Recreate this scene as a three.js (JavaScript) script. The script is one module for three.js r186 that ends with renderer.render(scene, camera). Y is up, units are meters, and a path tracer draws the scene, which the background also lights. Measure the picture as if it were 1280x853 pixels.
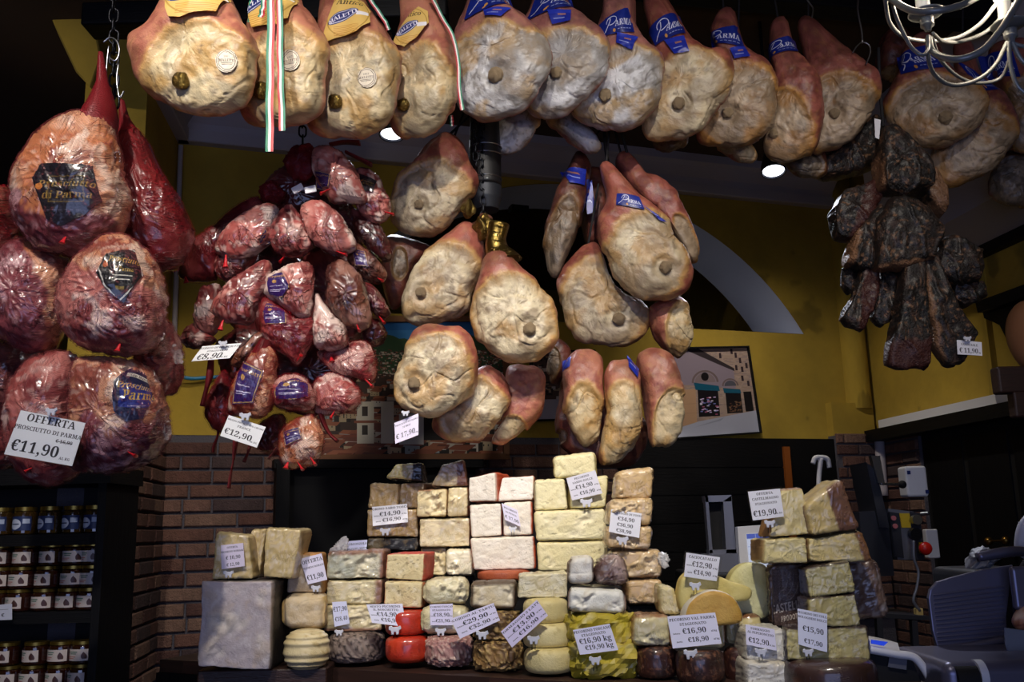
import * as THREE from 'three';
import { ImprovedNoise } from 'three/addons/math/ImprovedNoise.js';
import { mergeVertices, mergeGeometries } from 'three/addons/utils/BufferGeometryUtils.js';
import { RoundedBoxGeometry } from 'three/addons/geometries/RoundedBoxGeometry.js';
import { RectAreaLightUniformsLib } from 'three/addons/lights/RectAreaLightUniformsLib.js';

// ---------------------------------------------------------------- camera, light, exposure
const scene = new THREE.Scene();
const F = 1172, EYE = new THREE.Vector3(0, 1.6, 0);
const camera = new THREE.PerspectiveCamera(2 * Math.atan(426.5 / F) * 180 / Math.PI, 1280 / 853, 0.05, 60);
camera.position.copy(EYE);
camera.rotation.order = 'YXZ';
camera.rotation.set(THREE.MathUtils.degToRad(11.3), 0, -0.025);
camera.updateMatrixWorld(true);
const renderer = new THREE.WebGLRenderer({ antialias: true });
renderer.toneMapping = THREE.LinearToneMapping;
renderer.toneMappingExposure = 1.08;
renderer.shadowMap.enabled = true;
RectAreaLightUniformsLib.init();
scene.background = new THREE.Color(0x05070c);

// unseen ceiling spotlights, placed to light hams, cheeses and walls: [x, y, z, target x, y, z, candela, half angle, colour]
const SPOTS = [
  [-0.95, 3.5, -0.55, -0.95, 2.3, -2.3, 11, 0.46, '#fff5e8'],
  [-0.25, 3.5, -0.45, -0.25, 2.45, -2.5, 8.5, 0.42, '#fff6ea'],
  [0.5, 3.5, -0.55, 0.42, 2.35, -2.8, 6.5, 0.42, '#fff6ea'],
  [1.25, 3.5, -0.9, 1.15, 2.4, -3.0, 3.2, 0.42, '#fff4e6'],
  [0.12, 3.5, -0.75, 0.14, 1.45, -2.35, 13, 0.36, '#fff6ea'],
  [-0.55, 3.55, -2.75, -1.62, 1.75, -4.0, 4.5, 0.42, '#fff3e4'],  // out of view, placed to light the left brick return
  [1.05, 3.5, -4.3, 1.6, 1.6, -5.1, 3.4, 0.8, '#fff3e4'],  // unseen behind the hams, placed to brighten the yellow wall by the till
  [-2.7, 3.5, -2.3, -1.95, 3.3, -3.6, 1.6, 0.4, '#fff3e4'],  // out of view at the left, placed to light the plaster springer
];
// the two lit lamps under the back of the ceiling: [px, py, distance, candela, target]
const BACKSPOTS = [[490, 169, 3.35, 2.2, [-0.45, 1.3, -3.0]], [967, 215, 3.6, 3.0, [0.98, 1.3, -3.1]]];
// soft blue light of an unseen window behind the camera, placed to lift the shade
const UNSEEN_DAY = { color: '#9fb0ea', intensity: 2.6 };

// ---------------------------------------------------------------- helpers
const V = (x, y, z) => new THREE.Vector3(x, y, z);
const nz = new ImprovedNoise();
const N3 = (x, y, z) => nz.noise(x + 31.7, y + 47.3, z + 11.9);
function fbm(x, y, z, o = 3) { let s = 0, a = 0.5, k = 1; for (let i = 0; i < o; i++) { s += a * N3(x * k, y * k, z * k + i * 7.1); a *= 0.5; k *= 2.03; } return s; }
const ridge = (x, y, z) => 1 - Math.abs(N3(x, y, z)) * 2.2;
const ss = (a, b, x) => { const t = Math.min(1, Math.max(0, (x - a) / (b - a))); return t * t * (3 - 2 * t); };
const clamp = (x, a, b) => Math.min(b, Math.max(a, x));
let seedv = 12345; const rnd = () => { seedv = (seedv * 1664525 + 1013904223) >>> 0; return seedv / 4294967296; };
const hexc = {}; const C = h => hexc[h] || (hexc[h] = (c => [c.r, c.g, c.b])(new THREE.Color(h)));
const mix = (a, b, t) => [a[0] + (b[0] - a[0]) * t, a[1] + (b[1] - a[1]) * t, a[2] + (b[2] - a[2]) * t];
const taken = {};
function numbered(n) { const k = taken[n] = (taken[n] ?? -1) + 1; return k ? n + '_' + String(k).padStart(3, '0') : n; }
function tag(o, name, label, category, group) {
  o.name = numbered(name); o.userData.label = label; o.userData.category = category; if (group) o.userData.group = group;
  scene.add(o); return o;
}
function struct(o, name, label) { o.name = name; o.userData.kind = 'structure'; o.userData.label = label; o.userData.category = name.split('_')[0]; scene.add(o); return o; }
function part(parent, name, geo, m, label) { const o = new THREE.Mesh(geo, m); o.name = name; if (label) o.userData.label = label; parent.add(o); return o; }
// a pixel of the photograph -> direction -> point on a vertical plane
function ray(px, py) { return V((px - 640) / F, -(py - 426.5) / F, -1).applyQuaternion(camera.quaternion); }
function hitPlane(px, py, O, n) { const d = ray(px, py); const t = O.clone().sub(EYE).dot(n) / d.dot(n); return EYE.clone().addScaledVector(d, t); }
const FRONT = V(0, 0, 1);
const P = (px, py, D) => hitPlane(px, py, V(0, 0, -D), FRONT);
const floorHit = (px, py, h) => { const d = ray(px, py); return EYE.clone().addScaledVector(d, (h - EYE.y) / d.y); };
function frameAt(px, py, D, yaw = 0) {
  const O = P(px, py, D), n = V(Math.sin(yaw), 0, Math.cos(yaw)), ux = V(Math.cos(yaw), 0, -Math.sin(yaw));
  const loc = (x, y) => { const p = hitPlane(x, y, O, n).sub(O); return [p.dot(ux), p.y]; };
  const a = loc(px + 1, py), s = Math.hypot(a[0], a[1]);
  // the same for a plane moved forward by z
  const locz = (x, y, z) => { const Q = O.clone().addScaledVector(n, z), p = hitPlane(x, y, Q, n).sub(Q); return [p.dot(ux), p.y]; };
  return { O, n, ux, yaw, loc, locz, s };
}
const place = (o, f) => { o.position.copy(f.O); o.rotation.y = f.yaw; return o; };

// ---------------------------------------------------------------- textures
function tileNoise(S, per, seed) {
  const g = new Float32Array(per * per); let s = seed * 7919 + 13; for (let i = 0; i < g.length; i++) { s = (s * 1664525 + 1013904223) >>> 0; g[i] = s / 4294967296; }
  return (x, y) => { const u = x / S * per, v = y / S * per, i = Math.floor(u), j = Math.floor(v), fx = u - i, fy = v - j, a = fx * fx * (3 - 2 * fx), b = fy * fy * (3 - 2 * fy);
    const q = (p, r) => g[((r % per) + per) % per * per + ((p % per) + per) % per];
    return (q(i, j) * (1 - a) + q(i + 1, j) * a) * (1 - b) + (q(i, j + 1) * (1 - a) + q(i + 1, j + 1) * a) * b; };
}
function dataTex(S, fn, srgb) {
  const d = new Uint8Array(S * S * 4);
  for (let y = 0; y < S; y++) for (let x = 0; x < S; x++) { const c = fn(x, y), i = (y * S + x) * 4; d[i] = clamp(c[0], 0, 255); d[i + 1] = clamp(c[1], 0, 255); d[i + 2] = clamp(c[2], 0, 255); d[i + 3] = 255; }
  const t = new THREE.DataTexture(d, S, S); t.wrapS = t.wrapT = THREE.RepeatWrapping; t.magFilter = THREE.LinearFilter; t.minFilter = THREE.LinearMipmapLinearFilter; t.generateMipmaps = true; if (srgb) t.colorSpace = THREE.SRGBColorSpace; t.needsUpdate = true; return t;
}
function canvasTex(w, h, draw) {
  const c = document.createElement('canvas'); c.width = w; c.height = h; draw(c.getContext('2d'), w, h);
  const t = new THREE.CanvasTexture(c); t.colorSpace = THREE.SRGBColorSpace; t.anisotropy = 4; return t;
}
const oct = (S, pers, seed) => { const f = pers.map((p, i) => tileNoise(S, p, seed + i)); return (x, y) => { let s = 0, a = 0.5, n = 0; for (const g of f) { s += a * g(x, y); n += a; a *= 0.55; } return s / n; }; };
const grainN = oct(512, [24, 48, 96, 190], 3), bigN = oct(512, [4, 8, 16, 32], 9), filmA = oct(512, [10, 20, 40], 21), filmB = oct(512, [14, 28, 56], 31);
const T_grain = dataTex(512, (x, y) => { const v = grainN(x, y) * 255; return [v, v, v]; });
const wrap = (f, x, y) => f(((x % 512) + 512) % 512, ((y % 512) + 512) % 512);
const T_film = dataTex(512, (x, y) => { const w = 60 * (bigN(x, y) - 0.5); const r1 = 1 - Math.abs(wrap(filmA, x * 2 + w, y * 0.5 + w) - 0.5) * 14, r2 = 1 - Math.abs(wrap(filmB, x * 0.5 - w, y * 2 + w) - 0.5) * 16, m = ss(0.45, 0.6, bigN(y, x)), m2 = ss(0.5, 0.62, wrap(bigN, x + 200, y + 90)); const v = 255 * clamp(0.35 * bigN(x, y) + 0.65 * Math.max(r1 * m, r2 * m2, 0), 0, 1); return [v, v, v]; });
const T_net = dataTex(256, (x, y) => { const k = 256 / 8, u = Math.abs((x + y) % k - k / 2), v = Math.abs(((x - y) % k + k) % k - k / 2); const on = u < 2.4 || v < 2.4 ? 255 : 22; return [on, on, on]; });
const T_plaster = dataTex(512, (x, y) => { const a = bigN(x, y), b = grainN(x, y); const s = 0.86 + 0.22 * a + 0.06 * b, st = ss(0.62, 0.72, bigN(y, x)) * 0.22; return [172 * (s - st), 144 * (s - st), 50 * (s - st * 1.2)]; }, true);
const T_wood = dataTex(512, (x, y) => { const v = 0.55 + 0.5 * (oct1(x * 0.25, y * 4) - 0.4); return [90 * v, 56 * v, 44 * v]; }, true);
function oct1(x, y) { return grainN(((x % 512) + 512) % 512, ((y % 512) + 512) % 512) * 0.6 + bigN(((x % 512) + 512) % 512, ((y % 512) + 512) % 512) * 0.4; }
const rep = (t, r) => { const c = t.clone(); c.repeat.set(r, r); c.needsUpdate = true; return c; };
const phys = o => new THREE.MeshPhysicalMaterial(o), std = o => new THREE.MeshStandardMaterial(o);
const T_grain8 = rep(T_grain, 8), T_film5 = rep(T_film, 5), T_film9 = rep(T_film, 9);
const M = {
  ham: phys({ vertexColors: true, roughness: 0.48, clearcoat: 0.3, clearcoatRoughness: 0.35, bumpMap: T_grain8, bumpScale: 0.0014 }),
  bag: phys({ vertexColors: true, roughness: 0.4, clearcoat: 1, clearcoatRoughness: 0.12, bumpMap: T_film5, bumpScale: 0.005 }),
  speck: phys({ vertexColors: true, roughness: 0.6, clearcoat: 0.3, clearcoatRoughness: 0.35, bumpMap: T_grain8, bumpScale: 0.006 }),
  cheese: phys({ vertexColors: true, roughness: 0.6, clearcoat: 0.15, clearcoatRoughness: 0.4, bumpMap: T_grain8, bumpScale: 0.0012 }),
  film: phys({ vertexColors: true, roughness: 0.5, clearcoat: 0.8, clearcoatRoughness: 0.14, bumpMap: T_film9, bumpScale: 0.0011 }),
  net: phys({ color: '#a01424', roughness: 0.45, opacity: 0.5, alphaMap: rep(T_net, 20), transparent: true, side: THREE.DoubleSide }),
  palenet: phys({ color: '#b4565c', roughness: 0.4, opacity: 0.4, alphaMap: rep(T_net, 22), transparent: true, side: THREE.DoubleSide }),
  red: phys({ color: '#c01420', roughness: 0.4, clearcoat: 0.4, clearcoatRoughness: 0.3 }),
  redDark: phys({ color: '#7a0f1a', roughness: 0.5, bumpMap: rep(T_net, 20), bumpScale: 0.002 }),
  foil: phys({ color: '#85703c', metalness: 1, roughness: 0.28, bumpMap: T_film9, bumpScale: 0.004 }),
  steel: phys({ color: '#9a9ca2', metalness: 1, roughness: 0.28 }),
  darkSteel: phys({ color: '#26272c', metalness: 0.9, roughness: 0.4 }),
  slicer: phys({ color: '#74738a', metalness: 0.6, roughness: 0.34 }),
  white: phys({ color: '#dfe0e6', roughness: 0.45 }),
  clip: phys({ color: '#e8eaf4', roughness: 0.4, transmission: 0.25 }),
  sleeve: phys({ color: '#ffffff', transmission: 1, roughness: 0.08, thickness: 0 }),
  cord: std({ color: '#1c1a1c', roughness: 0.8 }),
  black: std({ color: '#050508', roughness: 0.75 }),
  blackWood: phys({ color: '#07070a', roughness: 0.6, specularIntensity: 0.5, bumpMap: T_grain, bumpScale: 0.001 }),
  wood: std({ map: T_wood, roughness: 0.5, bumpMap: T_grain, bumpScale: 0.001 }),
  plaster: std({ map: T_plaster, roughness: 0.9, bumpMap: T_grain, bumpScale: 0.003 }),
  ceiling: std({ color: '#4a3826', roughness: 0.95 }),
  cornice: std({ color: '#b7b0b4', roughness: 0.75 }),
  soffit: std({ color: '#ccd2e2', roughness: 0.85, bumpMap: T_grain, bumpScale: 0.002 }),
  mortar: std({ color: '#56535a', roughness: 0.95, bumpMap: T_grain8, bumpScale: 0.004 }),
  floor: std({ color: '#5a4a40', roughness: 0.7 }),
  machine: phys({ color: '#7e818e', roughness: 0.4, metalness: 0.6 }),
  machineDark: phys({ color: '#20222c', roughness: 0.5 }),
  brass: phys({ color: '#8a6a34', metalness: 1, roughness: 0.35 }),
  cup: phys({ color: '#8c8f8d', roughness: 0.35, metalness: 0.35 }),
};

// ---------------------------------------------------------------- body of a traced outline: closed, inflated, with a real thickness
function blob(q) {
  const { o, D, T = 0.075, Tb = T, e = 0.82, amp = 0.006, fr = 9, seed = 0, N = 112, Mf = 26, Mb = 9, col, dispf } = q;
  const n = o.length / 2; let cx = 0, cy = 0;
  if (q.c) [cx, cy] = q.c; else { let A = 0; for (let i = 0; i < n; i++) { const j = (i + 1) % n, k = o[2 * i] * o[2 * j + 1] - o[2 * j] * o[2 * i + 1]; A += k; cx += (o[2 * i] + o[2 * j]) * k; cy += (o[2 * i + 1] + o[2 * j + 1]) * k; } cx /= 3 * A; cy /= 3 * A; }
  const f = frameAt(cx, cy, D, q.yaw || 0);
  // marks on the body are given where the front bulge shows them; move them into the plane of the outline
  if (q.prep) q.prep((px, py) => { const [x, y] = f.locz(px, py, T * 0.88); return [x / f.s + cx, -y / f.s + cy]; });
  const pts = []; for (let i = 0; i < n; i++) { const [x, y] = f.loc(o[2 * i], o[2 * i + 1]); pts.push(V(x, y, 0)); }
  const poly = q.sharp ? new THREE.CatmullRomCurve3(pts, true, 'catmullrom', 0.12).getPoints(n * 8) : new THREE.CatmullRomCurve3(pts, true, 'centripetal').getPoints(n * 8);
  const R = new Float32Array(720);
  for (let k = 0; k < 720; k++) {
    const th = k / 720 * Math.PI * 2, dx = Math.cos(th), dy = Math.sin(th); let best = 0.004;
    for (let i = 0; i < poly.length - 1; i++) { const a = poly[i], b = poly[i + 1], ex = b.x - a.x, ey = b.y - a.y, den = dx * ey - dy * ex; if (Math.abs(den) < 1e-12) continue;
      const t = (a.x * ey - a.y * ex) / den, u = (a.x * dy - a.y * dx) / den; if (t > best && u >= -0.001 && u <= 1.001) best = t; }
    R[k] = best;
  }
  for (let s = 0; s < 4; s++) { const q0 = R.slice(); for (let k = 0; k < 720; k++) R[k] = (q0[(k + 718) % 720] + 2 * q0[(k + 719) % 720] + 3 * q0[k] + 2 * q0[(k + 1) % 720] + q0[(k + 2) % 720]) / 9; }
  const Rb = new Float32Array(720); { const w = []; let sw = 0; for (let k = -180; k <= 180; k += 4) { const g = Math.exp(-k * k / (2 * 70 * 70)); w.push([k, g]); sw += g; } for (let i = 0; i < 720; i++) { let s = 0; for (const [k, g] of w) s += g * R[(i + k + 720) % 720]; Rb[i] = s / sw; } }
  const rMix = (th, p) => { let u = th / (Math.PI * 2) * 720; u = (u % 720 + 720) % 720; const i = Math.floor(u), t = u - i, j = (i + 1) % 720, k = p * p; return (R[i] * (1 - t) + R[j] * t) * k + (Rb[i] * (1 - t) + Rb[j] * t) * (1 - k); };
  const rAt = th => { let u = th / (Math.PI * 2) * 720; u = (u % 720 + 720) % 720; const i = Math.floor(u), t = u - i; return R[i] * (1 - t) + R[(i + 1) % 720] * t; };
  const so = seed * 3.17;
  const disp = (x, y, z) => { let d = amp * fbm(x * fr + so, y * fr - so, z * fr + so, 3) * 1.6; if (dispf) d += dispf(x, y, z, x / f.s + cx, -y / f.s + cy); return d; };
  const surf = (x, y) => { const th = Math.atan2(y, x), hyp = Math.hypot(x, y); let lo = 0, hi = 1; for (let i = 0; i < 16; i++) { const m = (lo + hi) / 2; if (rMix(th, m) * m < hyp) lo = m; else hi = m; } const p = (lo + hi) / 2, sa = Math.pow(p, 1 / e), ca = Math.sqrt(Math.max(0, 1 - sa * sa)), z = T * Math.pow(ca, e); return z + disp(x, y, z) * ca; };
  const pos = [], uv = [], cl = [], idx = [];
  const push = (th, a) => {
    const sa = Math.sin(a), ca = Math.cos(a), r = rMix(th, Math.pow(sa, e)) * Math.pow(sa, e), z0 = (ca > 0 ? T : Tb) * Math.sign(ca) * Math.pow(Math.abs(ca), e);
    const x = r * Math.cos(th), y = r * Math.sin(th), d = disp(x, y, z0);
    const X = x + d * sa * Math.cos(th), Y = y + d * sa * Math.sin(th), Z = z0 + d * ca;
    pos.push(X, Y, Z); uv.push(X + Z * 0.5, Y + Z * 0.3);
    const c = col(x, y, z0, x / f.s + cx, -y / f.s + cy, ca, so); cl.push(c[0], c[1], c[2]);
  };
  const rings = []; for (let j = 1; j <= Mf; j++) rings.push(Math.asin(Math.min(1, Math.pow(Math.sin(Math.PI / 2 * j / Mf), 1 / e)))); for (let j = 1; j < Mb; j++) rings.push(Math.PI / 2 * (1 + j / Mb));
  push(0, 1e-4);
  for (const a of rings) for (let i = 0; i < N; i++) push(i / N * Math.PI * 2, a);
  push(0, Math.PI - 1e-4);
  const last = pos.length / 3 - 1;
  for (let i = 0; i < N; i++) { const k = (i + 1) % N; idx.push(0, 1 + i, 1 + k);
    for (let j = 0; j < rings.length - 1; j++) { const a = 1 + j * N, b = a + N; idx.push(a + i, b + i, b + k, a + i, b + k, a + k); }
    const a = 1 + (rings.length - 1) * N; idx.push(a + i, last, a + k); }
  const g = new THREE.BufferGeometry();
  g.setAttribute('position', new THREE.Float32BufferAttribute(pos, 3)); g.setAttribute('uv', new THREE.Float32BufferAttribute(uv, 2)); g.setAttribute('color', new THREE.Float32BufferAttribute(cl, 3)); g.setIndex(idx); g.computeVertexNormals();
  // the point of the surface that shows at a pixel
  const at = (px, py, off = 0) => { let z = T * 0.7, x = 0, y = 0; for (let i = 0; i < 6; i++) { [x, y] = f.locz(px, py, z); z = surf(x, y) + off; } return [x, y, z]; };
  return { g, f, surf, at, rAt, cx, cy };
}
function shell(g, off) { const p = g.attributes.position, n = g.attributes.normal, h = new THREE.BufferGeometry(), a = new Float32Array(p.count * 3); for (let i = 0; i < p.count; i++) { a[3 * i] = p.getX(i) + n.getX(i) * off; a[3 * i + 1] = p.getY(i) + n.getY(i) * off; a[3 * i + 2] = p.getZ(i) + n.getZ(i) * off; } h.setAttribute('position', new THREE.BufferAttribute(a, 3)); h.setAttribute('uv', g.attributes.uv); h.setIndex(g.index); h.computeVertexNormals(); return h; }
// a paper or foil sheet lying on a body; pts in pixels, quad (4 corners) or polygon
function sheet(B, pts, off = 0.004, poly = false) {
  const pos = [], uv = [], idx = [], n = pts.length / 2, c = []; for (let i = 0; i < n; i++) { const [x, y] = B.at(pts[2 * i], pts[2 * i + 1], off); c.push([x, y]); }
  const up = (x, y) => V(x, y, B.surf(x, y) + off);
  if (!poly) {   // four corners; uv runs 0..1 by the length measured along the sheet
    const K = 12, G = []; for (let j = 0; j <= K; j++) { G.push([]); for (let i = 0; i <= K; i++) { const u = i / K, v = j / K, w = k => (c[0][k] * (1 - u) + c[1][k] * u) * (1 - v) + (c[3][k] * (1 - u) + c[2][k] * u) * v; G[j].push(up(w(0), w(1))); } }
    const run = line => { const s = [0]; for (let i = 1; i < line.length; i++) s.push(s[i - 1] + line[i].distanceTo(line[i - 1])); return s.map(x => x / s[s.length - 1]); };
    const U = G.map(run), W = []; for (let i = 0; i <= K; i++) W.push(run(G.map(r => r[i])));
    for (let j = 0; j <= K; j++) for (let i = 0; i <= K; i++) { const p = G[j][i]; pos.push(p.x, p.y, p.z); uv.push(U[j][i], 1 - W[i][j]); }
    for (let j = 0; j < K; j++) for (let i = 0; i < K; i++) { const a = j * (K + 1) + i; idx.push(a, a + K + 1, a + K + 2, a, a + K + 2, a + 1); }
  } else {       // polygon; uv is the distance walked from the middle along the sheet
    const cx = c.reduce((s, p) => s + p[0], 0) / n, cy = c.reduce((s, p) => s + p[1], 0) / n, K = 7, E = []; for (let i = 0; i < n; i++) { const j = (i + 1) % n; for (let k = 0; k < 5; k++) E.push([c[i][0] + (c[j][0] - c[i][0]) * k / 5, c[i][1] + (c[j][1] - c[i][1]) * k / 5]); }
    const m = E.length, P0 = up(cx, cy), S = E.map(() => 0), prev = E.map(() => P0), raw = [[0, 0]]; pos.push(P0.x, P0.y, P0.z);
    for (let r = 1; r <= K; r++) E.forEach(([x, y], i) => { const p = up(cx + (x - cx) * r / K, cy + (y - cy) * r / K), l = Math.hypot(x - cx, y - cy) || 1; S[i] += p.distanceTo(prev[i]); prev[i] = p; pos.push(p.x, p.y, p.z); raw.push([(x - cx) / l * S[i], (y - cy) / l * S[i]]); });
    const lo = [0, 1].map(k => Math.min(...raw.map(r => r[k]))), hi = [0, 1].map(k => Math.max(...raw.map(r => r[k]))); for (const r of raw) uv.push((r[0] - lo[0]) / (hi[0] - lo[0]), (r[1] - lo[1]) / (hi[1] - lo[1]));
    for (let i = 0; i < m; i++) { const k = (i + 1) % m; idx.push(0, 1 + k, 1 + i); for (let r = 0; r < K - 1; r++) { const a = 1 + r * m, b = a + m; idx.push(a + i, a + k, b + k, a + i, b + k, b + i); } }
  }
  const g = new THREE.BufferGeometry(); g.setAttribute('position', new THREE.Float32BufferAttribute(pos, 3)); g.setAttribute('uv', new THREE.Float32BufferAttribute(uv, 2)); g.setIndex(idx); g.computeVertexNormals(); return g;
}
// tapered tube through points
function sweep(pts, radii, seg = 10, flat = 1, steps = 0) {
  const cv = new THREE.CatmullRomCurve3(pts, false, 'centripetal'), K = steps || Math.max(6, pts.length * 6), fr = cv.computeFrenetFrames(K, false), pos = [], uv = [], idx = [];
  for (let j = 0; j <= K; j++) { const t = j / K, p = cv.getPointAt(t), ri = t * (radii.length - 1), a = Math.floor(ri), r = radii[a] + ((radii[a + 1] ?? radii[a]) - radii[a]) * (ri - a);
    for (let i = 0; i < seg; i++) { const w = i / seg * Math.PI * 2, c = Math.cos(w) * r, s = Math.sin(w) * r * flat; const q = p.clone().addScaledVector(fr.normals[j], c).addScaledVector(fr.binormals[j], s); pos.push(q.x, q.y, q.z); uv.push(i / seg * 0.06, t * 0.3); } }
  for (let j = 0; j < K; j++) for (let i = 0; i < seg; i++) { const k = (i + 1) % seg, a = j * seg, b = a + seg; idx.push(a + i, a + k, b + k, a + i, b + k, b + i); }
  for (const [j, flip] of [[0, 1], [K, 0]]) { const p = cv.getPointAt(j / K), c = pos.length / 3; pos.push(p.x, p.y, p.z); uv.push(0, 0); for (let i = 0; i < seg; i++) { const k = (i + 1) % seg, a = j * seg; flip ? idx.push(c, a + k, a + i) : idx.push(c, a + i, a + k); } }
  const g = new THREE.BufferGeometry(); g.setAttribute('position', new THREE.Float32BufferAttribute(pos, 3)); g.setAttribute('uv', new THREE.Float32BufferAttribute(uv, 2)); g.setIndex(idx); g.computeVertexNormals(); return g;
}
const sweepPx = (f, D, arr, radii, seg, flat) => { const p = []; for (let i = 0; i < arr.length; i += 2) { const w = P(arr[i], arr[i + 1], D); p.push(f ? w.sub(f) : w); } return sweep(p, radii, seg, flat); };
// flat board from four world corners (TL TR BR BL), thickness goes away from n; front carries uv 0..1
function slab(c, n, th, K = 6) {
  const pos = [], uv = [], idx = []; const at = (u, v, d) => { const a = c[0].clone().lerp(c[1], u), b = c[3].clone().lerp(c[2], u); return a.lerp(b, v).addScaledVector(n, -d); };
  for (let j = 0; j <= K; j++) for (let i = 0; i <= K; i++) { const p = at(i / K, j / K, 0); pos.push(p.x, p.y, p.z); uv.push(i / K, 1 - j / K); }
  for (let j = 0; j < K; j++) for (let i = 0; i < K; i++) { const a = j * (K + 1) + i; idx.push(a, a + K + 1, a + K + 2, a, a + K + 2, a + 1); }
  const quad = (a, b, d, e2) => { const s = pos.length / 3; for (const p of [a, b, d, e2]) { pos.push(p.x, p.y, p.z); uv.push(0.012, 0.012); } idx.push(s, s + 1, s + 2, s, s + 2, s + 3); };
  const A = [at(0, 0, 0), at(1, 0, 0), at(1, 1, 0), at(0, 1, 0)], B = [at(0, 0, th), at(1, 0, th), at(1, 1, th), at(0, 1, th)];
  quad(B[1], B[0], B[3], B[2]); for (let i = 0; i < 4; i++) { const j = (i + 1) % 4; quad(A[j], A[i], B[i], B[j]); }
  const g = new THREE.BufferGeometry(); g.setAttribute('position', new THREE.Float32BufferAttribute(pos, 3)); g.setAttribute('uv', new THREE.Float32BufferAttribute(uv, 2)); g.setIndex(idx); g.computeVertexNormals();
  return g;
}
const slabPx = (q, D, th, K) => slab([0, 2, 4, 6].map(i => P(q[i], q[i + 1], D)), FRONT, th, K);
function centred(g) { g.computeBoundingBox(); const c = new THREE.Vector3(); g.boundingBox.getCenter(c); g.translate(-c.x, -c.y, -c.z); return c; }
function meshAt(g, m) { const c = centred(g); const o = new THREE.Mesh(g, m); o.position.copy(c); return o; }
// rounded box whose front face spans two pixel corners on the vertical plane at distance D
function boxPx(x0, y0, x1, y1, D, T, r = 0.004) { const a = P(x0, y0, D), b = P(x1, y1, D); const g = new RoundedBoxGeometry(Math.abs(b.x - a.x), Math.abs(a.y - b.y), T, 2, Math.min(r, T / 2.1)); g.translate((a.x + b.x) / 2, (a.y + b.y) / 2, -D - T / 2); return g; }
// ---------------------------------------------------------------- the setting
function wallFrame(O, n, base) {
  n = n.clone().normalize(); const u = V(n.z, 0, -n.x);
  return { O, n, u, yaw: Math.atan2(n.x, n.z),
    st(px, py) { const p = hitPlane(px, py, O, n); return [p.clone().sub(O).dot(u), p.y]; },
    pt(px, py, off = 0) { return hitPlane(px, py, O.clone().addScaledVector(n, off), n); },
    put(o) { o.position.set(O.x, 0, O.z); o.rotation.y = this.yaw; return o; } };
}
const A19 = THREE.MathUtils.degToRad(19);
const corner = P(205, 560, 4.3);
const WB = wallFrame(corner, V(Math.sin(A19), 0, Math.cos(A19)));
const cornerR = WB.pt(1092, 540);
const WL = wallFrame(corner, V(1, 0, -0.14));
const WR = wallFrame(cornerR, V(-1, 0, 0.14));
const CEIL = 3.72, BASE = 2.06;
const sR = WB.st(1092, 540)[0];
const bx = (x0, y0, z0, x1, y1, z1) => { const g = new THREE.BoxGeometry(x1 - x0, y1 - y0, z1 - z0); g.translate((x0 + x1) / 2, (y0 + y1) / 2, (z0 + z1) / 2); return g; };
// uv of a box in metres
function uvm(g) { const p = g.attributes.position, n = g.attributes.normal, u = g.attributes.uv; for (let i = 0; i < p.count; i++) { const ax = Math.abs(n.getX(i)), ay = Math.abs(n.getY(i)); if (ax > 0.7) u.setXY(i, p.getZ(i), p.getY(i)); else if (ay > 0.7) u.setXY(i, p.getX(i), p.getZ(i)); else u.setXY(i, p.getX(i), p.getY(i)); } return g; }

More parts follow.
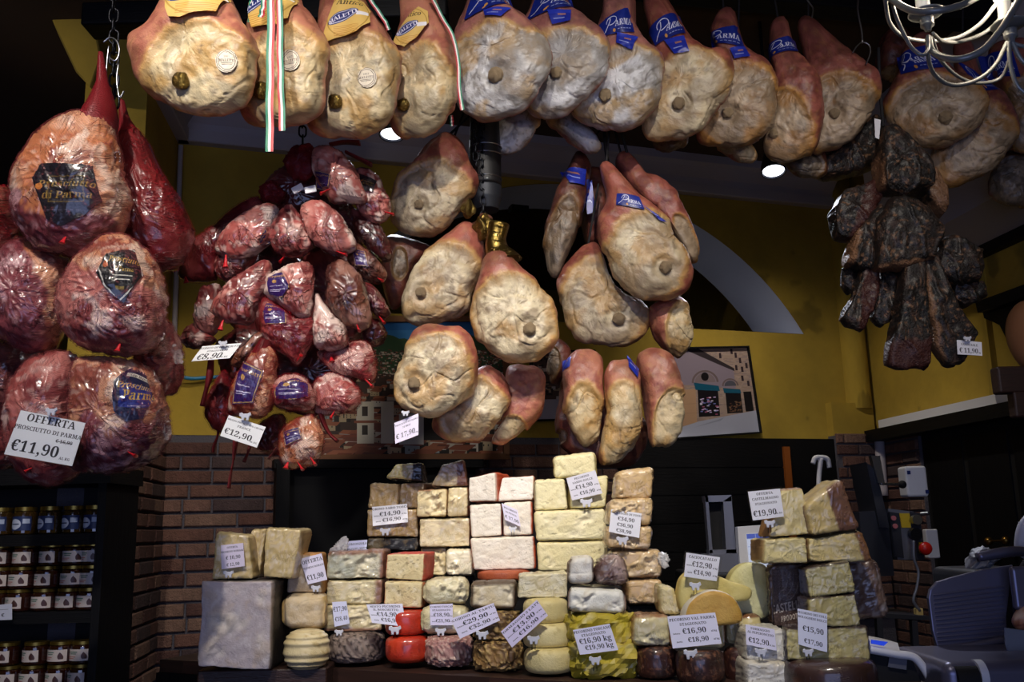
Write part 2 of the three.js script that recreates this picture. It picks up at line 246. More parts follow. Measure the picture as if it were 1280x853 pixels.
// back wall, upper plaster with the segmental arch recess
const [sArcR, tSpring] = WB.st(1005, 418), [sApex, tApex] = WB.st(722, 231);
const half = sArcR - sApex, sag = tApex - tSpring, RA = (half * half + sag * sag) / (2 * sag), NICHE = 0.42;
const arcPts = []; { const a0 = Math.asin(half / RA); for (let i = 0; i <= 40; i++) { const a = a0 - 2 * a0 * i / 40; arcPts.push([sApex + RA * Math.sin(a), tApex - RA + RA * Math.cos(a)]); } }
{
  const sh = new THREE.Shape([[-0.2, BASE], [sR + 0.3, BASE], [sR + 0.3, CEIL], [-0.2, CEIL]].map(p => new THREE.Vector2(...p)));
  sh.holes.push(new THREE.Path(arcPts.map(p => new THREE.Vector2(...p))));
  const g = new THREE.ExtrudeGeometry(sh, { depth: NICHE, bevelEnabled: false, curveSegments: 8 }); g.translate(0, 0, -NICHE);
  const w = WB.put(new THREE.Mesh(g, M.plaster)); struct(w, 'wall_back', 'mustard yellow plaster wall with an arched recess');
  // lining of the recess
  const pos = [], idx = [], uv = []; const ring = [...arcPts, arcPts[0]];
  ring.forEach(([s, t], i) => { const k = i < arcPts.length ? 0.004 : 0.004, cx = sApex, cy = tSpring + sag * 0.4, dx = cx - s, dy = cy - t, l = Math.hypot(dx, dy); for (const z of [0.0015, -NICHE]) { pos.push(s + dx / l * k, t + dy / l * k, z); uv.push(i * 0.07, z); } });
  for (let i = 0; i < ring.length - 1; i++) idx.push(2 * i, 2 * i + 1, 2 * i + 3, 2 * i, 2 * i + 3, 2 * i + 2);
  const gs = new THREE.BufferGeometry(); gs.setAttribute('position', new THREE.Float32BufferAttribute(pos, 3)); gs.setAttribute('uv', new THREE.Float32BufferAttribute(uv, 2)); gs.setIndex(idx); gs.computeVertexNormals();
  const ms = M.soffit.clone(); ms.side = THREE.DoubleSide; part(w, 'arch_soffit', gs, ms, 'pale grey soffit of the arched recess');
  // unseen space behind the recess, built deep and lampless so it falls dark
  const x0 = sApex - half - 0.25, x1 = sApex + half + 0.25, y0 = tSpring - 0.12, y1 = CEIL - 0.03, zb = -NICHE - 2.6;
  for (const [n, g] of [['unseen_space_floor', bx(x0, y0 - 0.1, zb, x1, y0, -NICHE)], ['unseen_space_ceiling', bx(x0, y1, zb, x1, y1 + 0.1, -NICHE)], ['unseen_space_side', bx(x0 - 0.1, y0 - 0.1, zb, x0, y1 + 0.1, -NICHE)], ['unseen_space_side', bx(x1, y0 - 0.1, zb, x1 + 0.1, y1 + 0.1, -NICHE)], ['unseen_space_back', bx(x0 - 0.1, y0 - 0.1, zb - 0.1, x1 + 0.1, y1 + 0.1, zb)]]) part(w, n, uvm(g), M.plaster);
  // small iron hook fixed to the arch soffit
  const [hs, ht] = WB.st(655, 256); const hk = new THREE.Group(); part(w, 'hook_plate', bx(hs - 0.05, ht - 0.015, -0.12, hs + 0.05, ht + 0.02, -0.06), M.darkSteel);
}
// brick pieces
const brickGeo = {}; const BH = 0.054, PIT = 0.0655;
function brickShape(len, h = BH) {
  const k = len.toFixed(3) + h; if (brickGeo[k]) return brickGeo[k];
  const b = 0.005, s = new THREE.Shape([[-len / 2 + b, -h / 2 + b], [len / 2 - b, -h / 2 + b], [len / 2 - b, h / 2 - b], [-len / 2 + b, h / 2 - b]].map(p => new THREE.Vector2(...p)));
  const g = new THREE.ExtrudeGeometry(s, { depth: 0.02, bevelEnabled: true, bevelSize: b, bevelThickness: b, bevelSegments: 1 }); g.translate(0, 0, -0.012); return brickGeo[k] = g;
}
const brickMats = ['#815c52', '#8c665a', '#71504a', '#977468', '#625052', '#a28272'].map(c => std({ color: c, roughness: 0.92, bumpMap: T_grain8, bumpScale: 0.006 }));
const brickMap = dataTex(256, (x, y) => { const v = 150 + 105 * (oct1(x * 2, y * 2) - 0.1); return [v, v * 0.97, v * 0.94]; }, true); brickMats.forEach(m => { m.map = rep(brickMap, 3); });
function bricks(wall, s0, s1, t0, t1, z = 0, L = 0.235) {
  const r0 = Math.floor(t0 / PIT), r1 = Math.floor(t1 / PIT);
  for (let r = r0; r < r1; r++) {
    let s = s0 - (r % 2 ? L * 0.5 : 0) - (r % 3) * 0.02;
    while (s < s1 - 0.02) {
      const len0 = rnd() < 0.35 ? L * 0.55 : L; let a = Math.max(s, s0), b = Math.min(s + len0, s1);
      if (s1 - b < 0.045) b = s1;
      if (b - a > 0.035) { const m = new THREE.Mesh(brickShape(Math.round((b - a - 0.011) * 200) / 200), brickMats[Math.floor(rnd() * 6)]); m.name = 'brick'; m.position.set((a + b) / 2, r * PIT + PIT / 2, z + rnd() * 0.005); m.rotation.z = (rnd() - 0.5) * 0.012; m.rotation.y = (rnd() - 0.5) * 0.012; wall.add(m); }
      s = Math.max(b, s + len0);
    }
  }
}
{
  const w = WB.put(new THREE.Mesh(uvm(bx(-0.2, 0, -NICHE, sR + 0.3, BASE, -0.002)), M.mortar)); struct(w, 'wall_back_base', 'red brick lower part of the back wall');
  bricks(w, 0, WB.st(349, 650)[0], 0.85, BASE + 0.03); bricks(w, WB.st(560, 570)[0], WB.st(790, 570)[0], 1.7, BASE + 0.03);
  // corner pillar of brick, a rounded plaster shaft above it
  const [p0] = WB.st(1040, 600), [p1] = WB.st(1092, 600); const pl = WB.put(new THREE.Mesh(uvm(bx(p0, 0, 0, p1, BASE + 0.02, 0.06)), M.mortar)); struct(pl, 'wall_back_pillar', 'brick pier in the corner beside the weighing machine');
  bricks(pl, p0, p1, 1.1, BASE + 0.05, 0.062, 0.15);
  const [c0] = WB.st(1052, 440), [c1] = WB.st(1085, 500); const tt = WB.st(1070, 512)[1];
  const cg = new THREE.CylinderGeometry((c1 - c0) / 2, (c1 - c0) / 2 * 1.04, CEIL - tt, 28, 8); cg.translate((c0 + c1) / 2, (CEIL + tt) / 2, 0.0); part(WB.put(struct(new THREE.Mesh(uvm(bx(p0, BASE + 0.02, 0, p1, tt + 0.03, 0.055)), M.plaster), 'trim_1', 'plaster block under the round corner shaft')), 'shaft', cg, M.plaster);
}
// left wall: short brick return, plaster above
{
  const L = 0.62; const w = WL.put(new THREE.Mesh(uvm(bx(-L, 0, -0.25, 0.0, BASE, -0.002)), M.mortar)); struct(w, 'wall_left', 'red brick return wall beside the jar shelves'); bricks(w, -L, 0, 0.6, BASE + 0.03);
  const w2 = WL.put(new THREE.Mesh(uvm(bx(-L, BASE, -0.25, 0, CEIL, 0)), M.plaster)); struct(w2, 'wall_left_upper', 'shaded yellow plaster return wall above the brick');
  // conduit in the corner and the blue cable
  const p = (px, py, off) => WB.pt(px, py, off);
  tag(meshAt(sweep([p(226, 182, 0.03), p(222, 300, 0.03), p(217, 448, 0.03)], [0.012, 0.012], 10), M.cornice), 'conduit_pipe', 'grey conduit pipe running up the corner of the yellow wall', 'pipe');
  tag(meshAt(sweep([p(206, 448, 0.05), p(212, 464, 0.05), p(235, 473, 0.04), p(262, 472, 0.03), p(300, 470, 0.03)], [0.009, 0.009], 8), phys({ color: '#2a7fa8', roughness: 0.4 })), 'blue_cable', 'bright blue cable looped along the yellow wall', 'cable');
}
// unseen passage walls, set deep so the left falls dark; plaster rib of its arch
{
  const DF = 3.74;
  struct(new THREE.Mesh(uvm(bx(-1.95, 0, -9.0, -1.78, CEIL, -DF - 0.3)), M.plaster), 'wall_unseen_passage_right', 'unseen plaster wall along a side passage set deep to fall dark');
  struct(new THREE.Mesh(uvm(bx(-4.2, 0, -9.2, -1.6, CEIL, -9.0)), M.plaster), 'wall_unseen_passage_back', 'unseen far plaster wall of a side passage set deep to fall dark');
  struct(new THREE.Mesh(uvm(bx(-4.0, 0, -DF - 0.12, -1.6, 1.75, -DF)), M.mortar), 'wall_left_front', 'low wall behind the jar shelves');
  const rib = [50, -30, 92, -30, 112, 10, 124, 72, 112, 106, 96, 88, 76, 46, 60, 8];
  const sh = new THREE.Shape(); for (let i = 0; i < rib.length; i += 2) { const q = P(rib[i], rib[i + 1], 3.5); i ? sh.lineTo(q.x, q.y) : sh.moveTo(q.x, q.y); }
  const g = new THREE.ExtrudeGeometry(sh, { depth: 0.22, bevelEnabled: true, bevelSize: 0.008, bevelThickness: 0.01, bevelSegments: 2 }); g.translate(0, 0, -3.73);
  struct(new THREE.Mesh(g, M.plaster), 'trim_2', 'rough yellow plaster springer of the side arch');
}
// right wall
const [, tLin] = WR.st(1180, 518);
{
  const w = WR.put(new THREE.Mesh(uvm(bx(0, tLin, -0.25, 2.6, CEIL, 0)), M.plaster)); struct(w, 'wall_right', 'bright mustard plaster wall over the dark doorway');
  const sd = WR.st(1153, 620)[0];
  const w2 = WR.put(new THREE.Mesh(uvm(bx(0, 0, -0.25, sd, tLin, -0.012)), M.mortar)); struct(w2, 'wall_right_base', 'brick reveal between the pier and the dark doorway'); bricks(w2, 0.02, sd, 0.9, tLin - 0.02, -0.012, 0.2);
  const d = WR.put(new THREE.Mesh(uvm(bx(sd, 0, -0.3, 2.6, tLin - 0.02, -0.03)), M.black)); struct(d, 'door_1', 'black double doors under the lintel');
  for (let i = 0; i < 4; i++) part(d, 'door_panel', bx(sd + 0.04 + i * 0.36, 0.9, -0.03, sd + 0.36 + i * 0.36, tLin - 0.12, -0.022), M.blackWood);
  // lintel: white board on a black beam
  const li = WR.put(new THREE.Mesh(bx(0.02, tLin - 0.085, -0.02, 2.6, tLin - 0.02, 0.1), M.blackWood)); struct(li, 'trim_3', 'black beam over the doorway');
  const s1 = WR.st(1112, 528)[0], s2 = WR.st(1262, 500)[0]; const [, tw] = WR.st(1190, 512);
  part(li, 'white_board', bx(s1, tLin - 0.02, -0.01, s2, tLin + 0.03, 0.07), M.white, 'white painted board lying on the beam');
  // boxed soffit along the top of the right wall
  const [, tb] = WR.st(1260, 296); const so = WR.put(new THREE.Mesh(bx(WR.st(1186, 330)[0], tb, 0.0, 2.6, CEIL, 0.42), M.cornice)); struct(so, 'trim_4', 'pale boxed soffit along the right wall');
  part(so, 'dark_strip', bx(0.0, tb - 0.05, 0, 2.6, tb, 0.05), M.blackWood, 'dark wooden strip under the soffit');
  const a = WR.st(1226, 320), b = WR.st(1256, 480); const tr = WR.put(new THREE.Mesh(bx(a[0] - 0.02, tLin + 0.02, 0, a[0] + 0.02, tb - 0.05, 0.03), M.plaster)); struct(tr, 'trim_5', 'thin vertical batten on the right yellow wall');
}
// cornice of the back wall (a lip and a cove) and of the left return
{
  const prof = [[0, 3.485], [0.05, 3.485], [0.055, 3.49], [0.055, 3.545], [0.04, 3.55], [0.05, 3.58], [0.1, 3.63], [0.13, 3.645], [0.135, 3.70], [0, 3.70]];
  const mk = (len) => { const s = new THREE.Shape(prof.map(([z, y]) => new THREE.Vector2(-z, y))); const g = new THREE.ExtrudeGeometry(s, { depth: len, bevelEnabled: false }); g.rotateY(Math.PI / 2); return g; };
  const l = WB.st(1035, 250)[0]; const m = WB.put(struct(new THREE.Mesh(mk(l), M.cornice), 'trim_6', 'white moulded cornice along the top of the back wall'));
  const g2 = mk(0.62); g2.translate(-0.62, 0, 0); WL.put(struct(new THREE.Mesh(g2, M.cornice), 'trim_7', 'white moulded cornice on the shaded return wall'));
}
struct(new THREE.Mesh(uvm(bx(-4.2, CEIL - 0.03, -9.2, 4.2, CEIL + 0.15, 3.4)), M.ceiling), 'ceiling', 'dark brown ceiling');
struct(new THREE.Mesh(uvm(bx(-4.2, -0.15, -9.2, 4.2, 0, 3.4)), M.floor), 'floor', 'dull brown shop floor');
struct(new THREE.Mesh(uvm(bx(-4.2, 0, -9.2, -4.0, CEIL, 3.2)), M.plaster), 'wall_far_left', 'plaster side wall of the shop and passage');
struct(new THREE.Mesh(uvm(bx(3.2, 0, -4.6, 3.4, CEIL, 3.2)), M.plaster), 'wall_far_right', 'yellow side wall of the shop');
// unseen shop front behind the camera, its window placed for soft blue light
{
  const sh = new THREE.Shape([[-4.2, 0], [4.2, 0], [4.2, CEIL], [-4.2, CEIL]].map(p => new THREE.Vector2(...p)));
  sh.holes.push(new THREE.Path([[-2.2, 0.6], [-2.2, 2.7], [1.6, 2.7], [1.6, 0.6]].map(p => new THREE.Vector2(...p))));
  const g = new THREE.ExtrudeGeometry(sh, { depth: 0.2, bevelEnabled: false }); g.translate(0, 0, 3.2);
  struct(new THREE.Mesh(g, M.plaster), 'wall_front', 'street side wall of the shop');
  const win = struct(new THREE.Mesh(bx(-2.2, 0.6, 3.29, 1.6, 2.7, 3.3), phys({ color: '#ffffff', transmission: 1, roughness: 0.02, thickness: 0 })), 'window_unseen_1', 'unseen window behind the camera, placed for soft blue light');
  for (const x of [-2.2, -0.3, 1.56]) part(win, 'window_frame', bx(x, 0.6, 3.26, x + 0.04, 2.7, 3.33), M.blackWood);
  const L = new THREE.RectAreaLight(UNSEEN_DAY.color, UNSEEN_DAY.intensity, 3.7, 2.0); L.position.set(-0.3, 1.65, 3.15); L.lookAt(-0.3, 1.9, -3); L.name = 'unseen_window_light'; scene.add(L);
}
// dark panelling against the back wall
{
  const a = WB.st(345, 577), b = WB.st(590, 577); const c = WB.put(new THREE.Mesh(bx(a[0], 0.0, 0.03, b[0], a[1] - 0.02, 0.06), M.blackWood)); tag(c, 'dark_cabinet', 'tall black wooden cabinet back standing behind the cheese counter', 'cabinet');
  part(c, 'cabinet_top', bx(a[0] - 0.02, a[1] - 0.04, 0.01, b[0] + 0.02, a[1], 0.14), M.blackWood); part(c, 'cabinet_post', bx(a[0] - 0.01, 0, 0.03, a[0] + 0.05, a[1] - 0.02, 0.16), M.blackWood);
  const p = WB.st(772, 600), q = WB.st(1040, 600), [, tp] = WB.st(900, 549);
  const w = WB.put(new THREE.Mesh(bx(p[0], 0, 0.0, q[0], tp, 0.05), M.blackWood)); tag(w, 'dark_panelling', 'dark wooden wall panelling behind the till', 'panelling');
  for (let i = 0; i < 8; i++) { const t = tp - 0.012 - (i + 1) * 0.148; part(w, 'plank', bx(p[0] + 0.005, t, 0.05, q[0] - 0.3, t + 0.142, 0.058), M.blackWood); }
  const o = WB.st(976, 590); const st = WB.put(new THREE.Mesh(bx(o[0] - 0.02, WB.st(976, 610)[1] - 0.4, 0.05, o[0] + 0.02, WB.st(976, 560)[1], 0.075), std({ color: '#8a4a18', roughness: 0.5 }))); tag(st, 'wooden_strip', 'narrow orange brown wooden strip fixed on the dark panelling', 'strip');
}
// pictures
function picture(q, name, label, tex, frameMat, fw, off) {
  const c = [0, 2, 4, 6].map(i => WB.pt(q[i], q[i + 1], off)); const g = slab(c, WB.n, 0.02); const o = meshAt(g, std({ map: tex, roughness: 0.35 }));
  const grp = new THREE.Group(); grp.position.copy(o.position); o.position.set(0, 0, 0); o.name = 'print'; grp.add(o); tag(grp, name, label, 'picture');
  for (let i = 0; i < 4; i++) { const a = c[i].clone().sub(grp.position), b = c[(i + 1) % 4].clone().sub(grp.position), l = a.distanceTo(b); const bg = new THREE.BoxGeometry(l + fw, fw, 0.035); const m = part(grp, 'frame_bar', bg, frameMat); m.position.copy(a).lerp(b, 0.5); m.quaternion.setFromRotationMatrix(new THREE.Matrix4().makeBasis(b.clone().sub(a).normalize(), new THREE.Vector3().crossVectors(WB.n, b.clone().sub(a).normalize()), WB.n)); }
}
const T_town = canvasTex(700, 500, (g, w, h) => {
  g.fillStyle = '#2b6fb4'; g.fillRect(0, 0, w, h); g.fillStyle = '#3d86c6'; g.fillRect(0, 40, w, 60);
  g.fillStyle = '#4a3830'; g.fillRect(0, 190, w, h - 190); g.fillStyle = '#3c5a3c'; g.beginPath(); g.moveTo(0, 70); for (let x = 0; x <= w; x += 20) g.lineTo(x, 62 + 14 * Math.sin(x * 0.021) + 10 * rnd()); g.lineTo(w, 200); g.lineTo(0, 200); g.fill();
  for (let i = 0; i < 1500; i++) { const y = 110 + rnd() * 100, x = rnd() * w; g.fillStyle = ['#c9b8a4', '#8a5040', '#a6745c', '#4a3a36', '#d8cdbd', '#6c4438'][Math.floor(rnd() * 6)]; g.fillRect(x, y, 3 + rnd() * 9, 2 + rnd() * 5); }
  const roof = ['#9c5a40', '#8a4a34', '#b06a4a', '#7c4636'], wall = ['#d8cdb8', '#c8b28c', '#e2dccc', '#b8a48c', '#a8b4b4'];
  for (let i = 0; i < 240; i++) { const y = 200 + i * 1.25, s = 0.32 + i / 300, x = rnd() * (w + 60) - 60, bw = (34 + rnd() * 44) * s, bh = (26 + rnd() * 46) * s;
    g.fillStyle = wall[Math.floor(rnd() * 5)]; g.fillRect(x, y, bw, bh); g.fillStyle = '#2a241f'; g.fillRect(x + bw, y, bw * 0.35, bh);
    g.fillStyle = roof[Math.floor(rnd() * 4)]; g.beginPath(); g.moveTo(x - 4, y); g.lineTo(x + bw * 0.3, y - 14 * s); g.lineTo(x + bw * 1.35, y - 12 * s); g.lineTo(x + bw + 4, y + 4); g.fill();
    g.fillStyle = '#3a322c'; for (let a = 0; a < 3; a++) for (let b = 0; b < 2; b++) if (rnd() > 0.35) g.fillRect(x + bw * (0.15 + a * 0.28), y + bh * (0.2 + b * 0.4), 4 * s, 7 * s); }
  g.fillStyle = '#e4dcc6'; g.fillRect(150, 300, 60, 150); g.fillRect(235, 300, 46, 150); g.fillStyle = '#3a322c'; g.fillRect(168, 318, 20, 34); g.fillRect(168, 385, 20, 34); g.fillStyle = '#9c5a40'; g.fillRect(140, 368, 80, 9); g.fillStyle = '#dcd8cc'; g.fillRect(300, 345, 90, 110); g.fillStyle = '#1c1a1a'; g.fillRect(390, 320, 100, 120); g.fillStyle = '#a8603f'; g.beginPath(); g.moveTo(290, 346); g.lineTo(360, 310); g.lineTo(520, 290); g.lineTo(440, 336); g.fill();
});
picture([392, 400, 632, 399, 632, 571, 392, 573], 'town_picture', 'large framed picture of an old town with red roofs', T_town, std({ color: '#8a5a34', roughness: 0.5 }), 0.03, 0.06);
const T_shop = canvasTex(420, 480, (g, w, h) => {
  g.fillStyle = '#b49c8c'; g.fillRect(0, 0, w, h); for (let i = 0; i < 900; i++) { g.fillStyle = ['#a88f80', '#c0a898', '#9c8a88'][i % 3]; g.fillRect(rnd() * w, rnd() * h, 4 + rnd() * 30, 2 + rnd() * 4); }
  g.fillStyle = '#9a8c98'; g.beginPath(); g.moveTo(0, 60); g.lineTo(130, 0); g.lineTo(330, 120); g.lineTo(330, 230); g.lineTo(0, 190); g.fill();
  g.fillStyle = '#3c3438'; g.beginPath(); g.moveTo(70, 0); g.lineTo(150, 0); g.lineTo(335, 118); g.lineTo(335, 134); g.fill();
  g.strokeStyle = '#7c6a68'; g.lineWidth = 10; g.beginPath(); g.arc(180, 190, 62, Math.PI, 0); g.stroke(); g.fillStyle = '#8f7f80'; g.beginPath(); g.arc(180, 190, 52, Math.PI, 0); g.fill(); g.fillStyle = '#1e1a1e'; g.beginPath(); g.ellipse(180, 158, 19, 23, 0, 0, 7); g.fill();
  g.strokeStyle = '#7c6a68'; g.lineWidth = 8; g.beginPath(); g.arc(305, 215, 38, Math.PI, 0); g.stroke(); g.fillStyle = '#5c5c66'; g.beginPath(); g.arc(305, 215, 30, Math.PI, 0); g.fill();
  g.fillStyle = '#1c1a20'; g.fillRect(140, 215, 100, 160); g.fillRect(276, 240, 76, 125); g.fillRect(366, 250, 40, 110);
  g.fillStyle = '#1b5f7a'; g.beginPath(); g.moveTo(122, 188); g.lineTo(245, 212); g.lineTo(250, 240); g.lineTo(130, 228); g.fill(); g.beginPath(); g.moveTo(266, 224); g.lineTo(352, 236); g.lineTo(354, 258); g.lineTo(270, 252); g.fill();
  for (let i = 0; i < 40; i++) { g.fillStyle = ['#d8c0e8', '#c06080', '#8088d0', '#e8e0f0'][i % 4]; g.fillRect(146 + rnd() * 82, 268 + rnd() * 96, 12, 6); g.fillStyle = ['#6a4a3a', '#8a6a50'][i % 2]; g.fillRect(282 + rnd() * 60, 300 + rnd() * 55, 9, 5); }
  g.fillStyle = '#c8a07c'; g.fillRect(0, 225, 130, 190); g.fillStyle = '#bc9472'; g.fillRect(0, 300, 132, 3); g.fillRect(0, 350, 132, 3);
  g.fillStyle = '#b9bccb'; g.beginPath(); g.moveTo(0, 440); g.lineTo(140, 398); g.lineTo(w, 356); g.lineTo(w, h); g.lineTo(0, h); g.fill(); g.fillStyle = '#a2a6b6'; g.beginPath(); g.moveTo(110, 430); g.lineTo(260, 385); g.lineTo(240, 402); g.fill();
  g.fillStyle = '#3a2c34'; for (const [x, y] of [[262, 30], [325, 8], [345, 30], [365, 60], [340, 100], [370, 110], [395, 90], [365, 160], [392, 190]]) g.fillRect(x, y, 12, 30);
});
picture([836, 436, 934, 434, 950, 541, 836, 549], 'shop_picture', 'unframed photograph of an arcaded stone shop front with blue awnings', T_shop, M.blackWood, 0.008, 0.04);
const T_inside = canvasTex(200, 200, (g, w, h) => { g.fillStyle = '#5a4644'; g.fillRect(0, 0, w, h); for (let i = 0; i < 160; i++) { g.fillStyle = ['#b49a80', '#2c2428', '#8a6a58', '#d0c4c0'][i % 4]; g.fillRect(rnd() * w, rnd() * h * 0.7, 8 + rnd() * 16, 4 + rnd() * 8); } g.fillStyle = '#b8b4c4'; g.fillRect(0, 140, w, 60); g.fillStyle = '#2a242c'; g.fillRect(90, 120, 34, 26); });
picture([664, 440, 742, 439, 742, 524, 664, 526], 'counter_picture', 'small photograph of a shop interior half hidden behind hanging hams', T_inside, M.blackWood, 0.008, 0.04);
// shelf bracket, corbel and jar on the right wall
{
  const pt = (x, y, off) => WR.pt(x, y, off); const g1 = slab([pt(1219, 378, 0.3), pt(1290, 352, 0.3), pt(1290, 368, 0.3), pt(1222, 391, 0.3)], WR.n, 0.14); const o = meshAt(g1, M.blackWood); const gr = new THREE.Group(); gr.position.copy(o.position); o.position.set(0, 0, 0); o.name = 'shelf_board'; gr.add(o);
  const sh = []; for (const [x, y] of [[1228, 389], [1262, 380], [1264, 420], [1257, 422], [1252, 408], [1240, 402], [1230, 398]]) sh.push(WR.pt(x, y, 0.24).sub(gr.position)); const c = sh.reduce((a, b) => a.clone().add(b)).multiplyScalar(1 / sh.length); const pos = []; sh.forEach((p, i) => { const q = sh[(i + 1) % sh.length]; for (const v of [c, p, q]) pos.push(v.x, v.y, v.z); const b = v => v.clone().addScaledVector(WR.n, -0.2); for (const v of [b(c), b(q), b(p), p, b(p), q, q, b(p), b(q)]) pos.push(v.x, v.y, v.z); });
  const bg = new THREE.BufferGeometry(); bg.setAttribute('position', new THREE.Float32BufferAttribute(pos, 3)); bg.computeVertexNormals(); const bm = M.blackWood.clone(); bm.side = THREE.DoubleSide; part(gr, 'scroll_bracket', bg, bm); tag(gr, 'wall_shelf', 'black wooden wall shelf on a carved scroll bracket', 'shelf');
  const D = 3.4; tag(meshAt(boxPx(1246, 458, 1360, 489, D, 0.06, 0.01), M.wood), 'wooden_corbel', 'dark wooden block shelf carrying the rounded pot', 'shelf');
  part(scene.children[scene.children.length - 1], 'corbel_stem', (() => { const g = boxPx(1266, 489, 1360, 520, D, 0.05, 0.01); const c = scene.children[scene.children.length - 1].position; g.translate(-c.x, -c.y, -c.z); return g; })(), M.wood);
  const pts = [[0.001, 0], [0.07, 0.0], [0.105, 0.05], [0.12, 0.12], [0.11, 0.19], [0.08, 0.235], [0.05, 0.25], [0.001, 0.25]].map(p => new THREE.Vector2(...p)); const pot = new THREE.Mesh(new THREE.LatheGeometry(new THREE.SplineCurve(pts).getPoints(24), 40), phys({ color: '#a5714e', roughness: 0.5 })); const b = P(1308, 458, D + 0.02); pot.position.set(b.x, b.y, -D - 0.02); tag(pot, 'clay_pot', 'rounded terracotta pot standing on the dark wooden block', 'pot');
}
// ---------------------------------------------------------------- cured hams
const PAL = {
  golden: ['#dcc79c', '#b98f4e', '#b7a888', '#5c452c', '#bd7a62', '#a25e4e', '#cfa565'],
  pale: ['#d6d6d8', '#ab8c5c', '#98948f', '#4a3f3c', '#b27468', '#945a54', '#bf9a5e'],
  brown: ['#b6a084', '#a8793f', '#8c7961', '#463526', '#9c584c', '#7c4238', '#b98844'],
  beige: ['#dacba9', '#b8925c', '#aa997e', '#57412c', '#a85f50', '#8a463a', '#c29a5c'],
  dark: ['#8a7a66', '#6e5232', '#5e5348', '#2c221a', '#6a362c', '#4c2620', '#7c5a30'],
};
function hamColor(pal, face, s2) {
  const [cream, ochre, grey, dark, rind, rind2, fat] = PAL[pal].map(C); const [, , rx, ry, rot = 0] = face, cr = Math.cos(rot), sr = Math.sin(rot);
  const q = (px, py, n) => { const fx = face[0], fy = face[1], dx = px - fx, dy = py - fy, a = (dx * cr + dy * sr) / rx, b = (-dx * sr + dy * cr) / ry; return Math.hypot(a, b) + n * 0.28; };
  const f = (x, y, z, px, py, ca, so) => {
    const n1 = fbm(x * 9 + so, y * 9, z * 9 - so, 3), n2 = fbm(x * 22 - so, y * 22 + so, z * 22, 3), n3 = fbm(x * 55, y * 55 + so, z * 55, 2), wv = fbm(x * 14 + n2 * 1.6, y * 14 - n1 * 1.6 + so, z * 14, 3);
    const Q = q(px, py, n1), d = ca > -0.15 ? Q : 3;
    let fc = mix(cream, grey, ss(-0.12, 0.2, wv)); fc = mix(fc, ochre, ss(0.0, 0.17, fbm(x * 8 + 5 + so, y * 8 + 9, z * 8, 3)) * 0.8); fc = mix(fc, dark, ss(0.12, 0.28, n2) * 0.42); fc = mix(fc, cream, ss(0.08, 0.2, -n3) * 0.3); fc = mix(fc, dark, ss(0.42, 0.55, N3(x * 80 + so, y * 80, z * 80)) * 0.5);
    fc = mix(fc, dark, ss(0.92, 0.99, ridge(x * 13 + so, y * 13 + n1 * 3, z * 13)) * 0.6 * ss(-0.02, 0.12, n1)); fc = mix(fc, ochre, ss(0.78, 1, d) * 0.55); fc = mix(fc, mix(grey, dark, 0.35), ss(0.02, 0.2, fbm(x * 5 - so, y * 5 + 3, z * 5, 2)) * 0.65);
    let rc = mix(rind, rind2, ss(-0.12, 0.15, n2)); rc = mix(rc, fat, ss(1.17, 1.03, d + n3 * 0.15) * 0.9); rc = mix(rc, mix(rind2, C('#5a2020'), 0.5), ss(0.88, 0.99, ridge(x * 12 - so, y * 12, z * 12 + n2)) * 0.55); rc = mix(rc, fat, ss(0.08, 0.22, n3) * 0.2); rc = mix(rc, dark, ss(0.1, 0.3, n1) * 0.4);
    return mix(fc, rc, ss(0.985, 1.015, d + n3 * 0.06));
  };
  return { f, q };
}
const T_parma = canvasTex(256, 110, (g, w, h) => { g.fillStyle = '#1c2f8f'; g.fillRect(0, 0, w, h); g.fillStyle = '#16257a'; g.fillRect(0, 84, w, 26); g.strokeStyle = '#e6e8f6'; g.lineWidth = 5; g.beginPath(); g.moveTo(22, 96); g.quadraticCurveTo(70, 60, 92, 18); g.stroke(); g.beginPath(); g.moveTo(54, 46); g.bezierCurveTo(60, 4, 140, 2, 128, 34); g.bezierCurveTo(118, 58, 84, 60, 72, 56); g.stroke(); g.fillStyle = '#e6e8f6'; g.font = 'bold 40px serif'; g.fillText('ARMA', 112, 74); g.fillStyle = '#d99a4a'; g.beginPath(); g.arc(104, 92, 10, 0, 7); g.fill(); g.fillStyle = '#9aa6dc'; for (let i = 0; i < 5; i++) g.fillRect(130 + i * 22, 88, 16, 4); });
const T_tail = canvasTex(128, 64, (g, w, h) => { g.fillStyle = '#1f2fa0'; g.fillRect(0, 0, w, h); g.fillStyle = '#2a3cb8'; g.fillRect(0, 0, w, 20); g.fillStyle = '#b07a6a'; g.fillRect(52, 20, 46, 8); g.fillStyle = '#9aa6dc'; g.fillRect(20, 40, 70, 4); });
const T_medal = canvasTex(256, 256, (g, w, h) => { g.fillStyle = '#d9b463'; g.fillRect(0, 0, w, h); g.strokeStyle = '#b08a3c'; g.lineWidth = 6; g.beginPath(); g.ellipse(128, 128, 116, 116, 0, 0, 7); g.stroke(); g.fillStyle = '#4a3a1a'; g.font = 'italic bold 42px serif'; g.textAlign = 'center'; g.fillText('Antico', 128, 66); g.save(); g.translate(104, 140); g.rotate(-0.35); g.fillStyle = '#1f2a6c'; g.beginPath(); g.ellipse(0, 0, 86, 34, 0, 0, 7); g.fill(); g.strokeStyle = '#d8d8e8'; g.lineWidth = 4; g.beginPath(); g.ellipse(0, 0, 78, 27, 0, 0, 7); g.stroke(); g.fillStyle = '#eceaf4'; g.font = 'bold 34px serif'; g.fillText('MALETTI', 0, 12); g.restore(); g.fillStyle = '#e8e4ea'; g.fillRect(178, 118, 64, 26); g.fillStyle = '#c08838'; for (let i = 0; i < 6; i++) g.fillRect(60, 196 + i * 8, 140, 3); });
